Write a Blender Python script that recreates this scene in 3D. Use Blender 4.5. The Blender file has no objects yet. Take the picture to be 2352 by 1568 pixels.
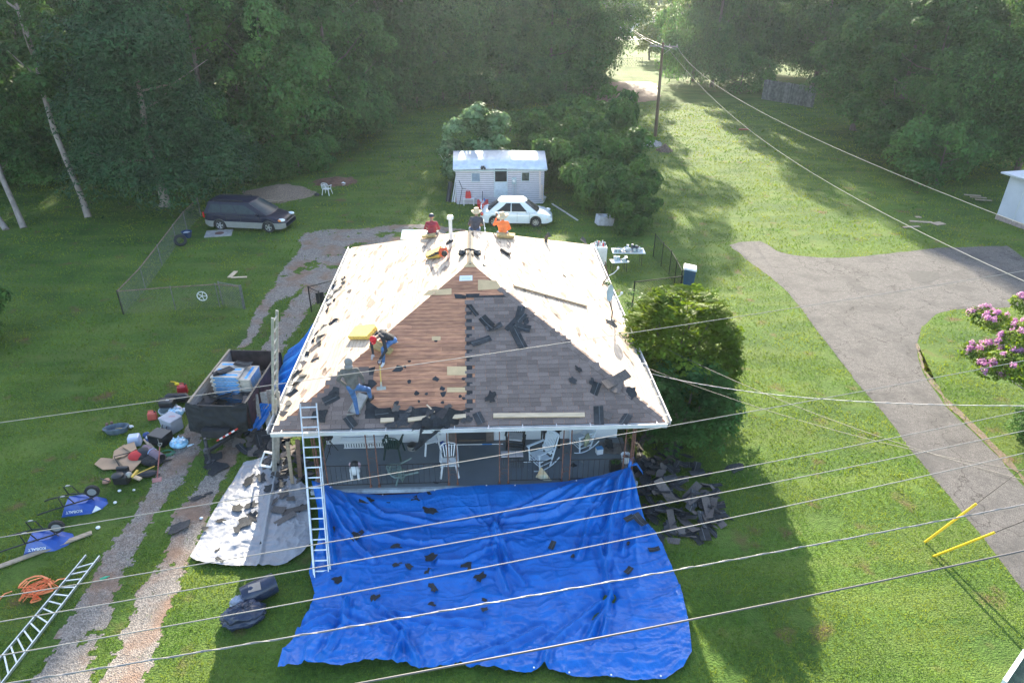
import bpy, bmesh, math, random
import numpy as np
from mathutils import Vector, Matrix, Euler
S = bpy.context.scene
COL = S.collection
random.seed(7); rng = np.random.default_rng(11)
PI = math.pi; R_ = math.radians
# ---------------------------------------------------------------- camera
CH = 13.9; FPX = 1568.0
YAW, PITCH, ROLL = 0.0541, 0.49782, 0.0081
def cam_axes():
    F = Vector((math.sin(YAW)*math.cos(PITCH), math.cos(YAW)*math.cos(PITCH), -math.sin(PITCH)))
    Rr = Vector((math.cos(YAW), -math.sin(YAW), 0)); U = Rr.cross(F)
    return Rr*math.cos(ROLL)+U*math.sin(ROLL), -Rr*math.sin(ROLL)+U*math.cos(ROLL), F
AR, AU, AF = cam_axes()
cd = bpy.data.cameras.new('camera'); cam = bpy.data.objects.new('camera', cd); COL.objects.link(cam)
cd.sensor_width = 36; cd.lens = 36*FPX/2352; cd.clip_start = .2; cd.clip_end = 3000
mm = Matrix(((AR.x, AU.x, -AF.x), (AR.y, AU.y, -AF.y), (AR.z, AU.z, -AF.z))).to_4x4()
mm.translation = Vector((0, 0, CH)); cam.matrix_world = mm; S.camera = cam
# ---------------------------------------------------------------- light
SUN_EL, SUN_AZ = R_(22.5), R_(2.0)          # sun stands behind the house
SUN_STR, SKY_STR, EXPO = 5.0, 0.15, 2.03
S.view_settings.view_transform = 'Standard'; S.view_settings.look = 'None'
S.view_settings.exposure = EXPO; S.view_settings.gamma = 1; S.view_settings.use_curve_mapping = False
w = bpy.data.worlds.new('World'); S.world = w; w.use_nodes = True
nt = w.node_tree; nt.nodes.clear()
sk = nt.nodes.new('ShaderNodeTexSky'); sk.sky_type = 'NISHITA'; sk.sun_disc = False
sk.sun_elevation = SUN_EL; sk.sun_rotation = SUN_AZ; sk.air_density = 1.0; sk.dust_density = 1.5
bg = nt.nodes.new('ShaderNodeBackground'); bg.inputs[1].default_value = SKY_STR
wo = nt.nodes.new('ShaderNodeOutputWorld'); nt.links.new(sk.outputs[0], bg.inputs[0]); nt.links.new(bg.outputs[0], wo.inputs[0])
ld = bpy.data.lights.new('sun', 'SUN'); ld.energy = SUN_STR; ld.angle = R_(.55); ld.color = (1, .90, .72)
so = bpy.data.objects.new('sun', ld); COL.objects.link(so)
sd = Vector((math.sin(SUN_AZ)*math.cos(SUN_EL), math.cos(SUN_AZ)*math.cos(SUN_EL), math.sin(SUN_EL)))
so.rotation_euler = sd.to_track_quat('Z', 'Y').to_euler(); so.location = sd*200
# ---------------------------------------------------------------- survey helpers: photograph point -> place on a level surface
def ray(x, y): return AF*FPX + AR*(x-1176) + AU*(784-y)
def G(x, y, z=0.0):
    d = ray(x, y); return Vector((0, 0, CH)) + d*((z-CH)/d.z)
def atY(x, y, Y):
    d = ray(x, y); return Vector((0, 0, CH)) + d*(Y/d.y)
# ---------------------------------------------------------------- numpy noise
def _h(ix, iy, s):
    n = (ix.astype(np.int64)*374761393 + iy.astype(np.int64)*668265263 + s*1442695041) & 0xffffffff
    n = ((n ^ (n >> 13))*1274126177) & 0xffffffff
    return ((n ^ (n >> 16)) & 0xffff)/65535.0
def vnoise(x, y, s=0):
    x = np.asarray(x, float); y = np.asarray(y, float)
    ix = np.floor(x); iy = np.floor(y); fx = x-ix; fy = y-iy
    fx = fx*fx*(3-2*fx); fy = fy*fy*(3-2*fy)
    a = _h(ix, iy, s); b = _h(ix+1, iy, s); c = _h(ix, iy+1, s); d = _h(ix+1, iy+1, s)
    return (a*(1-fx)+b*fx)*(1-fy)+(c*(1-fx)+d*fx)*fy
def fbm(x, y, o=4, s=0):
    r = 0; a = .5; t = 0
    for k in range(o):
        r = r+a*vnoise(x*2**k, y*2**k, s+k*17); t += a; a *= .5
    return r/t
def inpoly(px, py, poly):
    px = np.asarray(px); py = np.asarray(py); ins = np.zeros(px.shape, bool); n = len(poly); j = n-1
    for i in range(n):
        xi, yi = poly[i][0], poly[i][1]; xj, yj = poly[j][0], poly[j][1]
        c = ((yi > py) != (yj > py)) & (px < (xj-xi)*(py-yi)/((yj-yi) if yj != yi else 1e-9)+xi)
        ins ^= c; j = i
    return ins
# ---------------------------------------------------------------- materials
MATS = {}
def mat(name, col, rough=.7, var=.12, scale=6., bump=0., bscale=40., metal=0., isl=0., trans=0., spec=.5, coat=0., col2=None, stretch=None, dist=.02, obr=0.):
    """procedural: noise mottled colour, optional per-island / per-object variation, bump and leaf translucency"""
    if name in MATS: return MATS[name]
    m = bpy.data.materials.new(name); m.use_nodes = True; t = m.node_tree; N = t.nodes; L = t.links
    b = N['Principled BSDF']; out = N['Material Output']
    tc = N.new('ShaderNodeTexCoord'); src = tc.outputs['Object']
    if stretch:
        mp = N.new('ShaderNodeMapping'); mp.inputs['Scale'].default_value = stretch; L.new(src, mp.inputs[0]); src = mp.outputs[0]
    nz = N.new('ShaderNodeTexNoise'); nz.inputs['Scale'].default_value = scale; nz.inputs['Detail'].default_value = 5; L.new(src, nz.inputs['Vector'])
    rp = N.new('ShaderNodeValToRGB'); rp.color_ramp.elements[0].position = .32; rp.color_ramp.elements[1].position = .68
    c1 = col2 if col2 else tuple(c*(1-var) for c in col)
    c2 = col if col2 else tuple(min(1, c*(1+var)) for c in col)
    rp.color_ramp.elements[0].color = (*c1, 1); rp.color_ramp.elements[1].color = (*c2, 1)
    L.new(nz.outputs[0], rp.inputs[0]); cs = rp.outputs[0]
    if isl or obr:
        hs = N.new('ShaderNodeHueSaturation'); ge = N.new('ShaderNodeNewGeometry')
        mr = N.new('ShaderNodeMapRange'); k = isl or obr; mr.inputs[3].default_value = 1-k; mr.inputs[4].default_value = 1+k
        if isl: L.new(ge.outputs['Random Per Island'], mr.inputs[0])
        else:
            oi = N.new('ShaderNodeObjectInfo'); L.new(oi.outputs['Random'], mr.inputs[0])
        L.new(mr.outputs[0], hs.inputs['Value']); L.new(cs, hs.inputs['Color']); cs = hs.outputs[0]
        if isl and obr:
            oi = N.new('ShaderNodeObjectInfo'); m2 = N.new('ShaderNodeMapRange'); m2.inputs[3].default_value = 1-obr; m2.inputs[4].default_value = 1+obr
            L.new(oi.outputs['Random'], m2.inputs[0]); h2 = N.new('ShaderNodeHueSaturation'); L.new(m2.outputs[0], h2.inputs['Value'])
            m3 = N.new('ShaderNodeMapRange'); m3.inputs[3].default_value = .5-obr*.06; m3.inputs[4].default_value = .5+obr*.06
            L.new(ge.outputs['Random Per Island'], m3.inputs[0]); L.new(m3.outputs[0], h2.inputs['Hue']); L.new(cs, h2.inputs['Color']); cs = h2.outputs[0]
    L.new(cs, b.inputs['Base Color'])
    b.inputs['Roughness'].default_value = rough; b.inputs['Metallic'].default_value = metal
    b.inputs['Specular IOR Level'].default_value = spec; b.inputs['Coat Weight'].default_value = coat
    if bump:
        n2 = N.new('ShaderNodeTexNoise'); n2.inputs['Scale'].default_value = bscale; n2.inputs['Detail'].default_value = 4; L.new(src, n2.inputs['Vector'])
        bp = N.new('ShaderNodeBump'); bp.inputs['Strength'].default_value = bump; bp.inputs['Distance'].default_value = dist
        L.new(n2.outputs[0], bp.inputs['Height']); L.new(bp.outputs[0], b.inputs['Normal'])
    if trans:
        tr = N.new('ShaderNodeBsdfTranslucent'); hs2 = N.new('ShaderNodeHueSaturation'); hs2.inputs['Value'].default_value = 1.3; hs2.inputs['Saturation'].default_value = 1.1; hs2.inputs['Hue'].default_value = .485
        L.new(cs, hs2.inputs['Color']); L.new(hs2.outputs[0], tr.inputs[0])
        mx = N.new('ShaderNodeMixShader'); mx.inputs[0].default_value = trans
        L.new(b.outputs[0], mx.inputs[1]); L.new(tr.outputs[0], mx.inputs[2]); L.new(mx.outputs[0], out.inputs[0])
    MATS[name] = m; return m
def glassy(name, col=(.02, .025, .03), rough=.06):
    return mat(name, col, rough=rough+.1, var=.3, scale=2., spec=.1)
# ---------------------------------------------------------------- mesh builder
class MB:
    def __init__(s): s.v = []; s.f = []; s.mi = []; s.cur = 0
    def add(s, vs, fs):
        o = len(s.v); s.v += [tuple(v) for v in vs]; s.f += [tuple(i+o for i in f) for f in fs]; s.mi += [s.cur]*len(fs); return s
    def box(s, c, d, M=None, rz=0, taper=1.0):
        x, y, z = d[0]/2, d[1]/2, d[2]/2; t = taper
        vs = [Vector(p) for p in ((-x, -y, -z), (x, -y, -z), (x, y, -z), (-x, y, -z), (-x*t, -y*t, z), (x*t, -y*t, z), (x*t, y*t, z), (-x*t, y*t, z))]
        m = M if M is not None else Matrix.Rotation(rz, 3, 'Z')
        vs = [m @ v + Vector(c) for v in vs]
        return s.add(vs, [(0, 3, 2, 1), (4, 5, 6, 7), (0, 1, 5, 4), (1, 2, 6, 5), (2, 3, 7, 6), (3, 0, 4, 7)])
    def bar(s, p, q, w, h, up=(0, 0, 1), ext=0):
        p = Vector(p); q = Vector(q); d = (q-p); L = d.length
        if L < 1e-6: return s
        d /= L; u = Vector(up); r = d.cross(u)
        if r.length < 1e-4: r = d.cross(Vector((1, 0, 0)))
        r.normalize(); u = r.cross(d); p = p-d*ext; q = q+d*ext
        vs = [a+r*(w/2*i)+u*(h/2*j) for a in (p, q) for i, j in ((-1, -1), (1, -1), (1, 1), (-1, 1))]
        return s.add(vs, [(0, 3, 2, 1), (4, 5, 6, 7), (0, 1, 5, 4), (1, 2, 6, 5), (2, 3, 7, 6), (3, 0, 4, 7)])
    def tube(s, pts, r, n=8, cap=True, flat=1.0):
        pts = [Vector(p) for p in pts]; rs = r if isinstance(r, (list, tuple)) else [r]*len(pts)
        ref = Vector((0, 0, 1)); vs = []
        pr = None
        for i, p in enumerate(pts):
            d = (pts[min(i+1, len(pts)-1)]-pts[max(i-1, 0)]).normalized()
            a = (pr - d*pr.dot(d)) if pr is not None else d.cross(ref)
            if a.length < 1e-3: a = d.cross(Vector((1, 0, 0)))
            a.normalize(); b = d.cross(a); pr = a
            for k in range(n):
                t = 2*PI*k/n; vs.append(p+(a*math.cos(t)+b*math.sin(t)*flat)*rs[i])
        fs = [(i*n+k, i*n+(k+1) % n, (i+1)*n+(k+1) % n, (i+1)*n+k) for i in range(len(pts)-1) for k in range(n)]
        if cap: fs += [tuple(range(n))[::-1], tuple((len(pts)-1)*n+k for k in range(n))]
        return s.add(vs, fs)
    def lathe(s, prof, c=(0, 0, 0), n=20, M=None, cap=True):
        m = M if M is not None else Matrix.Identity(3); c = Vector(c)
        vs = [m @ Vector((r*math.cos(2*PI*k/n), r*math.sin(2*PI*k/n), z))+c for r, z in prof for k in range(n)]
        fs = [(i*n+k, i*n+(k+1) % n, (i+1)*n+(k+1) % n, (i+1)*n+k) for i in range(len(prof)-1) for k in range(n)]
        if cap: fs += [tuple(range(n))[::-1], tuple((len(prof)-1)*n+k for k in range(n))]
        return s.add(vs, fs)
    def prism(s, poly, h, M=None, c=(0, 0, 0)):
        """flat polygon (2-D points) extruded by h; M maps local to world"""
        m = M if M is not None else Matrix.Identity(3); c = Vector(c); n = len(poly)
        vs = [m @ Vector((p[0], p[1], 0))+c for p in poly]+[m @ Vector((p[0], p[1], h))+c for p in poly]
        return s.add(vs, [tuple(range(n))[::-1], tuple(range(n, 2*n))]+[(i, (i+1) % n, n+(i+1) % n, n+i) for i in range(n)])
    def ball(s, c, r, n=10, m=7, M=None):
        r = (r, r, r) if not isinstance(r, (tuple, list)) else r
        mt = M if M is not None else Matrix.Identity(3); c = Vector(c); vs = []; fs = []
        for i in range(m+1):
            a = PI*i/m
            for k in range(n):
                t = 2*PI*k/n; vs.append(mt @ Vector((r[0]*math.sin(a)*math.cos(t), r[1]*math.sin(a)*math.sin(t), r[2]*math.cos(a)))+c)
        for i in range(m):
            for k in range(n): fs.append((i*n+k, (i+1)*n+k, (i+1)*n+(k+1) % n, i*n+(k+1) % n))
        return s.add(vs, fs)
    def grid(s, P, nu, nv):
        return s.add(P, [(j*nu+i, j*nu+i+1, (j+1)*nu+i+1, (j+1)*nu+i) for j in range(nv-1) for i in range(nu-1)])
    def mesh(s, name, mats, smooth=False):
        me = bpy.data.meshes.new(name); me.from_pydata(s.v, [], s.f); me.update()
        for m in (mats if isinstance(mats, (list, tuple)) else [mats]): me.materials.append(m)
        if any(s.mi): me.polygons.foreach_set('material_index', s.mi)
        if smooth is True: me.polygons.foreach_set('use_smooth', [True]*len(me.polygons))
        elif smooth:
            try: me.shade_smooth_by_angle(smooth)
            except Exception:
                me.polygons.foreach_set('use_smooth', [True]*len(me.polygons)); me.set_sharp_from_angle(angle=smooth)
        return me
def link(name, me, parent=None, loc=None, rot=None):
    o = bpy.data.objects.new(name, me); COL.objects.link(o)
    if parent is not None: o.parent = parent
    if loc is not None: o.location = loc
    if rot is not None: o.rotation_euler = rot
    return o
def obj(name, mb, mats, parent=None, smooth=False, loc=None, rot=None, bevel=0, thick=0, sub=0):
    o = link(name, mb.mesh(name, mats, smooth), parent, loc, rot)
    if thick:
        md = o.modifiers.new('t', 'SOLIDIFY'); md.thickness = thick; md.offset = 0
    if bevel:
        md = o.modifiers.new('b', 'BEVEL'); md.width = bevel; md.segments = 2; md.limit_method = 'ANGLE'
    if sub:
        md = o.modifiers.new('s', 'SUBSURF'); md.levels = sub; md.render_levels = sub
    return o
def tag(o, label=None, cat=None, group=None, kind=None):
    if label: o['label'] = label
    if cat: o['category'] = cat
    if group: o['group'] = group
    if kind: o['kind'] = kind
    return o
def thing(name, label, cat, loc=(0, 0, 0), rz=0, group=None, rot=None):
    o = bpy.data.objects.new(name, None); COL.objects.link(o); o.location = loc
    o.rotation_euler = rot if rot is not None else (0, 0, rz); o.empty_display_size = .2
    return tag(o, label, cat, group)
def dup(root, loc, rz=0, label=None, group=None, scale=None, rot=None):
    r = root.copy(); COL.objects.link(r); r.location = loc
    r.rotation_euler = rot if rot is not None else (0, 0, rz)
    if scale: r.scale = (scale,)*3 if not isinstance(scale, (tuple, list)) else scale
    if label: r['label'] = label
    if group: r['group'] = group
    for ch in list(root.children):
        c = ch.copy(); COL.objects.link(c); c.parent = r
        for g in list(ch.children):
            d = g.copy(); COL.objects.link(d); d.parent = c
    return r
def npmesh(name, V, F, mats, nper=4):
    """V (n,3), F (m,nper) straight from numpy"""
    me = bpy.data.meshes.new(name); V = np.asarray(V, np.float32); F = np.asarray(F, np.int32)
    me.vertices.add(len(V)); me.vertices.foreach_set('co', V.ravel())
    me.loops.add(F.size); me.loops.foreach_set('vertex_index', F.ravel())
    me.polygons.add(len(F)); me.polygons.foreach_set('loop_start', np.arange(0, F.size, nper, dtype=np.int32))
    me.update(calc_edges=True)
    for m in (mats if isinstance(mats, (list, tuple)) else [mats]): me.materials.append(m)
    return me
def text(name, body, size, material, parent, M, ext=.002, cond=1.0):
    """raised lettering, M = 4x4 local matrix of the text plane"""
    c = bpy.data.curves.new(name, 'FONT'); c.body = body; c.size = size; c.extrude = ext; c.align_x = 'CENTER'; c.align_y = 'CENTER'; c.offset = size*.02
    t = bpy.data.objects.new(name, c); COL.objects.link(t); dg = bpy.context.evaluated_depsgraph_get()
    me = bpy.data.meshes.new_from_object(t.evaluated_get(dg)); bpy.data.objects.remove(t)
    me.materials.clear(); me.materials.append(material); me.transform(M @ Matrix.Scale(cond, 4, Vector((1, 0, 0))))
    return link(name, me, parent)
# ================================================================ ground
def ground_mat():
    m = bpy.data.materials.new('lawn_soil'); m.use_nodes = True; t = m.node_tree; N = t.nodes; L = t.links; b = N['Principled BSDF']
    tc = N.new('ShaderNodeTexCoord')
    def nz(sc, det=5, st=None):
        n = N.new('ShaderNodeTexNoise'); n.inputs['Scale'].default_value = sc; n.inputs['Detail'].default_value = det
        if st:
            mp = N.new('ShaderNodeMapping'); mp.inputs['Scale'].default_value = st; mp.inputs['Rotation'].default_value = (0, 0, .5); L.new(tc.outputs['Object'], mp.inputs[0]); L.new(mp.outputs[0], n.inputs['Vector'])
        else: L.new(tc.outputs['Object'], n.inputs['Vector'])
        return n
    def ramp(n, a, b_, ca, cb):
        r = N.new('ShaderNodeValToRGB'); e = r.color_ramp.elements; e[0].position = a; e[1].position = b_; e[0].color = (*ca, 1); e[1].color = (*cb, 1); L.new(n.outputs[0], r.inputs[0]); return r
    r1 = ramp(nz(.35), .35, .65, (.060, .120, .018), (.110, .190, .028))
    r2 = ramp(nz(9, 6), .3, .72, (.35, .35, .35), (1, 1, 1))
    mx = N.new('ShaderNodeMix'); mx.data_type = 'RGBA'; mx.blend_type = 'MULTIPLY'; mx.inputs[0].default_value = .75
    L.new(r1.outputs[0], mx.inputs[6]); L.new(r2.outputs[0], mx.inputs[7])
    r3 = ramp(nz(.9, 6), .60, .74, (0, 0, 0), (1, 1, 1))
    m2 = N.new('ShaderNodeMix'); m2.data_type = 'RGBA'; L.new(r3.outputs[0], m2.inputs[0]); L.new(mx.outputs[2], m2.inputs[6]); m2.inputs[7].default_value = (.13, .075, .04, 1)
    # older, drier turf in long mower strips
    r4 = ramp(nz(.25, 3, (1, 4, 1)), .45, .62, (0, 0, 0), (.45, .45, .45))
    m3 = N.new('ShaderNodeMix'); m3.data_type = 'RGBA'; L.new(r4.outputs[0], m3.inputs[0]); L.new(m2.outputs[2], m3.inputs[6]); m3.inputs[7].default_value = (.13, .17, .035, 1)
    L.new(m3.outputs[2], b.inputs['Base Color']); b.inputs['Roughness'].default_value = .9; b.inputs['Specular IOR Level'].default_value = .2
    bp = N.new('ShaderNodeBump'); bp.inputs['Strength'].default_value = .9; bp.inputs['Distance'].default_value = .06; n5 = nz(22, 6); L.new(n5.outputs[0], bp.inputs['Height']); L.new(bp.outputs[0], b.inputs['Normal'])
    return m
gm = MB(); gm.add([(-400, -60, 0), (400, -60, 0), (400, 700, 0), (-400, 700, 0)], [(0, 1, 2, 3)])
tag(obj('ground', gm, ground_mat()), kind='structure')
def pix(poly, z=0): return [tuple(G(x, y, z)[:2]) for x, y in poly]
def ragged(poly, amp, step=.25, seed=0):
    """the outline in metres, resampled and roughened"""
    out = []; n = len(poly)
    for i in range(n):
        a = Vector(poly[i]); b = Vector(poly[(i+1) % n]); L = (b-a).length; k = max(1, int(L/step)); nr = Vector((-(b-a).y, (b-a).x))/max(L, 1e-6)
        for j in range(k):
            p = a.lerp(b, j/k); f = float(fbm(p.x*1.3, p.y*1.3, 4, seed))-.5; out.append(tuple(p+nr*f*2*amp))
    return out
def sheet(name, poly, z, material, kind='structure'):
    bm = bmesh.new(); vs = [bm.verts.new((p[0], p[1], z)) for p in poly]; bm.faces.new(vs); bmesh.ops.triangulate(bm, faces=bm.faces[:])
    me = bpy.data.meshes.new(name); bm.to_mesh(me); bm.free(); me.materials.append(material)
    if me.polygons and me.polygons[0].normal.z < 0: me.flip_normals()
    return tag(link(name, me), kind=kind)
def gravel_mat(name, base, clay, amt, scale=38, crack=False):
    m = bpy.data.materials.new(name); m.use_nodes = True; t = m.node_tree; N = t.nodes; L = t.links; b = N['Principled BSDF']
    tc = N.new('ShaderNodeTexCoord'); vo = N.new('ShaderNodeTexVoronoi'); vo.inputs['Scale'].default_value = scale; L.new(tc.outputs['Object'], vo.inputs['Vector'])
    bw = N.new('ShaderNodeSeparateColor'); L.new(vo.outputs['Color'], bw.inputs[0])
    r = N.new('ShaderNodeValToRGB'); e = r.color_ramp.elements; e[0].color = (*[c*.5 for c in base], 1); e[1].color = (*[min(1, c*1.5) for c in base], 1); L.new(bw.outputs[0], r.inputs[0])
    n = N.new('ShaderNodeTexNoise'); n.inputs['Scale'].default_value = .8; n.inputs['Detail'].default_value = 6; L.new(tc.outputs['Object'], n.inputs['Vector'])
    r2 = N.new('ShaderNodeValToRGB'); r2.color_ramp.elements[0].position = amt; r2.color_ramp.elements[1].position = amt+.16; L.new(n.outputs[0], r2.inputs[0])
    m2 = N.new('ShaderNodeMath'); m2.operation = 'MULTIPLY'; m2.inputs[1].default_value = .75; L.new(r2.outputs[0], m2.inputs[0])
    mx = N.new('ShaderNodeMix'); mx.data_type = 'RGBA'; L.new(m2.outputs[0], mx.inputs[0]); L.new(r.outputs[0], mx.inputs[6]); mx.inputs[7].default_value = (*clay, 1)
    n3 = N.new('ShaderNodeTexNoise'); n3.inputs['Scale'].default_value = 5; n3.inputs['Detail'].default_value = 4; L.new(tc.outputs['Object'], n3.inputs['Vector'])
    r3 = N.new('ShaderNodeValToRGB'); r3.color_ramp.elements[0].position = .3; r3.color_ramp.elements[0].color = (.7, .7, .7, 1); r3.color_ramp.elements[1].position = .7; L.new(n3.outputs[0], r3.inputs[0])
    m4 = N.new('ShaderNodeMix'); m4.data_type = 'RGBA'; m4.blend_type = 'MULTIPLY'; m4.inputs[0].default_value = 1; L.new(mx.outputs[2], m4.inputs[6]); L.new(r3.outputs[0], m4.inputs[7])
    res = m4.outputs[2]
    if crack:       # fine cracks and darker wheel-worn patches
        n6 = N.new('ShaderNodeTexNoise'); n6.inputs['Scale'].default_value = 1.6; n6.inputs['Detail'].default_value = 6; L.new(tc.outputs['Object'], n6.inputs['Vector'])
        ad = N.new('ShaderNodeVectorMath'); ad.operation = 'ADD'; sc = N.new('ShaderNodeVectorMath'); sc.operation = 'SCALE'; sc.inputs['Scale'].default_value = 1.3; L.new(n6.outputs['Color'], sc.inputs[0]); L.new(tc.outputs['Object'], ad.inputs[0]); L.new(sc.outputs[0], ad.inputs[1])
        v2 = N.new('ShaderNodeTexVoronoi'); v2.feature = 'DISTANCE_TO_EDGE'; v2.inputs['Scale'].default_value = .42; L.new(ad.outputs[0], v2.inputs['Vector'])
        rr = N.new('ShaderNodeValToRGB'); rr.color_ramp.elements[0].position = .002; rr.color_ramp.elements[0].color = (.38, .36, .34, 1); rr.color_ramp.elements[1].position = .011; L.new(v2.outputs['Distance'], rr.inputs[0])
        m7 = N.new('ShaderNodeMix'); m7.data_type = 'RGBA'; m7.blend_type = 'MULTIPLY'; m7.inputs[0].default_value = 1; L.new(res, m7.inputs[6]); L.new(rr.outputs[0], m7.inputs[7]); res = m7.outputs[2]
    L.new(res, b.inputs['Base Color']); b.inputs['Roughness'].default_value = .9
    bp = N.new('ShaderNodeBump'); bp.inputs['Strength'].default_value = .8; bp.inputs['Distance'].default_value = .02; L.new(vo.outputs['Distance'], bp.inputs['Height']); L.new(bp.outputs[0], b.inputs['Normal'])
    return m
GRAVEL = gravel_mat('gravel', (.245, .212, .182), (.25, .14, .085), .47)
ASPH = gravel_mat('asphalt', (.125, .114, .107), (.080, .074, .070), .47, 60, True)
track_l = pix([(700, 560), (680, 585), (640, 640), (600, 700), (570, 755), (548, 800), (520, 850), (480, 910), (440, 970), (410, 1010), (367, 1078), (333, 1142), (283, 1219), (233, 1305), (150, 1429), (103, 1529), (70, 1600), (205, 1600), (213, 1512), (247, 1422), (293, 1322), (310, 1272), (350, 1195), (400, 1132), (427, 1078), (455, 1030), (490, 950), (520, 890), (545, 840), (567, 803), (593, 753), (633, 696), (683, 666), (760, 600), (760, 560)])
track_r = pix([(760, 590), (700, 655), (680, 683), (633, 756), (610, 806), (585, 860), (560, 920), (520, 1000), (467, 1095), (433, 1145), (393, 1195), (377, 1279), (333, 1345), (293, 1422), (260, 1495), (215, 1600), (330, 1600), (333, 1568), (367, 1455), (397, 1362), (437, 1279), (463, 1205), (493, 1132), (520, 1085), (560, 1010), (605, 910), (630, 850), (647, 806), (710, 710), (783, 636), (850, 600)])
pad = pix([(690, 548), (705, 535), (760, 528), (830, 526), (900, 518), (960, 516), (1010, 520), (1080, 530), (1000, 620), (850, 640), (720, 640), (650, 690), (640, 640), (665, 605), (690, 575)])
apron = pix([(60, 1560), (120, 1490), (210, 1420), (260, 1450), (330, 1500), (340, 1640), (20, 1640)])
GRVP = [track_l, track_r, pad]
def in_gravel(x, y):
    """inside the worn tracks, with a rough grassy edge"""
    wx = (fbm(x*1.1, y*1.1, 3, 31)-.5)*.5+(fbm(x*8, y*8, 2, 33)-.5)*.3; wy = (fbm(x*1.1, y*1.1, 3, 37)-.5)*.5+(fbm(x*8, y*8, 2, 39)-.5)*.3
    k = np.zeros(x.shape, bool)
    for g in GRVP: k |= inpoly(x+wx, y+wy, g)
    return k & (fbm(x*1.7, y*1.7, 4, 41) > np.where(y > 33, .36, .2))
def gravel_sheet():
    c = .05; xs = np.arange(-15, 1, c); ys = np.arange(8, 42, c); X, Y = np.meshgrid(xs, ys)
    k = in_gravel(X+c/2, Y+c/2); x = X[k]; y = Y[k]; z = np.full(x.shape, .006)
    V = np.stack([np.stack([x, y, z], 1), np.stack([x+c, y, z], 1), np.stack([x+c, y+c, z], 1), np.stack([x, y+c, z], 1)], 1).reshape(-1, 3)
    tag(link('gravel_drive', npmesh('gravel_drive', V, np.arange(len(V)).reshape(-1, 4), GRAVEL)), kind='structure')
gravel_sheet()
drive = [(1675, 563), (1698, 556), (1745, 554), (1765, 563), (1785, 577), (1820, 586), (1880, 592), (1950, 592), (2050, 581), (2150, 570), (2280, 565), (2315, 565), (2352, 592), (2420, 625), (2560, 640), (2560, 705), (2420, 700), (2352, 706), (2260, 706), (2190, 711), (2150, 722), (2118, 750), (2105, 790), (2110, 830), (2130, 875), (2170, 930), (2220, 980), (2290, 1045), (2352, 1118), (2450, 1220), (2620, 1400), (2900, 1800), (2640, 1800), (2450, 1490), (2352, 1355), (2260, 1240), (2180, 1140), (2100, 1045), (2040, 960), (1960, 870), (1900, 790), (1850, 722), (1800, 660), (1720, 600)]
DRV = ragged(pix(drive), .07, seed=21); sheet('driveway', DRV, .005, ASPH)
sheet('tar_patch', ragged(pix([(2085, 628), (2110, 622), (2150, 626), (2160, 640), (2120, 650), (2090, 643)]), .2, seed=2), .010, mat('oil_stain', (.035, .033, .032), var=.3))
edge = ragged(pix([(2105, 1080-290), (2118, 850), (2170, 925), (2290, 1040), (2352, 1110), (2450, 1215), (2462, 1205), (2357, 1097), (2296, 1032), (2177, 918), (2123, 848), (2109, 790)]), .16, seed=8)
sheet('clay_verge', edge, .014, mat('clay', (.12, .08, .05), var=.4, scale=9, bump=.5))
BARE = {'mulch': (.17, .10, .07), 'clayey': (.25, .115, .06)}
FARM = mat('bare_earth', (.125, .055, .033), var=.45, scale=3, bump=.9, bscale=8, dist=.1)
far_dirt = ragged(pix([(1352, 198), (1375, 190), (1440, 188), (1500, 188), (1513, 205), (1512, 232), (1470, 236), (1420, 238), (1380, 245), (1320, 245), (1335, 225)]), .8, seed=6); sheet('bare_earth', far_dirt, .02, FARM)
road = [tuple(G(x, y)[:2]) for x, y in ((1000, 84), (1350, 84), (1700, 86), (2000, 88), (2000, 96), (1700, 94), (1350, 92), (1000, 92))]
sheet('far_road', road, .03, mat('far_asphalt', (.30, .28, .26), var=.1))
# low mounds of soil and chips
def mound(name, label, cat, cx, cy, rx, ry, h, m, seed, kind=None):
    c = G(cx, cy); n = 30; P = []
    for j in range(n):
        for i in range(n):
            u = i/(n-1)*2-1; v = j/(n-1)*2-1; r = math.hypot(u, v)
            f = float(fbm(u*4+seed, v*4, 4, seed)); f2 = float(fbm(u*14+seed, v*14, 3, seed+5))
            z = h*max(0, 1-r*(.7+.75*f))*(1.0+.6*f); z = z+(.12*h+.03)*(f2-.45)*min(1, z/h*5)-.022
            P.append((u*rx, v*ry, z))
    o = obj(name, MB().grid(P, n, n), m, smooth=False, loc=(c.x, c.y, .0))
    if kind: o['kind'] = kind
    return tag(o, label, cat)
CHIP = mat('wood_chips', (.22, .155, .11), var=.45, scale=14, bump=1, bscale=30, dist=.04)
mound('chip_heap', 'low grey brown heap of wood chips behind the dark minivan', 'heap', 640, 445, 2.6, 2.4, .45, CHIP, 1)
mound('dirt_heap', 'reddish bare dirt heap behind the white garden chair', 'heap', 770, 418, 1.9, 1.5, .3, FARM, 2)
mound('rubble_heap', 'small grey heap of soil and rubble at foot of utility pole', 'heap', 1487, 330, 1.4, 1.5, .55, mat('rubble', (.30, .28, .27), var=.5, scale=10, bump=1, bscale=14, dist=.08), 3)
mound('stump_heap', 'small dark brown clod of dug soil right of utility pole base', 'heap', 1526, 346, .8, .9, .5, mat('stump', (.12, .075, .05), var=.4, scale=8, bump=1), 4)
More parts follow.
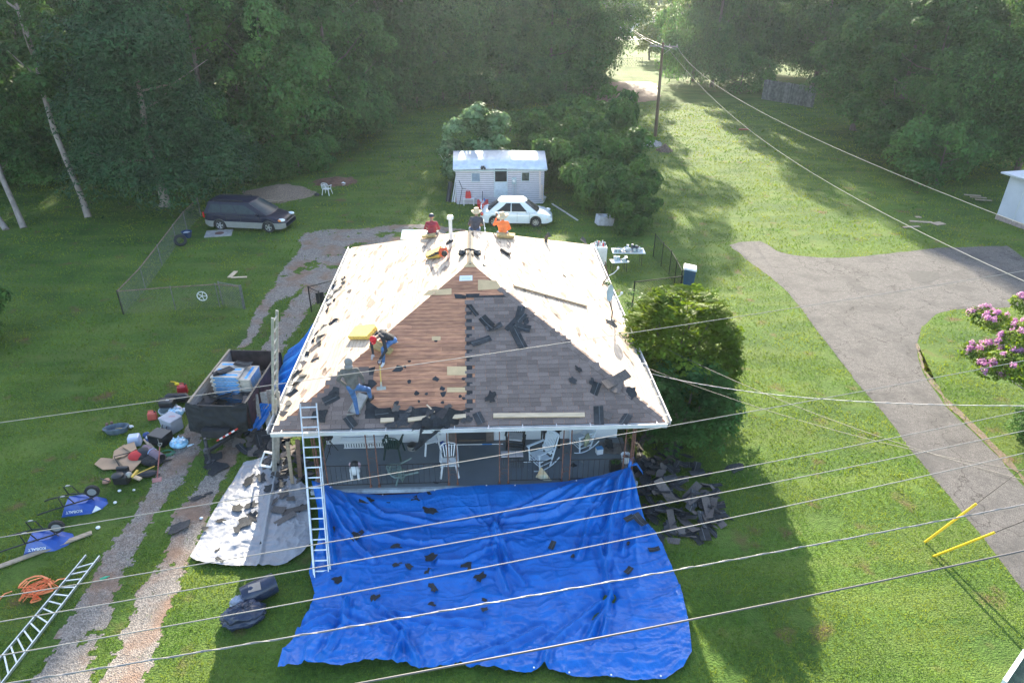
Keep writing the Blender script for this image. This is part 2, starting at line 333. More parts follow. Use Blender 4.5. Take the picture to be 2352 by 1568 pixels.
# ================================================================ grass blades (one mass of ground cover)
TARP_OUT = [(712, 1118), (1447, 1075), (1480, 1185), (1515, 1250), (1570, 1380), (1588, 1500), (1530, 1562), (1290, 1548), (1150, 1537), (1030, 1512), (900, 1530), (640, 1542), (650, 1490), (692, 1440), (726, 1380), (710, 1320), (735, 1235)]
GREY_OUT = [(625, 1045), (565, 1060), (436, 1280), (470, 1295), (590, 1303), (650, 1298), (700, 1265), (716, 1240), (700, 1120)]
def grass():
    zones = [(9.2, 16, 420, .085, .016), (16, 24, 210, .095, .024), (24, 36, 90, .10, .036), (36, 56, 34, .12, .06), (56, 84, 12, .16, .10)]
    tarp = [tuple(p) for p in pix(TARP_OUT)]; grey = [tuple(p) for p in pix(GREY_OUT)]
    house = [(-5, 15.8), (4.6, 15.8), (4.6, 28.7), (-5, 28.7)]
    V = []; 
    for y0, y1, dens, h, wd in zones:
        xl = -.75*(y1+4)-1; xr = .80*(y1+4)+3
        n = int((xr-xl)*(y1-y0)*dens); x = rng.uniform(xl, xr, n); y = rng.uniform(y0, y1, n)
        dd = (y*.88+6.6); cx = (x-.054*y)/dd
        k = (np.abs(cx) < .80) & (y > 0); 
        for p in (tarp, grey, house, DRV): k &= ~inpoly(x, y, p)
        k &= ~(in_gravel(x, y) & (rng.random(n) > .02))
        k &= ~(inpoly(x, y, far_dirt) & (rng.random(n) > .05))
        k &= fbm(x*.9, y*.9, 3, 3) > .34-.08*rng.random(n)
        x = x[k]; y = y[k]; n = len(x)
        pt = fbm(x*.5, y*.5, 3, 8)
        hh = h*rng.uniform(.35, 1.15, n)*(.4+1.1*pt); ww = wd*rng.uniform(.7, 1.3, n)
        a = rng.uniform(0, 2*PI, n); l = rng.uniform(0, 2*PI, n); ln = hh*rng.uniform(.3, 1.4, n)
        A = np.stack([x-np.cos(a)*ww/2, y-np.sin(a)*ww/2, np.zeros(n)], 1); B = np.stack([x+np.cos(a)*ww/2, y+np.sin(a)*ww/2, np.zeros(n)], 1)
        C = np.stack([x+np.cos(l)*ln, y+np.sin(l)*ln, hh], 1)
        V.append(np.stack([A, B, C], 1).reshape(-1, 3))
    V = np.concatenate(V); F = np.arange(len(V)).reshape(-1, 3)
    m = mat('grass_blade', (.20, .245, .03), rough=.6, var=.0, scale=.5, isl=.30, trans=.42, spec=.25, col2=(.065, .155, .02), obr=.001)
    tag(link('grass', npmesh('grass', V, F, m, 3)), 'short green lawn grass between the driveways and round the house', 'grass', kind='stuff')
grass()
# ================================================================ trees
LEAF = mat('leaf', (.105, .205, .050), rough=.7, var=.0, scale=.55, isl=.32, trans=.36, spec=.15, col2=(.034, .090, .026), obr=.28)
LEAF_Y = mat('leaf_light', (.125, .17, .025), rough=.5, scale=.5, isl=.28, trans=.45, spec=.3, col2=(.075, .125, .02), obr=.1)
LEAF_C = mat('leaf_cedar', (.055, .13, .048), rough=.65, scale=.9, isl=.3, trans=.2, spec=.1, col2=(.024, .050, .024), obr=.12)
LEAF_P = mat('leaf_pale', (.17, .27, .13), rough=.6, scale=.9, isl=.35, trans=.3, spec=.25, col2=(.055, .115, .03), obr=.05)
PINK = mat('blossom', (.50, .27, .42), rough=.6, scale=2, isl=.25, trans=.35, col2=(.50, .20, .40), obr=.05)
BARK = mat('bark', (.13, .10, .085), rough=.9, var=.35, scale=6, bump=.8, bscale=12, stretch=(1, 1, .2))
BARKP = mat('bark_pale', (.27, .22, .19), rough=.9, var=.25, scale=6, bump=.8, bscale=12, stretch=(1, 1, .2))
def leaves(clumps, n, size, seed, droop=.3, shell=.72, aspect=.55, narrow=False):
    """leaf quads spread on and under the skins of many uneven clumps; clumps = (n,7): centre, radii, weight"""
    r = np.random.default_rng(seed); C = np.array(clumps, float); wt = C[:, 6]/C[:, 6].sum()
    k = r.choice(len(C), n, p=wt); d = r.normal(size=(n, 3)); d /= np.linalg.norm(d, axis=1)[:, None]
    d[:, 2] = np.where((d[:, 2] < -.3) & (r.random(n) < .75), -d[:, 2], d[:, 2])
    rr = shell+(1-shell)*r.random(n)**.5
    bump = .6+.8*fbm(d[:, 0]*3+k*3.1, d[:, 1]*3+d[:, 2]*3, 3, seed)
    P = C[k, :3]+d*C[k, 3:6]*(rr*bump)[:, None]
    nrm = d+r.normal(size=(n, 3))*.55; nrm[:, 2] += .6; nrm /= np.linalg.norm(nrm, axis=1)[:, None]
    t = np.cross(nrm, r.normal(size=(n, 3))); t /= np.linalg.norm(t, axis=1)[:, None]; b = np.cross(nrm, t)
    s = size*r.uniform(.6, 1.35, n)[:, None]; w_ = s*aspect
    tip = P+t*s*.5; tip[:, 2] -= droop*s[:, 0]*.5
    V = np.stack([P-t*s*.5, P+b*w_*.5, tip, P-b*w_*.5], 1).reshape(-1, 3)
    return V, np.arange(4*n).reshape(-1, 4)
def clumps_for(shape, H, R, z0, n, seed):
    r = random.Random(seed); out = []
    for i in range(n):
        u = r.random(); z = z0+(H-z0)*u
        if shape == 'round': env = R*math.sqrt(max(.05, 1-(2*u-1)**2))*(.95-.1*u)
        elif shape == 'wall': env = R*(.75+.35*math.sin(u*PI))*(1 if u < .75 else (1-u)*3.2+.2)
        elif shape == 'cone': env = R*(1-u*.88)*(.8+.3*math.sin(u*23))
        elif shape == 'fan': env = R*(.35+.75*u)
        a = r.random()*2*PI; d = env*(.35+.65*math.sqrt(r.random()))
        s = R*r.uniform(.14, .42)*(1.15-.4*u)
        out.append((d*math.cos(a), d*math.sin(a), z, s*r.uniform(.8, 1.3), s*r.uniform(.8, 1.3), s*r.uniform(.5, 1.), s*s))
    return out
def limbs(H, R, z0, seed, r0, n=7, lean=(0, 0)):
    r = random.Random(seed); mb = MB(); top = Vector((lean[0], lean[1], H*.8))
    pts = [Vector((0, 0, -.1)).lerp(top, t)+Vector((r.uniform(-.12, .12), r.uniform(-.12, .12), 0))*(1 if 0 < t < 1 else 0) for t in (0, .03, .15, .35, .55, .78, 1)]
    mb.tube(pts, [r0*1.5, r0*1.1, r0*.95, r0*.8, r0*.6, r0*.38, r0*.15], 9)
    for i in range(n):
        t = .25+.6*i/n; a = r.random()*2*PI; s = Vector((0, 0, 0)).lerp(top, t); L = R*r.uniform(.5, .85)
        e = s+Vector((math.cos(a)*L, math.sin(a)*L, L*r.uniform(.3, .7)))
        mb.tube([s, s.lerp(e, .5)+Vector((0, 0, -.1*L)), e], [r0*.4*(1-t*.5), r0*.25*(1-t*.5), r0*.06], 6)
    return mb
LEAF_T = mat('leaf_thicket', (.10, .18, .04), rough=.6, scale=.7, isl=.3, trans=.35, spec=.08, col2=(.035, .085, .026), obr=.2)
TREES = {}
def variant(key, shape, H, R, z0, ncl, nl, size, seed, lm, bm_, r0=.22, **kw):
    V, F = leaves(clumps_for(shape, H, R, z0, ncl, seed), nl, size, seed, **kw)
    TREES[key] = (npmesh(key+'_crown', V, F, lm), limbs(H, R, z0, seed, r0).mesh(key+'_trunk', bm_, smooth=.9), H)
variant('oak', 'round', 17, 6.2, 3.0, 70, 44000, .29, 1, LEAF, BARK, .28)
variant('maple', 'round', 15, 5.2, 2.4, 55, 38000, .28, 2, LEAF, BARK, .24)
variant('ash', 'wall', 18, 5.0, 1.2, 72, 46000, .28, 3, LEAF, BARK, .25)
variant('gum', 'wall', 14, 4.4, .7, 52, 38000, .27, 4, LEAF, BARK, .22)
variant('cedar', 'cone', 14, 5.0, 1.7, 130, 88000, .21, 5, LEAF_C, BARKP, .26, aspect=.4, droop=-.3)
variant('shrub', 'round', 3.6, 2.6, .2, 26, 9000, .22, 6, LEAF, BARK, .06)
variant('locust', 'round', 16, 6.0, 2.2, 80, 46000, .26, 7, LEAF, BARK, .26, droop=.6)
TALLY = {}
def tree(key, x, y, s=1., label='', group=None, rz=None, sx=1., name=None, wood=True, cat='tree', z=0):
    cr, tk, H = TREES[key]
    t = thing(name or 'tree', label, cat, (x, y, z), rng.uniform(0, 6.28) if rz is None else rz, group); t.scale = (s*sx, s*sx, s)
    link('crown', cr, t)
    if wood: link('trunk', tk, t)
    return t
GL = 'dense trees of the wood left and behind the house'
rowA = [  # (px, py of the foot, kind, scale)
 (-60, 330, 'ash', 1.0), (60, 300, 'oak', 1.0), (130, 395, 'maple', .9), (240, 300, 'oak', 1.05), (500, 395, 'gum', .95), (560, 330, 'ash', 1.05), (640, 375, 'maple', .85),
 (700, 300, 'oak', 1.0), (770, 330, 'gum', .8), (810, 265, 'ash', 1.0), (880, 245, 'oak', .95), (930, 225, 'gum', 1.0), (1000, 222, 'ash', .95), (1075, 215, 'locust', .95), (1150, 212, 'gum', 1.0), (1215, 205, 'ash', .95), (1262, 215, 'gum', .92), (1300, 205, 'ash', 1.16)]
words = ['broad', 'tall', 'rounded', 'shaggy', 'narrow', 'full', 'leafy', 'spreading', 'bushy', 'heavy', 'dense', 'dark', 'even', 'loose', 'upright', 'thick', 'slender', 'low branched']
lmk = ['at the far left edge of the photo', 'behind the leaning pale trunks', 'between the thin bare trunks and the big cedar', 'behind the big grey trunked cedar', 'just right of the big cedar', 'right behind the cedar and the minivan', 'overhanging the minivan and chip heap', 'behind the white garden chair', 'nearest the white garden chair', 'above the dark corner of the lawn', 'left of the tall bare trunk', 'beside the tall bare trunk', 'behind the pale bush at middle', 'straight behind the shed', 'behind the lumber stack', 'behind the low bushes right of the shed', 'left of the bare red earth patch', 'at the edge of the bare red earth patch']
for i, (px, py, k, s) in enumerate(rowA):
    p = G(px, py); s *= 1.38 if i < 8 else (1.7 if i < 12 else 1.3); tree(k, p.x, p.y, s, '%s green tree %s' % (words[i], lmk[i]), GL, sx=.86)
# second row closing the wood behind (only glimpsed through gaps)
for i in range(16):
    x = -70+i*6.2; p = (x, 92+(i % 3)*6+(4 if i > 10 else 0)); 
    if x > 22: continue
    tree('ash' if -26 < x < -9 else ['oak', 'ash', 'locust'][i % 3], p[0], p[1], 2.0 if -26 < x < -9 else 1.15, 'extra tall tree added deep inside the wood for its shade', GL, sx=.66 if -26 < x < -9 else 1)
tree('ash', -11.4, 89, 2.1, 'extra tall tree added deep inside the wood for its shade', GL, sx=.57)  # extra tall tree, added to shade the left lawn and gravel
for i in range(5):
    tree(['oak', 'ash'][i % 2], -52-i*5, 50+i*9, 1.05, 'extra tall tree added deep inside the wood for its shade', GL)
# cedar, the biggest of the left group
p = G(392, 476); tree('cedar', p.x-.5, p.y+.3, 1.08, 'large feathery cedar with pale flared trunk left of the minivan', rz=.4, name='cedar_tree')
# leaning bare trunks at left
def lean_tree(px0, py0, px1, py1, H, r0, label, seed):
    a = G(px0, py0); b = atY(px1, py1, a.y+1.5); d = (b-a); d = d/d.z*H
    t = thing('leaning_tree', label, 'tree', a, 0, 'leaning pale trunked trees at the left')
    mb = MB(); mb.tube([d*k+Vector((.12*math.sin(k*9+seed), .1*math.cos(k*7), 0)) for k in (0, .1, .25, .4, .55, .7, .85, 1)], [r0*1.3, r0, r0*.95, r0*.9, r0*.8, r0*.65, r0*.5, r0*.25], 9)
    for k in (.62, .7, .8, .9): 
        e = d*k+Vector((random.uniform(-2, 2), random.uniform(-1.5, 1.5), 1.6)); mb.tube([d*k, (d*k+e)/2+Vector((0, 0, -.1)), e], [r0*.4, r0*.28, r0*.08], 6)
    obj('trunk', mb, BARKP, t, smooth=.9)
    cl = [(d.x*u+random.uniform(-2.2, 2.2), d.y*u+random.uniform(-2, 2), H*u+random.uniform(-.6, 1), 1.0, 1.0, .6, 1) for u in [random.uniform(.55, 1.05) for _ in range(22)]]
    V, F = leaves(cl, 7000, .30, seed); link('crown', npmesh('leaning_crown', V, F, LEAF), t)
lean_tree(197, 500, 108, 230, 13, .17, 'tall thin tree with grey trunk leaning left, third from the left edge', 1)
lean_tree(48, 525, 0, 385, 12, .15, 'thin grey trunk leaning left near the left edge of the photo', 2)
lean_tree(12, 530, -25, 470, 11, .14, 'thin grey trunk half cut off by the left edge of the photo', 3)
# bare tall trunk among the back wood
p = G(938, 235); t = thing('tall_tree', 'tall straight bare trunk rising in the wood left of middle', 'tree', p)
obj('trunk', MB().tube([(0, 0, 0), (.1, 0, 5), (.1, .1, 10), (-.2, 0, 15), (0, 0, 19)], [.34, .3, .27, .22, .12], 10).tube([(-.1, 0, 10.5), (-.8, .1, 13.5), (-1.2, 0, 17)], [.15, .12, .05], 7), BARKP, t, smooth=.9)
V, F = leaves([(random.uniform(-3, 3), random.uniform(-3, 3), random.uniform(14, 19), 1.8, 1.8, 1.1, 1) for _ in range(20)], 7000, .34, 77); link('crown', npmesh('tall_crown', V, F, LEAF), t)
# undergrowth along the wood edge
GS = 'undergrowth shrubs along the edge of the wood'
us = [(430, 440, .8), (470, 425, .9), (520, 425, .75), (570, 420, .8), (620, 415, .7), (690, 400, .8), (740, 385, .75), (790, 350, .8), (830, 310, .9), (855, 282, .9), (900, 258, 1.), (960, 250, .9), (1020, 245, 1.), (1080, 240, .9), (1140, 238, 1.), (1200, 236, .9), (1250, 238, .8), (1300, 238, 1.0), (1340, 232, 1.0), (350, 445, .7), (290, 430, .9), (100, 420, 1), (20, 430, 1.1)]
for i, (px, py, s) in enumerate(us):
    p = G(px, py); tree('shrub', p.x, p.y, s, 'low green shrub in the undergrowth where the wood meets the lawn', GS, name='shrub', cat='shrub')
# right hand wood
GR = 'trees of the right hand wood'
rowR = [(1590, 188, 'ash', 1.7, 'dark narrow tree right behind the pole with crossarm'), (1635, 200, 'ash', 1.55, 'dark rounded tree between pole and sunlit oak'), (1660, 190, 'ash', 1.65, 'dark tree left of the sunlit tree'), (1745, 200, 'oak', 1.55, 'tall tree with sunlit pale top left of the board fence'), (1870, 205, 'locust', 1.25, 'spreading tree over the grey board fence'),
 (1960, 300, 'maple', 1.05, 'rounded low tree right of the board fence'), (2040, 335, 'gum', 1.1, 'dark dense tree at the middle of the right wood'), (1990, 200, 'oak', 1.3, 'big dark tree behind the low rounded tree right of the board fence'), (2130, 240, 'ash', 1.3, 'tall dark tree high at the right side'),
 (2210, 395, 'locust', .85, 'bright feathery tree with layered leaves left of the white shed'), (2330, 400, 'locust', .9, 'bright green tree behind the white shed'), (2260, 270, 'oak', 1.35, 'big dark tree behind the bright feathery trees'), (2400, 300, 'ash', 1.3, 'dark tree at the far right edge of the photo'), (2150, 425, 'shrub', 1.35, 'low broad leaved bush at the left foot of the feathery tree'), (2090, 375, 'gum', .95, 'low dark tree beside the broad leaved bush'), (1700, 215, 'shrub', 1.4, 'shrub left of the board fence')]
for px, py, k, s, lb in rowR:
    p = G(px, py); tree(k, p.x, p.y, s, lb, GR, sx=.58 if s > 1.45 else 1., name='shrub' if k == 'shrub' else 'tree', cat='shrub' if k == 'shrub' else 'tree')
for i in range(9):
    tree(['oak', 'ash', 'locust'][i % 3], 46+i*6.5, 112-i*3.5, 1.1, 'dark tree deep inside the right hand wood', GR)
# gap and far trees
LY = []
variant('bright', 'round', 9, 3.6, 1.2, 40, 15000, .30, 15, LEAF_Y, BARK, .16, droop=.5)
variant('far', 'round', 14, 5.5, 2, 30, 9000, .7, 16, LEAF, BARK, .3)
variant('fara', 'wall', 13, 5, .5, 30, 9000, .7, 17, LEAF_Y, BARK, .3)
for px, py, k, s, lb in [(1492, 138, 'bright', 1.05, 'sunlit yellow green tree beside the far lawn'), (1376, 172, 'bright', .5, 'sunlit bush at left of the far lawn'), (1362, 200, 'bright', .5, 'small sunlit bush with rusty patch beside the bare red earth'), (1405, 58, 'far', .9, 'large dark tree in front of the far white house'), (1330, 80, 'fara', 1.1, 'pale tree left of the far lawn'), (1545, 118, 'bright', 1.1, 'sunlit tree just left of the pole crossarm'), (1545, 150, 'shrub', 1.5, 'grey green bush beside pole')]:
    p = G(px, py); tree(k, p.x, p.y, s, lb, name='shrub' if k == 'shrub' else 'tree')
for i in range(12):
    p = G(1180+i*55, 38); tree('far', p.x, p.y, 1.5, 'hazy tree beyond the far road', 'hazy trees beyond the far road')
# ---- bushes round the shed
p = G(1085, 385); cl = clumps_for('wall', 5.4, 2.3, .3, 60, 31); V, F = leaves(cl, 14000, .30, 31, aspect=.8)
t = thing('bush', 'pale green broad leaved bush standing behind the shed left end', 'bush', (p.x+.35, 50.8, 0)); link('crown', npmesh('pale_crown', V, F, LEAF_P), t); link('stem', TREES['shrub'][1], t)
bush = [(1255, 395, 1.25, 'low bush right behind the shed'), (1300, 372, 1.5, 'bush with drooping sprays between shed and lawn'), (1345, 350, 1.5, 'tall dark bush at the sunlit edge of the lawn'), (1395, 330, 1.6, 'tallest bush with arching branches left of the pole'), (1325, 425, 1.35, 'dark bush beside the shed right corner'), (1390, 420, 1.5, 'dense bush in the middle of the thicket'), (1440, 430, 1.0, 'leafy bush at right side of the thicket'), (1400, 480, 1.15, 'bush behind the grey metal box'), (1450, 490, 1.0, 'bush with sunlit right side near the end of the thicket'), (1470, 530, .75, 'low bush at the near end of the thicket'), (1240, 330, 1.0, 'pale weedy bush behind the lumber stack'), (1180, 250, 1.0, 'greyish weeds at the back edge of the lawn')]
variant('sumac', 'fan', 3.7, 2.8, .4, 46, 13000, .42, 41, LEAF_T, BARK, .06, droop=.9, aspect=.42)
for px, py, s, lb in bush:
    p = G(px, py); tree('sumac', p.x-.6, p.y, s*.69, lb, 'bushes of the thicket right of the shed', name='bush', cat='bush')
# ---- feathery compound-leaf tree right of the house
def feathery(name, label, c, H, R, nfr, seed, lm, lean=0, frL=.55):
    t = thing(name, label, 'tree', c); r = np.random.default_rng(seed)
    cl = clumps_for('round', H*.9, R, .3, 50, seed)
    V0, F0 = leaves(cl, 15000, .17, seed)
    # fronds: a rachis with paired leaflets
    Vs = [V0]; k = 0
    n = nfr; a = r.uniform(0, 2*PI, n); u = r.random(n)**.8; z = H*(.25+.75*u); env = R*np.sqrt(np.clip(1-(u*.95)**2, .03, 1))*(.95+.2*r.random(n))
    O = np.stack([env*np.cos(a)*.85, env*np.sin(a)*.85, z*.95], 1); D = np.stack([np.cos(a), np.sin(a), .55-.2*r.random(n)], 1); D += r.normal(size=(n, 3))*.35; D /= np.linalg.norm(D, axis=1)[:, None]
    side = np.cross(D, [0, 0, 1.]); side /= np.linalg.norm(side, axis=1)[:, None]; up = np.cross(side, D)
    for j in range(9):
        q = (j+.5)/9; L = frL*r.uniform(.8, 1.2, n)[:, None]; B = O+D*L*q-np.array([0, 0, 1.])*(L*q*q*.45); ll = (.17*math.sin(PI*(.15+.8*q))+.03)
        for sg in (-1, 1):
            tip = B+side*sg*ll+D*ll*.35-up*ll*.25; w_ = D*ll*.2
            Vs.append(np.stack([B, (B+tip)/2+w_, tip, (B+tip)/2-w_], 1).reshape(-1, 3))
    V = np.concatenate(Vs); link('crown', npmesh('feathery_crown', V, np.arange(len(V)).reshape(-1, 4), lm), t)
    mb = MB()
    for i in range(7):
        aa = i*.9; mb.tube([(math.cos(aa)*.15, math.sin(aa)*.15, 0), (math.cos(aa)*R*.25, math.sin(aa)*R*.25, H*.4), (math.cos(aa)*R*.5, math.sin(aa)*R*.5, H*.8)], [.09, .06, .02], 7)
    obj('trunk', mb, BARK, t, smooth=.9); return t
LEAF_S = mat('leaf_sumac', (.17, .25, .03), rough=.6, scale=.6, isl=.28, trans=.45, spec=.12, col2=(.08, .14, .018), obr=.08)
feathery('tree_of_heaven', 'bushy yellow green tree with feathery leaves right of the house', (6.95, 20.6, 0), 4.5, 2.05, 900, 5, LEAF_S)
feathery('tree_of_heaven', 'lower dark green part bush in front of the feathery tree at the house corner', (6.75, 18.4, 0), 2.9, 1.5, 350, 6, LEAF)
t = thing('sapling', 'thin pale leaved sapling behind the satellite dish', 'sapling', (5.9, 24.2, 0)); V, F = leaves(clumps_for('fan', 2.9, .9, .8, 14, 51), 900, .13, 51); link('crown', npmesh('sapling_crown', V, F, LEAF_P), t); obj('stem', MB().tube([(0, 0, 0), (.05, 0, 1.2), (.2, .1, 2.6)], [.03, .022, .008], 6), BARK, t)
# ---- crape myrtle with pink blossom at the right edge
def myrtle(c, H, R, label, seed, nb, spots):
    t = thing('crape_myrtle', label, 'tree', c)
    V, F = leaves([(x, y, z, r, r, r*.6, r*r) for x, y, z, r in spots], 9000, .12, seed); link('crown', npmesh('myrtle_crown', V, F, LEAF_S), t)
    rr = random.Random(seed); fl = []
    for x, y, z, r in spots:
        for _ in range(nb):
            a = rr.random()*2*PI; e = rr.uniform(-.1, 1.2); fl.append((x+math.cos(a)*math.cos(e)*r*1.0, y+math.sin(a)*math.cos(e)*r, z+math.sin(e)*r*.62, .11, .11, .16, 1))
    V, F = leaves(fl, 9000, .05, seed+1, shell=.2, aspect=.9); link('blossom', npmesh('blossom', V, F, PINK), t)
    mb = MB()
    for x, y, z, r in spots: mb.tube([(0, 0, 0), (x*.3, y*.3, z*.45), (x*.95, y*.95, z)], [.05, .035, .012], 6)
    obj('trunk', mb, BARKP, t, smooth=.9)
c = G(2400, 960); zc = c.copy()
sp = []
for px, py, z, r in [(2262, 728, 3.3, .5), (2290, 745, 3.4, .55), (2245, 812, 2.6, .5), (2290, 815, 2.8, .6), (2275, 850, 2.5, .45), (2335, 840, 2.9, .7), (2340, 790, 3.3, .6), (2355, 700, 3.9, .5), (2390, 780, 3.4, .9), (2350, 865, 2.6, .5)]:
    q = G(px, py, z); sp.append((q.x-zc.x, q.y-zc.y, z, r))
myrtle(zc, 4, 2, 'crape myrtle with pink blossom clusters at the right edge', 8, 11, sp)
q = G(2350, 1010); tree('shrub', q.x+.3, q.y, .32, 'small dark shrub at the right edge beside the driveway', name='shrub', cat='shrub')
q = G(-25, 800); tree('sumac', q.x-.9, q.y, .6, 'leafy green bush cut by the left edge of the photo', name='bush', cat='bush')
# ================================================================ the house
HX0, HX1, HY0, HY1, ZE, SL = -5.643, 5.129, 15.39, 29.29, 2.9, .489
HW = (HX1-HX0)/2; HCX = (HX0+HX1)/2; ZR = ZE+SL*HW; MS = math.hypot(1, SL)
PLN = {'front': (Vector((1, 0, 0)), Vector((0, 1, SL))/MS, Vector((0, -SL, 1))/MS, Vector((HX0, HY0, ZE))),
       'back': (Vector((-1, 0, 0)), Vector((0, -1, SL))/MS, Vector((0, SL, 1))/MS, Vector((HX1, HY1, ZE))),
       'left': (Vector((0, -1, 0)), Vector((1, 0, SL))/MS, Vector((-SL, 0, 1))/MS, Vector((HX0, HY1, ZE))),
       'right': (Vector((0, 1, 0)), Vector((-1, 0, SL))/MS, Vector((SL, 0, 1))/MS, Vector((HX1, HY0, ZE)))}
def RP(px, py, pl='front', off=0.0):
    u, v, n, o = PLN[pl]; d = ray(px, py); C0 = Vector((0, 0, CH)); t = (n.dot(o)+off-n.dot(C0))/n.dot(d); return C0+d*t
def uv(p, pl='front'):
    u, v, n, o = PLN[pl]; q = Vector(p)-o; return q.dot(u), q.dot(v)
def fr(pl):
    u, v, n, o = PLN[pl]; return Matrix(((u.x, v.x, n.x), (u.y, v.y, n.y), (u.z, v.z, n.z))), o
def puv(pts, pl='front'): return [uv(RP(x, y, pl), pl) for x, y in pts]
house = thing('house', 'small white hip roofed house being stripped of its shingles, seen from its porch side', 'house')
WOOD_S = mat('deck_wood_sunlit', (.53, .40, .29), rough=.55, var=.16, scale=2.5, isl=.16, stretch=(1, 1, 1), spec=.6)  # same boards as the front, coloured paler to stand for sunlight
WOOD_F = mat('deck_wood_front', (.54, .25, .13), rough=.75, scale=5, isl=.22, col2=(.30, .13, .075), stretch=(.6, 2.5, 2.5), bump=.2, bscale=30)
PLY = mat('plywood', (.62, .42, .22), rough=.7, var=.12, scale=3, isl=.1)
WHITE = mat('white_paint', (.78, .78, .77), rough=.4, var=.05, scale=2)
WHITED = mat('white_dirty', (.66, .66, .65), rough=.55, var=.12, scale=5)
SHIN = mat('shingle', (.205, .158, .138), rough=.95, var=.2, scale=60, isl=.22, bump=.5, bscale=120, spec=.15)
FELT = mat('roofing_felt', (.032, .034, .038), rough=.85, var=.4, scale=4, spec=.25)
SCRAP = mat('shingle_back', (.035, .036, .039), rough=.85, var=.35, scale=6, spec=.25, obr=.35)
SCRAPG = mat('shingle_face', (.13, .11, .10), rough=.95, var=.25, scale=30, spec=.15, obr=.2)
ALU = mat('aluminium', (.62, .62, .60), rough=.38, var=.15, scale=8, metal=.75)
BLACKP = mat('black_plastic', (.018, .018, .020), rough=.45, var=.3, scale=5)
RUST = mat('rusty_iron', (.17, .075, .05), rough=.8, var=.4, scale=15)
IRON = mat('black_iron', (.03, .025, .023), rough=.6, var=.4, scale=12)
LUM = mat('lumber', (.60, .45, .30), rough=.7, var=.14, scale=3, stretch=(1, 6, 6))
LUMG = mat('lumber_weathered', (.36, .28, .20), rough=.8, var=.25, scale=4, stretch=(1, 6, 6))
TOPS = HW*MS
def deck(pl, name, m):
    M, o = fr(pl); ulen = (HX1-HX0) if pl in ('front', 'back') else (HY1-HY0); mb = MB(); w_ = .14; nrow = int(TOPS/w_)
    for i in range(nrow):
        v = (i+.5)*w_; x = -random.random()*3; lo, hi = (v-w_/2+.005)/MS, (v+w_/2-.005)/MS
        while x < ulen:
            e = x+random.uniform(2.4, 4.6); z = random.uniform(-.0015, .0015)
            pts = [(max(x, lo), lo*MS), (min(e, ulen-lo)-.005, lo*MS), (min(e, ulen-hi)-.005, hi*MS), (max(x, hi), hi*MS)]
            if pts[1][0]-pts[0][0] > .06 and pts[2][0]-pts[3][0] > .02: mb.prism(pts, .024, M, o+M @ Vector((0, 0, z-.012)))
            x = e
    return obj(name, mb, m, house)
for pl, m in (('front', WOOD_F), ('back', WOOD_S), ('left', WOOD_S), ('right', WOOD_S)): deck(pl, 'roof_deck', m)
# dark sheet just below the boards, paints the shade in their gaps
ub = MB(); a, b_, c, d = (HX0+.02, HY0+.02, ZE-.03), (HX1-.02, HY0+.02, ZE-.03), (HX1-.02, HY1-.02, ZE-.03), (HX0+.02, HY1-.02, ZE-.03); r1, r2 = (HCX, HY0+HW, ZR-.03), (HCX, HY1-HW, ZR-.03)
ub.add([a, b_, c, d, r1, r2], [(0, 1, 4), (1, 2, 5, 4), (2, 3, 5), (3, 0, 4, 5), (0, 3, 2, 1)]); obj('gap_backing', ub, mat('gap_shade', (.06, .035, .02), var=.3), house)
# ridge slot and the leftover felt on it
mb = MB(); mb.bar((HCX, HY0+HW-.1, ZR+.012), (HCX, HY1-HW, ZR+.012), .07, .02); obj('ridge_slot', mb, FELT, house)
def flat(mb, pts, pl, off=.014, th=.008, px=True):
    M, o = fr(pl); mb.prism(puv(pts, pl) if px else pts, th, M, o+M @ Vector((0, 0, off)))
# felt left on the front slope
def jag(uvs, amp, seed, step=.12): return ragged(uvs, amp, step, seed)
mb = MB(); felt = puv([(650, 984), (800, 866), (835, 848), (862, 842), (858, 870), (868, 882), (848, 900), (860, 915), (848, 926), (868, 938), (930, 944), (1000, 936), (1060, 944), (1074, 938), (1076, 980), (800, 990)])
M, o = fr('front')
bmf = bmesh.new(); vs = [bmf.verts.new(o+M @ Vector((p[0], max(p[1], -.02), .016))) for p in jag(felt, .07, 3)]; bmf.faces.new(vs); bmesh.ops.triangulate(bmf, faces=bmf.faces[:]); me = bpy.data.meshes.new('felt'); bmf.to_mesh(me); bmf.free(); me.materials.append(FELT); link('roofing_felt', me, house)
useam = uv(RP(1072, 800))[0]; vtop = uv(RP(1110, 684))[1]; gap = .03
def shingles(name, test):
    mb = MB(); mb2 = MB(); ex = .142; tw = .305
    for i in range(46):
        v = i*ex; ph = random.choice((0, .5))*tw if i % 2 else .02
        for j in range(-1, 40):
            u = j*tw+ph; uc = u+tw/2; vc = v+ex/2
            if vc/MS+.03 > min(uc, (HX1-HX0)-uc): continue
            if not test(uc, vc): continue
            h = .022+.003*random.random(); p = lambda du, dv, z: o+M @ Vector((u+du, v+dv, z))
            g = .004
            mb.add([p(g, 0, h), p(tw-g, 0, h), p(tw-g, ex+.02, h-.006), p(g, ex+.02, h-.006), p(g, 0, .01), p(tw-g, 0, .01)], [(0, 1, 2, 3), (4, 5, 1, 0)])
    return obj(name, mb, SHIN, house)
LEFTP = puv([(622, 992), (700, 926), (796, 845), (850, 843), (848, 872), (838, 900), (835, 940), (848, 962), (900, 966), (1072, 962), (1072, 990)])
def t_left(u, v): return bool(inpoly(np.array([u]), np.array([v]), LEFTP)[0])
def t_right(u, v): return u > useam+.16 and v < vtop or (useam < u <= useam+.17 and v < vtop and int(v/.142) % 2 == 0)
shingles('shingles', t_right); shingles('shingles', t_left)
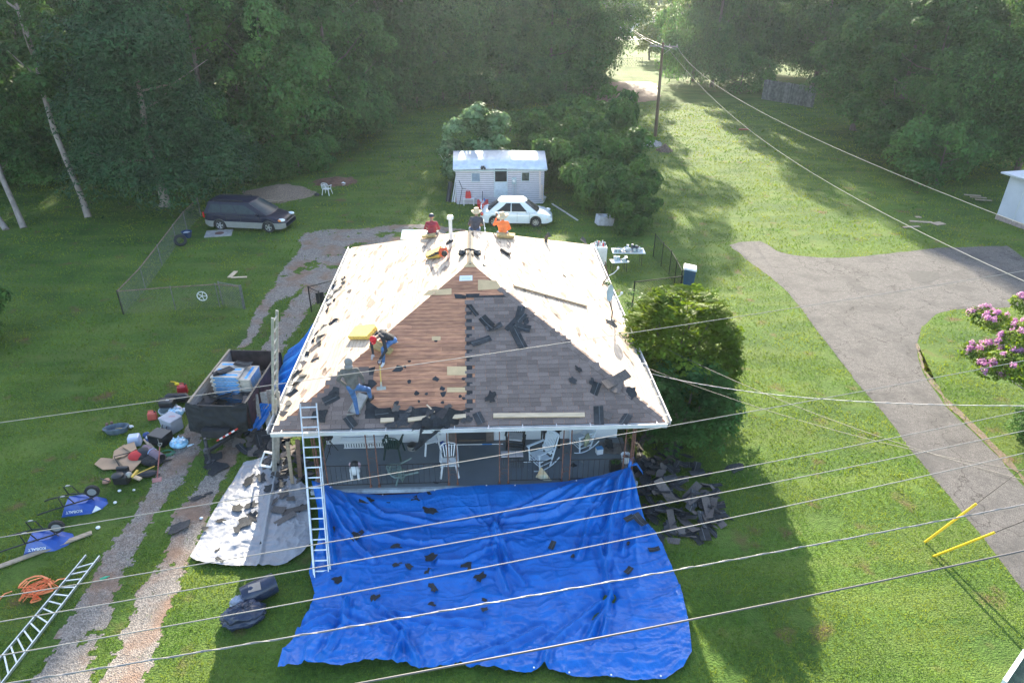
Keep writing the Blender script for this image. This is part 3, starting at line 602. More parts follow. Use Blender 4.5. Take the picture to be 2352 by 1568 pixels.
for i in range(int(vtop/.142)):      # bare tabs of felt in the toothed seam, every second course
    if i % 2 == 0: continue
    mb = MB(); flat(mb, [(useam-.01, i*.142), (useam+.16, i*.142), (useam+.16, i*.142+.13), (useam-.01, i*.142+.13)], 'front', .012, .010, False); obj('felt_strip', mb, FELT, house)
mb = MB(); uu, vv = useam, vtop
flat(mb, [(uu, vv), (uu+1.25, vv), (uu+1.25, vv+.09), (uu, vv+.07)], 'front', .012, .009, False); obj('felt_strip', mb, FELT, house); mb = MB(); flat(mb, [(1072, 684), (1100, 682), (1102, 675), (1070, 676)], 'front', .016); obj('felt_strip', mb, FELT, house); mb = MB(); flat(mb, [(1043, 676), (1058, 677), (1072, 680), (1070, 687), (1046, 686)], 'front', .016)
obj('felt_strip', mb, FELT, house)
# plywood patches
for q in ([(1098, 643), (1140, 645), (1153, 664), (1098, 667)], [(985, 667), (1037, 663), (1037, 677), (972, 679)], [(1027, 842), (1072, 842), (1072, 862), (1027, 862)], [(1027, 890), (1072, 890), (1072, 901), (1027, 901)], [(992, 773), (1012, 773), (1012, 782), (992, 782)], [(1079, 598), (1096, 614), (1064, 614)]): mb = MB(); flat(mb, q, 'front', .013, .006); obj('plywood_patch', mb, PLY, house)
# stubs of felt on the bare boards
rr = random.Random(5)
for px, py, s in [(914, 849, 13), (1002, 871, 9), (940, 877, 6), (957, 903, 9), (1015, 893, 8), (1018, 905, 9), (930, 843, 5), (885, 760, 5), (1000, 783, 5), (1040, 850, 4), (912, 926, 7), (1056, 910, 5), (980, 905, 4), (940, 830, 4), (1017, 925, 6), (962, 922, 5), (1066, 870, 6), (1065, 892, 6), (1067, 915, 6), (1068, 848, 5)]:
    mb = MB(); c = puv([(px, py)])[0]; n = 7; poly = [(c[0]+math.cos(k*2*PI/n)*s*.012*rr.uniform(.5, 1.3), c[1]+math.sin(k*2*PI/n)*s*.010*rr.uniform(.5, 1.3)) for k in range(n)]; flat(mb, poly, 'front', .013, .005, False); obj('felt_remnant', mb, FELT, house)
# beige and grey felt stains left on the side slopes
STAIN = mat('felt_stain', (.23, .165, .125), rough=.8, var=.3, scale=5, isl=.3); 
SPOT = MB(); NSP = 0
for pl, n in (('left', 190), ('right', 150)):
    M2, o2 = fr(pl)
    for _ in range(n):
        v = rr.uniform(.1, TOPS-.5); u = rr.uniform(v/MS+.2, HY1-HY0-v/MS-.2); nn = rr.choice((6, 7, 9)); w_ = rr.uniform(.05, .38)*(1.25 if rr.random() < .2 else .8); h_ = w_*rr.uniform(.16, .45); ang = rr.uniform(-.5, .2)*(1 if pl == 'left' else -1)
        pts = []
        for k in range(nn):
            a = k*2*PI/nn; x = math.cos(a)*w_*rr.uniform(.4, 1.2); y = math.sin(a)*h_*rr.uniform(.4, 1.3); pts.append((u+x*math.cos(ang)-y*math.sin(ang), v+x*math.sin(ang)+y*math.cos(ang)))
        mb = MB() if w_ > .24 and NSP < 98 else SPOT; mb.prism(pts, .003, M2, o2+M2 @ Vector((0, 0, .0135)))
        if mb is not SPOT: NSP += 1; obj('felt_stain', mb, STAIN, house)
tag(obj('felt_specks', SPOT, STAIN, house), kind='stuff')
# hip caps on the right hip, torn towards the bottom
mb = MB(); hp0 = Vector((HX1, HY0, ZE)); hp1 = Vector((HCX, HY0+HW, ZR)); hd = (hp1-hp0); L = hd.length; hd.normalize()
for i in range(int(L*.80/.14)):
    s = .02*L+i*.14; p = hp0+hd*s; dz = .030+.006*rr.random()
    for sd in (-1, 1):
        nn = PLN['front'][2] if sd < 0 else PLN['right'][2]; wd = hd.cross(nn).normalized(); wd = wd if wd.dot(Vector((-1, 0, 0)) if sd < 0 else Vector((0, 1, 0))) > 0 else -wd
        if sd > 0 and rr.random() < .25: continue
        ww = .15*rr.uniform(.75, 1.1); q = [p+nn*dz, p+hd*.17+nn*(dz-.006), p+hd*.17+wd*ww+nn*(dz-.01), p+wd*ww+nn*(dz-.004)]
        mb.add([*q, *[a-nn*.012 for a in q]], [(0, 1, 2, 3), (4, 7, 6, 5), (0, 4, 5, 1), (1, 5, 6, 2), (2, 6, 7, 3), (3, 7, 4, 0)])
obj('hip_cap', mb, SHIN, house)
# gutters and fascia
def gutter(a, b, nrm, name='gutter'):
    a = Vector(a); b = Vector(b); nrm = Vector(nrm); mb = MB(); up = Vector((0, 0, 1))
    mb.bar(a+nrm*.13+up*.0, b+nrm*.13+up*.0, .012, .11); mb.bar(a+nrm*.14+up*.058, b+nrm*.14+up*.058, .03, .014)
    mb.bar(a+nrm*.07-up*.062, b+nrm*.07-up*.062, .12, .01); mb.bar(a-nrm*.0-up*.05, b-nrm*.0-up*.05, .03, .14)
    n = int((b-a).length/.95)
    for i in range(n+1):
        p = a.lerp(b, (i+.3)/(n+.6)); mb.bar(p+up*.062, p+nrm*.14+up*.062, .022, .01)
    g = obj(name, mb, mat('gutter_paint', (.56, .55, .53), rough=.6, var=.12, scale=3), house)
    m2 = MB(); m2.bar(a+nrm*.07-up*.05, b+nrm*.07-up*.05, .10, .006); obj('gutter_bed', m2, mat('gutter_bed', (.09, .10, .11), var=.5, scale=4), g)  # darker strip along the gutter bottom
gutter((HX0-.02, HY0-.02, ZE-.03), (HX1+.02, HY0-.02, ZE-.03), (0, -1, 0))
gutter((HX1+.02, HY0, ZE-.03), (HX1+.02, HY1, ZE-.03), (1, 0, 0)); gutter((HX0-.02, HY1, ZE-.03), (HX0-.02, HY0, ZE-.03), (-1, 0, 0))
mb = MB(); mb.box((HCX, (HY0+HY1)/2, ZE-.12), (HX1-HX0-.06, HY1-HY0-.06, .03)); obj('soffit', mb, WHITED, house)
# walls with siding
mb = MB(); WX0, WX1, WY0, WY1 = -4.95, 4.42, 17.95, 28.75
SIDING = mat('siding', (.72, .73, .74), rough=.5, var=.06, scale=2)
for i in range(17):
    z = .42+i*.145
    if z > 2.72: break
    mb.box(((WX0+WX1)/2, (WY0+WY1)/2, z+.07), (WX1-WX0+.024, WY1-WY0+.024, .146), taper=.9985)
obj('wall', mb, SIDING, house)
mb = MB(); mb.box(((WX0+WX1)/2, (WY0+WY1)/2, .2), (WX1-WX0-.02, WY1-WY0-.02, .46)); BRICK = mat('brick', (.24, .10, .07), rough=.9, var=.3, scale=9, bump=.4, bscale=20); obj('foundation', mb, BRICK, house)
# door, windows
mb = MB(); mb.box((-.32, 17.90, 1.5), (1.45, .08, 2.15)); dr = obj('door', mb, mat('door_frame', (.13, .10, .085), var=.2), house)
mb = MB(); mb.box((-.32, 17.84, 1.52), (.95, .04, 1.95)); pn = obj('screen_panel', mb, mat('screen', (.035, .038, .042), rough=.4), dr); mb = MB(); mb.box((-.32, 17.81, .62), (.86, .02, .06)); mb.box((.05, 17.81, 1.5), (.03, .05, .1)); obj('kick_rail', mb, mat('door_trim', (.10, .075, .06)), dr)
for x in (-3.3, 2.9):
    mb = MB(); mb.box((x, 17.92, 1.75), (1.3, .06, 1.2)); wf = obj('window', mb, WHITE, house); mb = MB(); mb.box((x, 17.88, 1.75), (1.1, .02, 1.0)); obj('pane', mb, glassy('pane_glass'), wf)
for y in (20.5, 23.5, 26.4):
    for x, s in ((WX0, -1), (WX1, 1)):
        mb = MB(); mb.box((x+s*.02, y, 1.75), (.06, 1.1, 1.2)); wf = obj('window', mb, WHITE, house); mb = MB(); mb.box((x+s*.055, y, 1.75), (.02, .95, 1.0)); obj('pane', mb, glassy('pane_glass'), wf)
# porch
PY0, PY1, PZ = 15.76, 17.95, .5
PORCH = mat('porch_paint', (.15, .17, .19), rough=.5, var=.0, scale=1.6, col2=(.12, .14, .16), bump=.1)
def porch_mat():
    m = PORCH.copy(); m.name = 'porch_floor'; t = m.node_tree; N = t.nodes; L = t.links; b = N['Principled BSDF']
    tc = N.new('ShaderNodeTexCoord'); n = N.new('ShaderNodeTexNoise'); n.inputs['Scale'].default_value = 2.4; n.inputs['Detail'].default_value = 8; n.inputs['Roughness'].default_value = .7; L.new(tc.outputs['Object'], n.inputs['Vector'])
    r = N.new('ShaderNodeValToRGB'); r.color_ramp.elements[0].position = .64; r.color_ramp.elements[1].position = .69; L.new(n.outputs[0], r.inputs[0])
    mx = N.new('ShaderNodeMix'); mx.data_type = 'RGBA'; L.new(r.outputs[0], mx.inputs[0]); src = b.inputs['Base Color'].links[0].from_socket; L.new(src, mx.inputs[6]); mx.inputs[7].default_value = (.30, .28, .25, 1); L.new(mx.outputs[2], b.inputs['Base Color']); return m
PF = porch_mat()
mb = MB(); mb.box(((-4.98+4.62)/2, (PY0+PY1)/2, PZ-.06), (9.6, PY1-PY0, .12)); pf = obj('porch_floor', mb, PF, house, bevel=.01)
mb = MB(); mb.box((-.18, PY0-.03, PZ-.075), (9.66, .10, .13)); obj('porch_edge', mb, mat('porch_edge', (.30, .34, .37), rough=.6, var=.3, scale=5), house, bevel=.008)
mb = MB(); mb.box((-.18, (PY0+PY1)/2+.05, .18), (9.5, PY1-PY0-.05, .36)); obj('porch_foundation', mb, BRICK, house)
mb = MB(); mb.box((-.35, PY0-.22, .26), (1.7, .34, .14)); mb.box((-.35, PY0-.5, .11), (1.7, .34, .14)); obj('porch_step', mb, PF, house)
# iron posts with scrolls
PYP = PY0+.06
def post_pair(xa, xb, y=PYP, yb=None):
    mb = MB(); yb = y if yb is None else yb
    for x, yy in ((xa, y), (xb, yb)): mb.box((x, yy, (PZ+2.75)/2), (.03, .03, 2.75-PZ)); mb.box((x, yy, PZ+.03), (.07, .07, .05))
    c = Vector(((xa+xb)/2, (y+yb)/2, 0)); w_ = Vector((xb-xa, yb-y, 0))
    for z, s in ((2.45, 1), (1.95, -1), (1.45, 1), (.95, -1), (.8, 1)):
        mb.tube([c+w_*(.42*math.cos(a)*.95)+Vector((0, 0, z+.11*math.sin(a))) for a in [k*PI/7+(0 if s > 0 else .6) for k in range(10)]], .006, 5)
    obj('porch_post', mb, RUST, house)
for xa, xb in ((-3.27, -3.02), (-.98, -.72), (.52, .78), (2.37, 2.60), (4.18, 4.40)): post_pair(xa, xb)
post_pair(-4.72, -4.50); post_pair(4.45, 4.45, PYP, PYP+.28); post_pair(-4.78, -4.78, PYP, PYP+.28)
def rail(x0, x1, y0=PYP, y1=None):
    y1 = y0 if y1 is None else y1; mb = MB(); a = Vector((x0, y0, 0)); b = Vector((x1, y1, 0)); n = int((b-a).length/.165)
    for z in (PZ+.10, PZ+.80): mb.bar(a+Vector((0, 0, z)), b+Vector((0, 0, z)), .022, .014)
    for i in range(n+1):
        p = a.lerp(b, (i+.5)/(n+1)); mb.bar(p+Vector((0, 0, PZ+.1)), p+Vector((0, 0, PZ+.8)), .011, .011, up=(1, 0, 0))
    obj('railing', mb, IRON, house)
rail(-4.6, -3.27); rail(-3.02, -.98); rail(.78, 2.37); rail(2.60, 4.18); rail(4.45, 4.45, PYP+.3, PY1-.1); rail(-4.78, -4.78, PYP+.3, PY1-.1)
# ================================================================ tarps and sheets
def polyline(pts, n):
    P = np.array(pts, float); d = np.r_[0, np.cumsum(np.linalg.norm(np.diff(P, axis=0), axis=1))]; t = np.linspace(0, d[-1], n)
    return np.stack([np.interp(t, d, P[:, k]) for k in range(3)], 1)
def W3(pts): return [tuple(G(p[0], p[1], p[2] if len(p) > 2 else .03)) for p in pts]
def coons(top, bot, lef, rig, nu, nv):
    T, B, L, Rr = polyline(top, nu), polyline(bot, nu), polyline(lef, nv), polyline(rig, nv)
    u = np.linspace(0, 1, nu)[None, :, None]; v = np.linspace(0, 1, nv)[:, None, None]
    return (1-v)*T[None]+v*B[None]+(1-u)*L[:, None]+u*Rr[:, None]-((1-u)*(1-v)*T[0]+u*(1-v)*T[-1]+(1-u)*v*B[0]+u*v*B[-1])
def ridge(x, y, s, o=3):
    r = 0; a = 1; t = 0
    for k in range(o):
        n = vnoise(x*2**k, y*2**k, s+k*7); r = r+a*(1-np.abs(2*n-1))**2.2; t += a; a *= .5
    return r/t
def gridobj(name, P, m, smooth=True, parent=None):
    nv, nu = P.shape[:2]; i = np.arange(nu-1)[None, :]+np.arange(nv-1)[:, None]*nu; i = i.ravel()
    me = npmesh(name, P.reshape(-1, 3), np.stack([i, i+nu, i+nu+1, i+1], 1), m)
    if smooth: me.polygons.foreach_set('use_smooth', [True]*len(me.polygons))
    return link(name, me, parent)
BLUE = mat('blue_tarp', (.0, .15, .54), rough=.34, var=.0, scale=2.2, bump=.35, bscale=14, spec=.45, col2=(.0, .11, .43), trans=.05, dist=.05)
GREYT = mat('grey_tarp', (.27, .27, .285), rough=.45, var=.08, scale=3, bump=.5, bscale=9, spec=.5, dist=.03)
# big blue tarp in front of the porch
top = W3([(716, 1103, .85), (760, 1116, .62), (800, 1127, .42), (880, 1134, .30), (960, 1130, .34), (1020, 1116, .48), (1100, 1112, .57), (1200, 1112, .57), (1300, 1105, .62), (1380, 1091, .78), (1447, 1072, 1.03)])
bot = W3([(640, 1542), (700, 1538), (784, 1537), (840, 1530), (897, 1521), (934, 1529), (971, 1541), (1017, 1539), (1057, 1530), (1117, 1539), (1184, 1547), (1220, 1549), (1247, 1533), (1304, 1555), (1451, 1564), (1527, 1562), (1568, 1536), (1588, 1500)])
lef = W3([(716, 1103, .85), (726, 1150, .4), (734, 1190, .1), (735, 1235), (718, 1290), (711, 1320), (724, 1368), (713, 1405), (692, 1440), (668, 1480), (651, 1500), (640, 1542)])
rig = W3([(1447, 1072, 1.03), (1460, 1125, .6), (1478, 1185, .2), (1502, 1222, .08), (1530, 1280), (1562, 1350), (1580, 1430), (1588, 1500)])
nu, nv = 340, 260
P = coons(top, bot, lef, rig, nu, nv); u = np.linspace(0, 1, nu)[None, :]+np.zeros((nv, 1)); v = np.linspace(0, 1, nv)[:, None]+np.zeros((1, nu))
X, Y = P[..., 0].copy(), P[..., 1].copy()
zt = P[0, :, 2][None, :]; ss = np.clip(v/.30, 0, 1); ss = ss*ss*(3-2*ss); P[..., 2] = .03+(zt-.03)*(1-ss)
wx = X+.5*(fbm(X*.9, Y*.9, 3, 5)-.5); wy = Y+.5*(fbm(X*.9+9, Y*.9, 3, 6)-.5)
fold = ridge(wx*.8+wy*.35, wy*2.1-wx*.3, 11)*.11*np.clip(v*3, .3, 1)+ridge(wx*3, wy*3.4, 23)*.030+ridge(wx*7+wy*2, wy*7.4, 27, 2)*.012
low = np.clip((v-.5)*2, 0, 1); fold += ridge(wx*1.5+wy*.9, wy*1.1-wx*1.2, 31)*.19*low*np.clip(1.15-u, .25, 1)
fold += np.exp(-((u-.10)**2)/.01)*ridge(wx*2.4, wy*.8, 41)*.20*np.clip(v*1.4, 0, 1)
for (cx, cy, cz), A, k, dec, w0 in ((top[-1], .22, 26, 2.6, 0), (top[0], .18, 22, 2.4, 1), (tuple(G(1135, 1212, .3)), .17, 15, .9, 2)):
    dx, dy = X-cx, Y-cy; r = np.hypot(dx, dy); th = np.arctan2(dy, dx); nn = vnoise(th*k/3.+50, r*.25, 60+w0)
    fold += A*np.exp(-((r-.9*(w0 < 2))/dec)**2)*np.clip(r*1.4, 0, 1)*(1-np.abs(2*nn-1))**1.8*(1 if w0 == 2 else np.clip(1.2-r/5, 0, 1))
c = G(1135, 1212, .3); P[..., 2] += .36*np.exp(-np.hypot(X-c.x, Y-c.y)/.38)
# sagging swags under the porch edge
P[..., 1] -= (.10*ridge(X*.25, P[..., 2]*0+v*9+X*.08, 71))*np.clip(1-v*3.2, 0, 1)*np.clip(v*30, 0, 1)
for cp in [[(1137, 1209), (1144, 1299), (1164, 1355)], [(1142, 1212), (1167, 1299), (1204, 1335)], [(1446, 1082), (1407, 1185), (1394, 1299)], [(1446, 1082), (1437, 1195), (1432, 1270)], [(1444, 1082), (1351, 1212), (1331, 1279)], [(1407, 1365), (1351, 1469)], [(1404, 1365), (1387, 1459)], [(1397, 1372), (1264, 1479), (1251, 1535)], [(1251, 1439), (1167, 1482), (1051, 1529)], [(877, 1399), (971, 1419), (1104, 1429)], [(884, 1429), (931, 1462), (961, 1525)], [(911, 1512), (931, 1445), (894, 1412)], [(784, 1145), (851, 1232), (971, 1245), (1017, 1242)], [(784, 1132), (884, 1185), (1017, 1202), (1134, 1200)], [(1151, 1205), (1284, 1185), (1401, 1129), (1444, 1085)], [(1151, 1198), (1284, 1155), (1437, 1082)], [(1011, 1289), (1064, 1289), (1134, 1259)], [(1440, 1100), (1380, 1260), (1404, 1365)], [(722, 1115), (760, 1200), (770, 1300)], [(722, 1115), (800, 1230), (860, 1290)], [(690, 1450), (760, 1420), (850, 1450)], [(740, 1520), (790, 1440), (800, 1380)]]:
    cp = [G(a, b, .1) for a, b in cp]; D_ = np.full(X.shape, 9.)
    for a, b in zip(cp, cp[1:]):
        ax, ay, bx, by = a.x, a.y, b.x, b.y; L2 = (bx-ax)**2+(by-ay)**2; t_ = np.clip(((X-ax)*(bx-ax)+(Y-ay)*(by-ay))/L2, 0, 1); D_ = np.minimum(D_, np.hypot(X+.06*fbm(X*3, Y*3, 2, 5)-ax-t_*(bx-ax), Y-ay-t_*(by-ay)))
    fold += .12*np.exp(-(D_/.045)**2)-.05*np.exp(-((D_-.13)/.06)**2)
for q_ in [.16, .33, .5, .67, .84]: fold += .030*np.exp(-((u+.01*(fbm(v*6, v*0+q_, 2, 3)-.5)-q_)/.0035)**2)+.026*np.exp(-((v-q_)/.0045)**2)
P[..., 2] += fold*np.clip(v*12, .0, 1)
m_in = (P[..., 1] > PY0-.09) & (P[..., 2] < .6); P[..., 1] = np.where(m_in, np.minimum(P[..., 1], PY0-.09), P[..., 1])
bt = gridobj('blue_tarp', P, BLUE); tag(bt, 'large wrinkled bright blue tarp spread on the lawn in front of the porch', 'tarp')
TARP_P = P
def tarp_z(x, y):
    d = (TARP_P[..., 0]-x)**2+(TARP_P[..., 1]-y)**2; return float(TARP_P[..., 2].ravel()[d.argmin()])
for k in (20, 75, 130, 185, 215, 280): mb = MB(); mb.lathe([(.022, 0), (.022, .01), (.01, .012)], tuple(P[2, k]+np.array([0, -.02, .015])), 10); obj('grommet', mb, WHITE, bt)
for k in (200, 230, 262, 300): mb = MB(); mb.lathe([(.022, 0), (.022, .01), (.01, .012)], tuple(P[-3, k]+np.array([0, 0, .015])), 10); obj('grommet', mb, WHITE, bt)
# knot of the tarp at the corner post
mb = MB(); q = top[-1]; mb.tube([Vector(q)+Vector((-.04, 0, -.06)), Vector(q)+Vector((0, .03, .06)), Vector(q)+Vector((.03, .1, .18)), Vector(q)+Vector((.12, .14, .26))], [.03, .06, .045, .02], 8)
mb.tube([Vector(q)+Vector((0, .02, .04)), Vector(q)+Vector((.22, .12, .02)), Vector(q)+Vector((.38, .05, -.22)), Vector(q)+Vector((.42, .02, -.3))], [.03, .08, .06, .02], 8, flat=.4)
obj('tarp_knot', mb, BLUE, bt, smooth=True)
# grey tarp on the left
top = W3([(612, 1050, .12), (640, 1060, .1), (680, 1100), (705, 1120)]); bot = W3([(437, 1281), (455, 1291), (472, 1297), (530, 1302), (590, 1304), (640, 1300), (662, 1294), (690, 1276), (716, 1250)])
lef = W3([(612, 1050, .12), (560, 1065), (520, 1130), (480, 1200), (437, 1281)]); rig = W3([(705, 1120), (712, 1170), (716, 1210), (716, 1250)])
nu, nv = 160, 150
P = coons(top, bot, lef, rig, nu, nv); X, Y = P[..., 0].copy(), P[..., 1].copy(); wx = X+.4*fbm(X*1.3, Y*1.3, 3, 5); wy = Y+.4*fbm(X*1.3+9, Y*1.3, 3, 6)
P[..., 2] += ridge(wx*1.6, wy*1.3, 11)*.09+ridge(wx*4, wy*4, 23)*.035
a = G(640, 1060); b = G(597, 1302); ab = (b-a); ab.z = 0; L = ab.length; ab /= L; dd = np.abs((X-a.x)*ab.y-(Y-a.y)*ab.x); P[..., 2] += .08*np.exp(-(dd/.05)**2)
gt = gridobj('grey_tarp', P, GREYT); tag(gt, 'silver grey tarp littered with shingles beside the gravel track', 'tarp')
# blue tarp slung from the left eave to the trailer
def hung(name, label, T, B, Lf, Rg, m, nu=90, nv=80, amp=.10, freq=9, seed=3, sag=.15, cat='tarp', parent=None):
    P = coons(T, B, Lf, Rg, nu, nv); u = np.linspace(0, 1, nu)[None, :]+np.zeros((nv, 1)); v = np.linspace(0, 1, nv)[:, None]+np.zeros((1, nu))
    du = np.gradient(P, axis=1); dv = np.gradient(P, axis=0); n = np.cross(du, dv); n /= (np.linalg.norm(n, axis=2)[..., None]+1e-9)
    f = (1-np.abs(2*vnoise(u*freq+.6*vnoise(u*3, v*3, 4), v*.9, seed)-1))**1.6*amp+ridge(u*6, v*7, seed+3)*amp*.25
    P = P+n*(f*np.clip(v*8, .15, 1))[..., None]; P[..., 2] -= sag*np.sin(v*PI)*.6
    o = gridobj(name, P, m, parent=parent)
    if label: tag(o, label, cat)
    return o
def at3(px, py, z): return tuple(G(px, py, z))
T = [(-5.80, 22.6, 2.86), (-5.80, 20.4, 2.84), (-5.80, 18.1, 2.84)]; B = [at3(660, 800, .9), at3(622, 880, .7), at3(614, 905, .5), at3(644, 935, .25)]
hung('hanging_tarp', 'blue tarp slung from the left eave down to the trailer', T, B, [T[0], at3(690, 765, 1.9), B[0]], [T[-1], at3(660, 905, 1.5), B[-1]], BLUE, amp=.16, freq=13, seed=8)
T = [at3(598, 925, 1.0), at3(630, 928, .9)]; B = [at3(562, 985, .25), at3(580, 1004, .05), at3(588, 1003, .05)]
hung('tarp_end', 'loose end of blue tarp hanging between trailer and ladder', T, B, [T[0], at3(560, 960, .6), B[0]], [T[-1], at3(600, 970, .5), B[-1]], BLUE, amp=.08, freq=6, seed=12, nu=40, nv=50)
# two dark bundles on the lit grass
def bundle(name, label, c, rx, ry, rz_, rot, seed, m, hole=False):
    n1, n2 = 70, 46; th = np.linspace(0, 2*PI, n1)[None, :]; ph = np.linspace(.02, PI-.02, n2)[:, None]
    x = np.cos(th)*np.sin(ph); y = np.sin(th)*np.sin(ph); z = np.cos(ph)+0*th
    rr_ = .80+.36*ridge(th*1.6+0*ph, ph*2.2+0*th, seed)+.10*ridge(th*4+ph, ph*5+0*th, seed+2)
    w_ = np.clip((PI-np.abs(th-PI))/.5, 0, 1); rr_ = rr_*w_+(.95)*(1-w_)
    P = np.stack([x*rx*rr_, y*ry*rr_, np.maximum(z*rz_*1.15*rr_+rz_*.75, .01)], 2); ca, sa = math.cos(rot), math.sin(rot)
    Q = P.copy(); Q[..., 0] = P[..., 0]*ca-P[..., 1]*sa+c[0]; Q[..., 1] = P[..., 0]*sa+P[..., 1]*ca+c[1]
    return tag(gridobj(name, Q, m), label, 'bundle')
NAVY = mat('navy_plastic', (.018, .026, .055), rough=.28, var=.4, scale=4, bump=.5, bscale=10, spec=.6, dist=.03)
SILV = mat('silver_side', (.32, .34, .42), rough=.3, var=.4, scale=4, bump=.5, bscale=10, spec=.6, dist=.03)
c = G(562, 1415, .1); bundle('tarp_bundle', 'crumpled dark plastic sheet bundle on the sunlit grass', c, .52, .33, .22, .35, 4, NAVY)
c = G(553, 1392, .2); bundle('plastic_bag', 'silvery folded plastic sheet lying on the dark bundle', c+Vector((0, .12, 0)), .30, .16, .20, -.1, 9, SILV)
# roll of dark membrane
r = thing('membrane_roll', 'thick dark roll of roofing membrane standing askew on the sunlit grass', 'roll', G(600, 1372), .55)
mb = MB(); mb.tube([(-.42, 0, .27), (-.2, 0, .28), (.1, .01, .27), (.40, .02, .28)], [.25, .27, .27, .25], 26); obj('roll', mb, NAVY, r, smooth=.8)
mb = MB()
for k in range(4): mb.tube([(.405+.004*k, .02+math.cos(a)*(.20-.045*k), .28+math.sin(a)*(.20-.045*k)) for a in [j*PI/8 for j in range(15)]], .008, 5)
obj('wound_layers', mb, mat('layer_edge', (.07, .08, .11), rough=.6), r)
mb = MB(); mb.add([(-.28, -.16, .50), (.02, -.20, .475), (.05, -.02, .56), (-.22, .03, .56)], [(0, 1, 2, 3)]); obj('tan_label', mb, mat('tan_patch', (.35, .27, .22)), r, thick=.004)
# ================================================================ shingle scraps
def frame_for(n, rz):
    n = Vector(n).normalized(); a = Vector((math.cos(rz), math.sin(rz), 0)); a = (a-n*a.dot(n)).normalized(); b = n.cross(a)
    return Matrix(((a.x, b.x, n.x), (a.y, b.y, n.y), (a.z, b.z, n.z))).to_4x4()
def scrap_mesh(i):
    r = random.Random(i*13+1); mb = MB(); n = r.choice((11, 13, 15)); sx, sy = r.uniform(.75, 1.1), r.uniform(.35, .8); k1, k2 = r.uniform(.1, .9), r.uniform(-.3, .6)
    zf = lambda x, y: .004+k1*.16*abs(x)**1.8*(1 if x > 0 else .35)+k2*.14*y*y+.012*math.sin(x*7+i)
    rad = [r.uniform(.5, 1.15)*(1 if k % 3 else .78) for k in range(n)]
    rings = []
    for f in (1.0, .7, .38):
        rings.append([(math.cos(2*PI*k/n)*sx*rad[k]*f, math.sin(2*PI*k/n)*sy*rad[k]*f) for k in range(n)])
    vs = [(x, y, max(.003, zf(x, y))) for rg in rings for x, y in rg]+[(0, 0, max(.003, zf(0, 0)))]; N0 = len(vs)
    vs += [(x, y, z-.018) for x, y, z in vs]; fs = []
    for j in range(2):
        for k in range(n): a, b, c, d = j*n+k, j*n+(k+1) % n, (j+1)*n+(k+1) % n, (j+1)*n+k; fs += [(a, b, c, d), (a+N0, d+N0, c+N0, b+N0)]
    for k in range(n): fs += [(2*n+k, 2*n+(k+1) % n, 3*n), (2*n+(k+1) % n+N0, 2*n+k+N0, 3*n+N0), (k+N0, (k+1) % n+N0, (k+1) % n, k)]
    mb.add(vs, fs); return mb
def tab_mesh(i):
    r = random.Random(i*7+3); mb = MB(); L = r.choice((.5, .9, .9, .62)); W_ = .30; nx = 8; bend = r.uniform(-.10, .14); tw = r.uniform(-.05, .05)
    for q in range(nx):
        x0, x1 = -L/2+L*q/nx, -L/2+L*(q+1)/nx; z = lambda x, y: .006+abs(bend)*(x/L*2)**2*.6+(tw*y*x*3 if bend > 0 else 0)
        for y0, y1, mi in ((-W_/2, .02, 0), (.02, .036, 1), (.036, W_/2, 0)):
            mb.cur = mi; mb.add([(x0, y0, z(x0, y0)), (x1, y0, z(x1, y0)), (x1, y1, z(x1, y1)), (x0, y1, z(x0, y1)), (x0, y0, z(x0, y0)-.009), (x1, y0, z(x1, y0)-.009), (x1, y1, z(x1, y1)-.009), (x0, y1, z(x0, y1)-.009)], [(0, 1, 2, 3), (7, 6, 5, 4), (0, 4, 5, 1), (2, 6, 7, 3), (1, 5, 6, 2), (3, 7, 4, 0)])
    return mb
SEAL = mat('seal_strip', (.13, .14, .15), rough=.7)
SCR = [scrap_mesh(i).mesh('scrap', SCRAP, smooth=.7) for i in range(9)]; SCRG = [scrap_mesh(i+20).mesh('scrap', SCRAPG, smooth=.7) for i in range(4)]
TAB = [tab_mesh(i).mesh('strip', [SCRAP, SEAL]) for i in range(5)]; TABG = [tab_mesh(i+9).mesh('strip', [SCRAPG, SCRAPG]) for i in range(4)]
NS = [0]
def scrap(p, s, label, group, n=(0, 0, 1), rz=None, kind='torn', lift=.0, tilt=.12):
    NS[0] += 1; r = random.Random(NS[0]*31); me = {'torn': SCR, 'tab': TAB, 'grey': SCRG, 'tabg': TABG}[kind]; me = r.choice(me)
    o = link('shingle_strip' if kind.startswith('tab') else 'shingle_scrap', me); nn = Vector(n)+Vector((r.uniform(-tilt, tilt), r.uniform(-tilt, tilt), 0))
    Mx = frame_for(nn, r.uniform(0, 6.28) if rz is None else rz); Mx.translation = Vector(p)+Vector(n)*lift; o.matrix_world = Mx @ Matrix.Scale(s, 4)
    return tag(o, label, 'shingle', group)
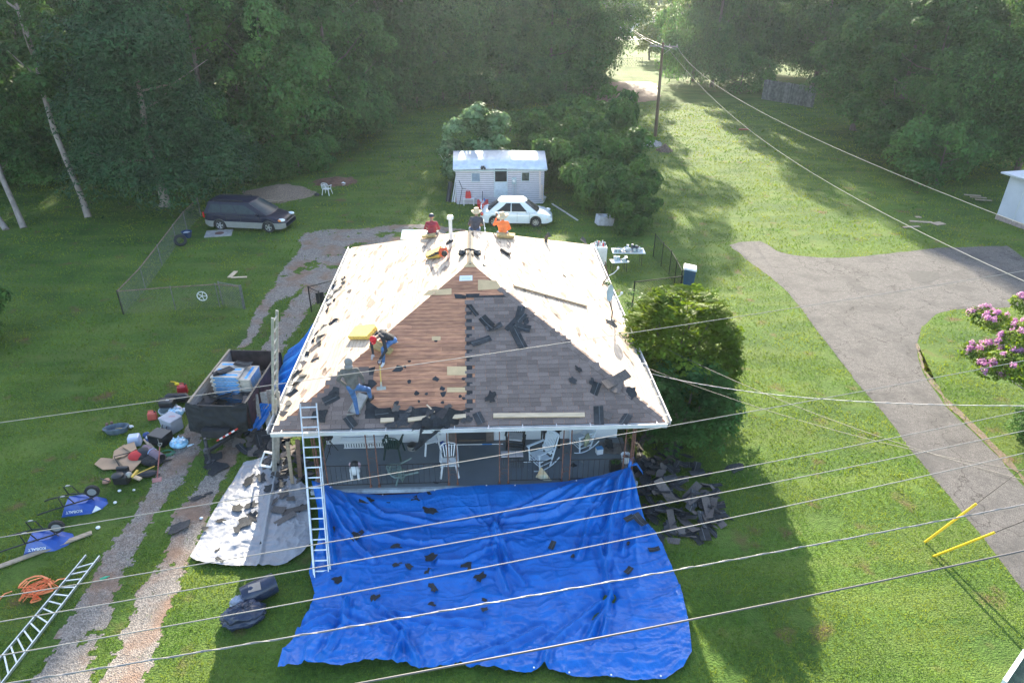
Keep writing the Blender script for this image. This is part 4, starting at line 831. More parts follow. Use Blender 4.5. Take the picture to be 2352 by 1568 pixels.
# on the blue tarp: (D px, size in metres, where)
GT = 'torn black shingles on the blue tarp'
for px, py, s, wh in [(963, 1140, .30, 'hanging over the upper tarp edge below the porch step'), (990, 1173, .36, 'largest one, curled, below the porch step'), (848, 1147, .20, 'near the top left of the tarp'), (838, 1152, .26, 'long thin one near the top left of the tarp'), (892, 1152, .12, 'small one left of the curled ones'), (987, 1132, .12, 'small one just under the porch edge'),
    (766, 1217, .18, 'just right of the tall ladder'), (818, 1232, .36, 'big one right of the tall ladder'), (908, 1256, .26, 'ring shaped, left of middle'), (988, 1280, .26, 'dark blob left of the tarp peak'), (913, 1297, .18, 'mixed with grass bits left of middle'), (938, 1300, .17, 'beside the bits of grass'), (985, 1312, .17, 'below the dark blob'), (1072, 1302, .22, 'upright one below the tarp peak'), (1102, 1325, .24, 'ragged one right below the tarp peak'),
    (996, 1350, .22, 'two toned one low at middle left'), (860, 1374, .22, 'low at the left'), (990, 1388, .16, 'thin sliver low at the middle'), (1113, 1377, .10, 'tiny one low at the middle'), (1112, 1399, .13, 'small flat one low at the middle'), (778, 1330, .2, 'near the foot of the tall ladder'), (1314, 1276, .13, 'tiny triangle right of middle')]:
    p = G(px, py, .06); p = G(px, py, tarp_z(p.x, p.y)); scrap(p, s, 'torn black shingle on the tarp, '+wh, GT, lift=.012)
for px, py, s, wh in [(1268, 1253, .5, 'square grey black piece right of the tarp peak'), (1441, 1248, .5, 'curled piece near the right edge'), (1443, 1311, .5, 'flat square piece near the right edge'), (1470, 1195, .8, 'broad piece at the upper right corner'), (1445, 1190, .6, 'piece left of the broad one at the upper right corner'), (1502, 1262, .5, 'piece overhanging the right edge')]:
    p = G(px, py, .06); p = G(px, py, tarp_z(p.x, p.y)); scrap(p, s, 'shingle on blue tarp, '+wh, GT, lift=.012, kind='tab')
# pile right of the porch
GP = 'heap of torn shingles right of the porch'; rr = random.Random(99)
hp = pix([(1452, 1000), (1500, 985), (1545, 1010), (1590, 1050), (1640, 1090), (1660, 1175), (1640, 1245), (1600, 1250), (1560, 1230), (1510, 1260), (1490, 1200), (1475, 1170), (1465, 1110), (1450, 1050)])
xs = [p[0] for p in hp]; ys = [p[1] for p in hp]; k = 0
while k < 170:
    x, y = rr.uniform(min(xs), max(xs)), rr.uniform(min(ys), max(ys))
    if not inpoly(np.array([x]), np.array([y]), hp)[0]: continue
    c = ((x-5.9)/1.4)**2+((y-15.7)/1.9)**2
    if c > 1 and rr.random() > .55: continue
    z = max(0, .42*(1-c))*rr.uniform(.4, 1); kd = rr.choice(('tab', 'tab', 'torn', 'tab', 'grey', 'tabg')); k += 1
    scrap((x, y, z+.02), rr.uniform(.55, .95) if kd.startswith('tab') else rr.uniform(.15, .34), 'black or grey shingle lying in the heap right of the porch', GP, kind=kd, tilt=.5)
for px, py, rz, wh in [(1648, 1180, .05, 'farthest right in the heap'), (1618, 1225, 1.5, 'pointing at the viewer at the near end of the heap'), (1640, 1160, -.1, 'lying across at the right of the heap')]:
    scrap(G(px, py, .12), 1.0, 'long black shingle strip, '+wh, GP, kind='tab', rz=rz, tilt=.05)
# left heap between trailer, ladders and porch
GQ = 'shingles strewn left of the porch'; hp = pix([(560, 985), (640, 985), (700, 1020), (716, 1110), (640, 1120), (600, 1050), (560, 1040), (530, 1020)]); xs = [p[0] for p in hp]; ys = [p[1] for p in hp]; k = 0
while k < 70:
    x, y = rr.uniform(min(xs), max(xs)), rr.uniform(min(ys), max(ys))
    if not inpoly(np.array([x]), np.array([y]), hp)[0]: continue
    k += 1; kd = rr.choice(('tab', 'torn', 'torn', 'grey', 'tabg')); scrap((x, y, rr.uniform(.02, .22)), rr.uniform(.6, 1.) if kd.startswith('tab') else rr.uniform(.18, .42), 'torn shingle strewn between the trailer and the porch', GQ, kind=kd, tilt=.5)
GG = 'shingles on the grey tarp'
for px, py, s, kd, wh in [(570, 1105, .5, 'torn', 'large dark piece on the upper left'), (600, 1095, .4, 'torn', 'dark piece beside the large upper left one'), (545, 1165, .4, 'torn', 'ragged piece left of the fold'), (575, 1160, .35, 'torn', 'second ragged piece left of the fold'), (505, 1195, .28, 'torn', 'near the left edge'), (580, 1185, .42, 'torn', 'big piece in the middle left'), (560, 1200, .4, 'torn', 'long piece in the middle left'), (545, 1215, .26, 'torn', 'flat sliver in the middle left'), (500, 1262, .16, 'torn', 'small one near the lower left'), (505, 1285, .32, 'tab', 'square one at the lower left corner'), (470, 1213, .18, 'torn', 'at the left rim'),
    (630, 1150, .32, 'grey', 'pale one on the sunlit side of the fold'), (650, 1135, .36, 'grey', 'curled pale one on the sunlit side'), (668, 1145, .3, 'grey', 'pale one near the tall ladder'), (640, 1170, .8, 'tabg', 'pale strip on the sunlit side'), (676, 1170, .8, 'tabg', 'pale strip near the tall ladder'), (655, 1190, .7, 'tabg', 'lowest pale strip on the sunlit side'), (690, 1168, .3, 'torn', 'dark one by the tall ladder rail'), (620, 1120, .45, 'torn', 'dark one on top of the fold'), (640, 1115, .4, 'torn', 'dark one at the upper end of the fold'), (600, 1245, .12, 'torn', 'tiny one low beside the fold')]:
    scrap(G(px, py, .12), s*(.72 if kd in ('torn', 'grey') else 1), 'shingle piece on the grey tarp, '+wh, GG, kind=kd)
for px, py, s, wh in [(495, 1075, .5, 'bent piece on the gravel nearest the trailer tongue'), (487, 1050, .42, 'broad piece beside the trailer tongue'), (450, 1143, .3, 'narrow piece on the right gravel track'), (478, 1132, .18, 'small piece on the right gravel track'), (410, 1208, .42, 'big piece between the two gravel tracks')]:
    scrap(G(px, py, .03), s, 'dark shingle '+wh, 'shingles on the gravel')
scrap(G(430, 1010, .03), .55, 'square dark shingle on gravel beside the water pack', 'shingles on the gravel', kind='tab'); scrap(G(1690, 1072, .05), .4, 'lone shingle scrap on the grass right of the heap', 'shingles on the grass')
# loose on the roof
GF = 'loose shingles on the front slope'; nf = PLN['front'][2]
for px, py, s, kd, wh in [(1120, 742, .9, 'tab', 'folded one in the upper middle'), (1135, 752, .8, 'tab', 'lower half of the folded pair in the upper middle'), (1193, 725, .8, 'tab', 'highest of the cluster near the hip'), (1185, 740, .9, 'tab', 'second of the cluster near the hip'), (1200, 752, .8, 'tab', 'third of the cluster near the hip'), (1190, 775, .9, 'tab', 'lowest of the cluster near the hip'), (1208, 735, .25, 'torn', 'ragged one in the cluster near the hip'), (1105, 783, .7, 'tab', 'square one beside the felt seam'), (1087, 713, .5, 'tab', 'small one high beside the felt seam'), (1127, 912, .30, 'torn', 'dark leaf shaped one low in the middle'), (1315, 873, .2, 'torn', 'small pair at right'), (1362, 878, .2, 'torn', 'dark one near the lower hip'), (1368, 892, .8, 'tab', 'curled strip near the lower hip'), (1415, 872, 1.0, 'tabg', 'pale strip across the lower hip'), (1418, 888, .9, 'tabg', 'second pale strip at the lower hip'), (1450, 900, .3, 'torn', 'big dark piece at the lower hip'),
    (1375, 955, .9, 'tab', 'at the gutter under the long board end'), (1390, 952, .8, 'tabg', 'pale one at the gutter beside the long board end'), (1437, 962, .8, 'tab', 'standing on the gutter near the right corner'), (1100, 960, .8, 'tab', 'at the gutter right of the felt seam'), (1330, 848, .2, 'torn', 'tiny one right of middle'), (760, 915, .9, 'tab', 'left of the standing worker'), (742, 935, .3, 'grey', 'pale one at the left end'), (768, 900, .22, 'torn', 'dark one above the left end'), (805, 968, .8, 'tab', 'flat one at the gutter right of the tall ladder'), (880, 948, .9, 'tab', 'below the shovel blade'), (905, 960, .3, 'torn', 'dark one below the shovel blade'), (735, 955, .3, 'torn', 'small one beside the tall ladder')]:
    p = RP(px, py, 'front', .05); scrap(p, s, 'loose shingle on front slope, '+wh, GF, n=nf, kind=kd, tilt=.2)
GH = 'felt and shingle rubble along the front gutter'
for px, py, s, kd, wh in [(930, 955, .45, 'torn', 'leftmost in the rubble'), (955, 950, .5, 'torn', 'left in the rubble'), (985, 945, .45, 'torn', 'on top of the rubble'), (1015, 948, .5, 'torn', 'middle of the rubble'), (1045, 955, .5, 'torn', 'right in the rubble'), (1070, 962, .45, 'torn', 'rightmost in the rubble'), (960, 975, .55, 'torn', 'hanging over the gutter left of the long flap'), (990, 980, .65, 'torn', 'broad flap hanging over the gutter'), (1005, 970, .5, 'torn', 'behind the broad flap'), (940, 940, .3, 'grey', 'pale curled felt at left'), (908, 938, .26, 'grey', 'pale torn felt under the shovel'), (925, 970, .4, 'torn', 'hanging beside the green chair'), (1022, 968, .4, 'torn', 'near the end of the half buried board'), (900, 975, .4, 'torn', 'over the gutter at left'), (1030, 935, .3, 'grey', 'white torn felt beside the boards')]:
    p = RP(px, py, 'front', .09); scrap(p, s*.66, 'torn felt piece over the front gutter, '+wh, GH, n=nf, kind=kd, tilt=.45)
# long flap of felt hanging down in front of the porch
q0 = atY(1000, 985, 15.2); q1 = atY(955, 1035, 15.3)
o = hung('hanging_felt', 'long black strip of felt hanging off the gutter in front of the porch', [tuple(atY(965, 985, 15.2)), tuple(atY(1025, 975, 15.2))], [tuple(q1+Vector((-.12, 0, 0))), tuple(q1)], [tuple(atY(965, 985, 15.2)), tuple(atY(960, 1010, 15.18)), tuple(q1+Vector((-.12, 0, 0)))], [tuple(atY(1025, 975, 15.2)), tuple(atY(985, 1005, 15.18)), tuple(q1)], FELT, nu=16, nv=24, amp=.05, freq=3, cat='felt')
# torn felt and chips left along the left eave, and dark spots on side slopes
GE = 'torn shingle edges along the left eave'; nl = PLN['left'][2]
for i, (px, py, s) in enumerate([(768, 652, .3), (775, 665, .35), (782, 658, .2), (803, 668, .25), (760, 680, .3), (767, 690, .18), (770, 735, .25), (768, 738, .3), (750, 715, .25), (757, 700, .2), (735, 770, .3), (727, 762, .25), (722, 800, .3), (718, 785, .2), (705, 815, .25), (700, 835, .28), (697, 860, .3), (690, 850, .2), (680, 880, .3), (672, 905, .25), (665, 925, .3), (655, 950, .28), (725, 825, .2), (680, 860, .25), (745, 745, .22), (790, 640, .2)]):
    p = RP(px, py, 'left', .03); scrap(p, s, 'curled torn shingle edge sticking up along the left eave', GE, n=nl, kind='torn' if i % 3 else 'grey', tilt=.7)
for px, py, s, pl, wh in [(730, 792, .26, 'left', 'left slope below the worker in the red cap'), (788, 647, .25, 'left', 'left slope high near the far eave'), (1297, 633, .12, 'right', 'round black scrap on the right slope'), (1112, 608, .12, 'right', 'small one near the ridge front end'), (1405, 745, .35, 'right', 'right eave below the satellite dish'), (1390, 650, .2, 'right', 'right eave above the satellite dish'), (1340, 552, .3, 'right', 'far right corner of the roof'), (815, 585, .2, 'left', 'far left corner of the roof')]:
    scrap(RP(px, py, pl, .03), s, 'dark shingle scrap on the '+wh, 'dark scraps on the side slopes', n=PLN[pl][2], tilt=.3)
# ================================================================ people
SKIN = mat('skin', (.30, .16, .105), rough=.55, var=.08, scale=10); GLOVE = mat('pale_glove', (.42, .36, .36), rough=.8)
HOODIE = mat('grey_hoodie', (.125, .112, .10), rough=.9, var=.25, scale=7, bump=.5, bscale=12, dist=.03); JEANS = mat('blue_jeans', (.065, .14, .30), rough=.85, var=.35, scale=6, bump=.5, bscale=12, dist=.03)
JEANS2 = mat('dark_jeans', (.04, .085, .17), rough=.85, var=.35, scale=6, bump=.5, bscale=12); BLACKS = mat('black_shirt', (.035, .032, .034), rough=.9, var=.4, scale=8, bump=.5, bscale=12, dist=.03)
MAROON = mat('maroon_shirt', (.26, .03, .045), rough=.85, var=.3, scale=5, bump=.4, bscale=10); ORANGE = mat('orange_shirt', (.95, .22, .06), rough=.8, var=.12, scale=5, bump=.4, bscale=10)
NAVYC = mat('navy_cap', (.015, .025, .05), rough=.6); REDC = mat('red_cap', (.62, .012, .02), rough=.7, var=.1); STRAW = mat('straw', (.62, .47, .29), rough=.8, var=.15, scale=30, bump=.5, bscale=60); SHOE = mat('shoe', (.05, .04, .04), rough=.7, var=.3); WSHOE = mat('white_shoe', (.6, .6, .6), rough=.6)
GREYP = mat('charcoal_shirt', (.06, .06, .075), rough=.9, var=.3, scale=6)
def hand(w, d, nrm, side, curl=.5, m=3):
    """wrist, finger direction, palm normal (the side the fingers close to), thumb side vector"""
    w, d, nrm, side = Vector(w), Vector(d).normalized(), Vector(nrm).normalized(), Vector(side).normalized(); sg = []
    sg.append((w, w+d*.085, .026, .024, m)); sg.append((w+side*.018+d*.03, w+d*.085+side*.028, .018, .017, m)); sg.append((w-side*.018+d*.03, w+d*.08-side*.028, .018, .016, m))
    for k, L in enumerate((.078, .085, .080, .062)):
        b = w+d*(.088-.006*abs(k-1))+side*(.030-.020*k); a1 = curl; p1 = b+(d*math.cos(a1)+nrm*math.sin(a1))*L*.5; p2 = p1+(d*math.cos(a1*2.1)+nrm*math.sin(a1*2.1))*L*.5
        sg += [(b, p1, .0098, .009, m), (p1, p2, .009, .0078, m)]
    b = w+d*.03+side*.024; p1 = b+(side*.8+d*.7+nrm*.3).normalized()*.042; p2 = p1+(side*.2+d*.8+nrm*(.5*curl)).normalized()*.034
    sg += [(b, p1, .0125, .0105, m), (p1, p2, .0105, .009, m)]; return sg
def head(c, up, fw, m=3, bald=False):
    up = Vector(up).normalized(); fw = Vector(fw); fw = (fw-up*fw.dot(up)).normalized(); sd_ = up.cross(fw); c = Vector(c)
    sg = [(c+up*.03-fw*.015, c+up*.02+fw*.02, .088, .082, m), (c-up*.05+fw*.035, c-up*.075+fw*.05, .06, .045, m), (c+fw*.095-up*.0, c+fw*.108-up*.03, .010, .014, m), (c+fw*.09-up*.062, c+fw*.092-up*.068, .018, .018, m)]
    for s in (-1, 1): sg.append((c+sd_*s*.086+up*.01, c+sd_*s*.09-up*.025-fw*.006, .016, .011, m))
    return sg, up, fw, sd_
def body(t, segs, mats, vox=.0105):
    mb = MB()
    for a, b, ra, rb, m in segs:
        a, b = Vector(a), Vector(b); d = b-a; L = d.length
        if L < 1e-5: mb.ball(a, ra, 12, 9); continue
        d /= L; q = d.cross(Vector((0, 0, 1))); q = q if q.length > .01 else Vector((1, 0, 0)); q.normalize(); w_ = d.cross(q); M = Matrix(((q.x, w_.x, d.x), (q.y, w_.y, d.y), (q.z, w_.z, d.z)))
        prof = [(max(.0005, ra*math.cos(x)), ra*math.sin(x)) for x in (-1.55, -1.1, -.6, -.15)]+[(max(.0005, rb*math.cos(x)), L+rb*math.sin(x)) for x in (.15, .6, 1.1, 1.55)]
        mb.lathe(prof, a, 14, M)
    o = link('tmp', mb.mesh('tmp', mats)); r = o.modifiers.new('r', 'REMESH'); r.mode = 'VOXEL'; r.voxel_size = vox; s = o.modifiers.new('s', 'SMOOTH'); s.factor = .5; s.iterations = 3
    dg = bpy.context.evaluated_depsgraph_get(); me = bpy.data.meshes.new_from_object(o.evaluated_get(dg)); bpy.data.objects.remove(o)
    me.materials.clear(); [me.materials.append(m) for m in mats]; n = len(me.polygons); C_ = np.zeros(n*3); me.polygons.foreach_get('center', C_); C_ = C_.reshape(-1, 3); best = np.full(n, 9.); idx = np.zeros(n, np.int32)
    for a, b, ra, rb, m in segs:
        a = np.array(a); b = np.array(b); ab = b-a; L2 = max(1e-9, ab@ab); tt = np.clip(((C_-a)@ab)/L2, 0, 1); d = np.linalg.norm(C_-(a+tt[:, None]*ab), axis=1)-(ra+(rb-ra)*tt); k = d < best; best[k] = d[k]; idx[k] = m
    me.polygons.foreach_set('material_index', idx); me.polygons.foreach_set('use_smooth', [True]*n); me.name = 'body'
    return link('body', me, t)
def limbseg(pts, rs, m): return [(pts[i], pts[i+1], rs[i], rs[i+1], m) for i in range(len(pts)-1)]
def torso(hip, chest, neck, right, m_top, m_low, w=1.0):
    hip, chest, neck, right = map(Vector, (hip, chest, neck, right)); right = right.normalized(); sg = []
    sg += [(hip-right*.085*w, hip+right*.085*w, .105*w, .105*w, m_low), (hip+(chest-hip)*.12, hip+(chest-hip)*.5, .125*w, .122*w, m_top), (hip+(chest-hip)*.3-right*.06, chest-right*.09, .10*w, .11*w, m_top), (hip+(chest-hip)*.3+right*.06, chest+right*.09, .10*w, .11*w, m_top), (chest-right*.10, chest+right*.10, .115*w, .115*w, m_top)]
    sh = chest+(neck-chest)*.55; sg += [(sh-right*.15*w, sh+right*.15*w, .062, .062, m_top), (chest+(neck-chest)*.5, neck, .075, .055, m_top)]
    return sg, sh-right*.175*w, sh+right*.175*w
def eyes(t, c, up, fw, sd_):
    for s in (-1, 1): mb = MB(); mb.ball(Vector(c)+fw*.083+sd_*s*.031+up*.012, .0085, 8, 6); obj('eye', mb, mat('eye_dark', (.02, .015, .012), rough=.2), t)
def cap(t, c, up, fw, m, brim=.085):
    sd_ = up.cross(fw); M = Matrix(((sd_.x, fw.x, up.x), (sd_.y, fw.y, up.y), (sd_.z, fw.z, up.z))); mb = MB(); c = Vector(c)+up*.035-fw*.005
    mb.lathe([(.102, -.01), (.104, .02), (.096, .055), (.070, .085), (.035, .098), (.001, .101)], c, 20, M, cap=False)
    if brim:
        P = [(math.sin(a)*.085, .075+brim*math.cos(a)*.95, -.004-.012*abs(math.sin(a))) for a in [k*PI/12-PI/2 for k in range(13)]]; vs = [M @ Vector(p)+c for p in P]+[M @ Vector((p[0], p[1], p[2]+.006))+c for p in P]; n = len(P)
        mb.add(vs, [tuple(range(n))[::-1], tuple(range(n, 2*n))]+[(i, (i+1) % n, n+(i+1) % n, n+i) for i in range(n)])
    return obj('cap', mb, m, t, smooth=.8)
def strawhat(t, c, up, fw, R=.20, hgt=.11):
    sd_ = up.cross(fw); M = Matrix(((sd_.x, fw.x, up.x), (sd_.y, fw.y, up.y), (sd_.z, fw.z, up.z))); mb = MB()
    n = 28; prof = [(R, -.035), (R*.85, -.012), (R*.62, .0), (.108, .008), (.102, .05), (.088, hgt), (.05, hgt+.012), (.001, hgt+.004)]
    vs = []
    for r, z in prof:
        for k in range(n):
            a = 2*PI*k/n; zz = z+(.03*math.cos(2*a)*(r/R)**3 if r > .11 else 0); vs.append(M @ Vector((r*math.cos(a), r*math.sin(a), zz))+Vector(c)+up*.045)
    mb.add(vs, [(i*n+k, i*n+(k+1) % n, (i+1)*n+(k+1) % n, (i+1)*n+k) for i in range(len(prof)-1) for k in range(n)]); h = obj('straw_hat', mb, STRAW, t, smooth=True, thick=.006)
    b = MB(); b.lathe([(.110, .012), (.106, .035)], Vector(c)+up*.045, 24, M, cap=False); obj('hat_band', b, mat('hat_band', (.28, .18, .10)), h); return h
# --- worker standing with his back to us in a grey hoodie
FT = RP(822, 955, 'front', .03); FT2 = RP(851, 918, 'front', .03)
t = thing('person', 'person in grey hoodie and blue jeans standing with back turned on the roof', 'person', FT, 0)
f2 = FT2-FT; hipc = Vector((-.03, .06, .90)); ch = Vector((-.10, .13, 1.27)); nk = Vector((-.12, .18, 1.45)); hc = Vector((-.12, .22, 1.58))
sg, sl, sr = torso(hipc, ch, nk, (1, .12, 0), 0, 1, 1.05)
kl = Vector((-.06, .14, .47)); sg += limbseg([hipc+Vector((-.09, 0, -.02)), kl, Vector((0, 0, .09))], [.095, .068, .05], 1); sg += [(Vector((0, -.05, .05)), Vector((0, .14, .035)), .045, .038, 2)]
kr = f2+Vector((-.02, .10, .50)); kr = Vector((.30, .36, .62)); an = f2+Vector((0, 0, .11)); sg += limbseg([hipc+Vector((.09, 0, -.01)), kr, an], [.098, .07, .05], 1); sg += [(f2+Vector((0, -.05, .05)), f2+Vector((.05, .14, .035)), .045, .038, 2)]
el = sl+Vector((-.14, -.02, -.26)); wl = hipc+Vector((-.20, .02, .03)); sg += limbseg([sl, el, wl], [.068, .052, .04], 0); sg += hand(wl, (.55, .45, -.75), (1, 0, 0), (0, 1, .2), .6, 4)
er = sr+Vector((.12, .02, -.25)); wr = Vector((.20, .28, .93)); sg += limbseg([sr, er, wr], [.068, .052, .04], 0); sg += hand(wr, (.1, .6, -.6), (-1, 0, -.2), (0, .6, .8), .6, 4)
hs, up, fw, sd_ = head(hc, (0, .05, 1), (.15, 1, -.25), 3); sg += hs+[(nk, hc, .055, .055, 3)]
body(t, sg, [HOODIE, JEANS, SHOE, SKIN, BLACKS]); eyes(t, hc, up, fw, sd_)
mb = MB(); mb.ball(hc-fw*.012+up*.02, (.112, .112, .132), 18, 12); mb.ball(nk-fw*.03+up*.03, (.12, .10, .08), 14, 8); obj('hood', mb, mat('hood', (.24, .22, .205), rough=.9, bump=.4, bscale=15), t, smooth=True)
# --- crouching worker with red cap, facing us, holding a shovel
F1 = RP(881, 838, 'front', .03); HP = RP(903, 800, 'front', .0)
t = thing('person', 'person in red cap and black shirt crouching with a shovel on bare boards', 'person', F1, 0)
hp_ = HP-F1; hipc = hp_+Vector((-.0, .02, .30)); ch = hipc+Vector((-.22, -.20, .27)); nk = ch+Vector((-.13, -.16, .02)); hc = nk+Vector((-.10, -.13, -.02))
sg, sl, sr = torso(hipc, ch, nk, (.45, -.75, 0), 0, 1, 1.0)
kn = Vector((.03, .02, .52)); sg += limbseg([hipc+Vector((0, -.08, 0)), kn, Vector((.0, .03, .11))], [.095, .07, .048], 1); sg += [(Vector((0, .03, .11)), Vector((0, .02, .05)), .036, .034, 3), (Vector((.0, .05, .045)), Vector((-.04, -.14, .032)), .044, .036, 2)]
k2 = hipc+Vector((-.26, .10, .12)); a2 = hipc+Vector((.04, .20, -.20)); sg += limbseg([hipc+Vector((-.02, .08, 0)), k2, a2], [.095, .07, .05], 1); sg += [(a2, a2+Vector((.16, -.02, -.04)), .042, .036, 2)]
SH = RP(873, 830, 'front', .42)-F1; w1 = SH+Vector((.0, .04, .06)); w2 = Vector(RP(857, 812, 'front', .20)-F1)
sa, sb = (sl, sr) if sl.x < sr.x else (sr, sl)
e1 = (sb+w1)/2+Vector((.12, .02, -.08)); e2 = (sa+w2)/2+Vector((-.12, -.02, .02)); sg += limbseg([sb, e1, w1], [.06, .047, .034], 0); sg += limbseg([sa, e2, w2], [.06, .047, .034], 0)
sg += hand(w1, (-.1, -.5, -.85), (0, -1, .3), (-1, 0, 0), .9, 4); sg += hand(w2, (-.3, -.5, -.8), (0, 0, -1), (1, 0, 0), .35, 4)
hs, up, fw, sd_ = head(hc, (-.45, -.80, .35), (-.2, -.55, -.85), 3); sg += hs+[(nk, hc, .055, .055, 3)]
body(t, sg, [BLACKS, JEANS, WSHOE, SKIN, GLOVE]); eyes(t, hc, up, fw, sd_); cc = cap(t, hc, up, fw, REDC)
mb = MB(); mb.lathe([(.020, 0), (.020, .004)], (0, 0, 0), 14, Matrix.Identity(3)); p = hc+up*.03+fw*.102; lg = obj('cap_badge', mb, WHITE, t); lg.location = p+up*.03; lg.rotation_euler = (fw+up*.35).to_track_quat('Z', 'Y').to_euler()
# --- three resting on the far side of the ridge, backs to us
def sitter(px, py, pl, label, m_top, m_low, hat, lean=.0, arms='lap', sc=1.0, turn=0.):
    S0 = RP(px, py, pl, .07) if pl != 'ridge' else Vector((HCX+.15, HY1-HW+.35, ZR-.1))
    S0 = Vector(S0)+(Vector((0, .30, -.14)) if pl != 'ridge' else Vector((0, .35, -.28)))
    t = thing('person', label, 'person', S0, turn); hipc = Vector((0, .12, .12)); ch = Vector((lean, .16, .46)); nk = Vector((lean*1.4, .20, .63)); hc = Vector((lean*1.5, .25, .77))
    sg, sl, sr = torso(hipc, ch, nk, (1, 0, 0), 0, 1, 1.0)
    for s in (-1, 1):
        k = Vector((s*.17, .56, .02)); a = Vector((s*.15, .82, -.34)); sg += limbseg([hipc+Vector((s*.09, 0, 0)), k, a], [.095, .07, .05], 1); sg += [(a+Vector((0, 0, -.05)), a+Vector((0, .16, -.09)), .045, .038, 2)]
    for s, sh in ((-1, sl), (1, sr)):
        if arms == 'phone' and s == -1: e = sh+Vector((-.16, .10, -.10)); w_ = sh+Vector((-.06, .20, .14)); d = (.2, .1, 1)
        else: e = sh+Vector((s*.10, .06, -.25)); w_ = Vector((s*.12, .42, .16)); d = (-s*.3, 1, -.2)
        sg += limbseg([sh, e], [.062, .05], 0); sg += limbseg([e, w_], [.045, .034], 3 if arms != 'phone' else 0); sg += hand(w_, d, (-s, 0, -.3), (0, .3, 1), .8, 3)
    hs, up, fw, sd_ = head(hc, (0, -.05, 1), (.1*lean*10, 1, -.2), 3); sg += hs+[(nk, hc, .055, .055, 3)]; body(t, sg, [m_top, m_low, SHOE, SKIN], .0125); eyes(t, hc, up, fw, sd_)
    if hat == 'cap': cap(t, hc, up, fw, NAVYC)
    elif hat == 'straw': strawhat(t, hc, up, fw, .20)
    else: strawhat(t, hc, (up+sd_*.25).normalized(), fw, .25, .13)
    if hat != 'cap': mb = MB(); mb.ball(hc-fw*.02+up*.015, (.095, .100, .10), 12, 8); obj('hair', mb, mat('dark_hair', (.02, .015, .012)), t, smooth=True)
    return t, hc
sitter(991, 545, 'left', 'person in maroon shirt and navy cap sitting left of the white flue pipe', MAROON, GREYP, 'cap')
sitter(0, 0, 'ridge', 'person in dark shirt and straw hat sitting just behind the ridge end', GREYP, JEANS2, 'straw', lean=.05)
tt, hh = sitter(1156, 545, 'right', 'person in orange shirt and big straw hat holding up a phone', ORANGE, JEANS2, 'big', arms='phone')
mb = MB(); mb.box((0, 0, 0), (.075, .012, .15)); o = obj('phone', mb, BLACKP, None); o.location = tt.location+Vector((-.23, .42, .79)); tag(o, 'black phone held up by the worker in the orange shirt', 'phone')
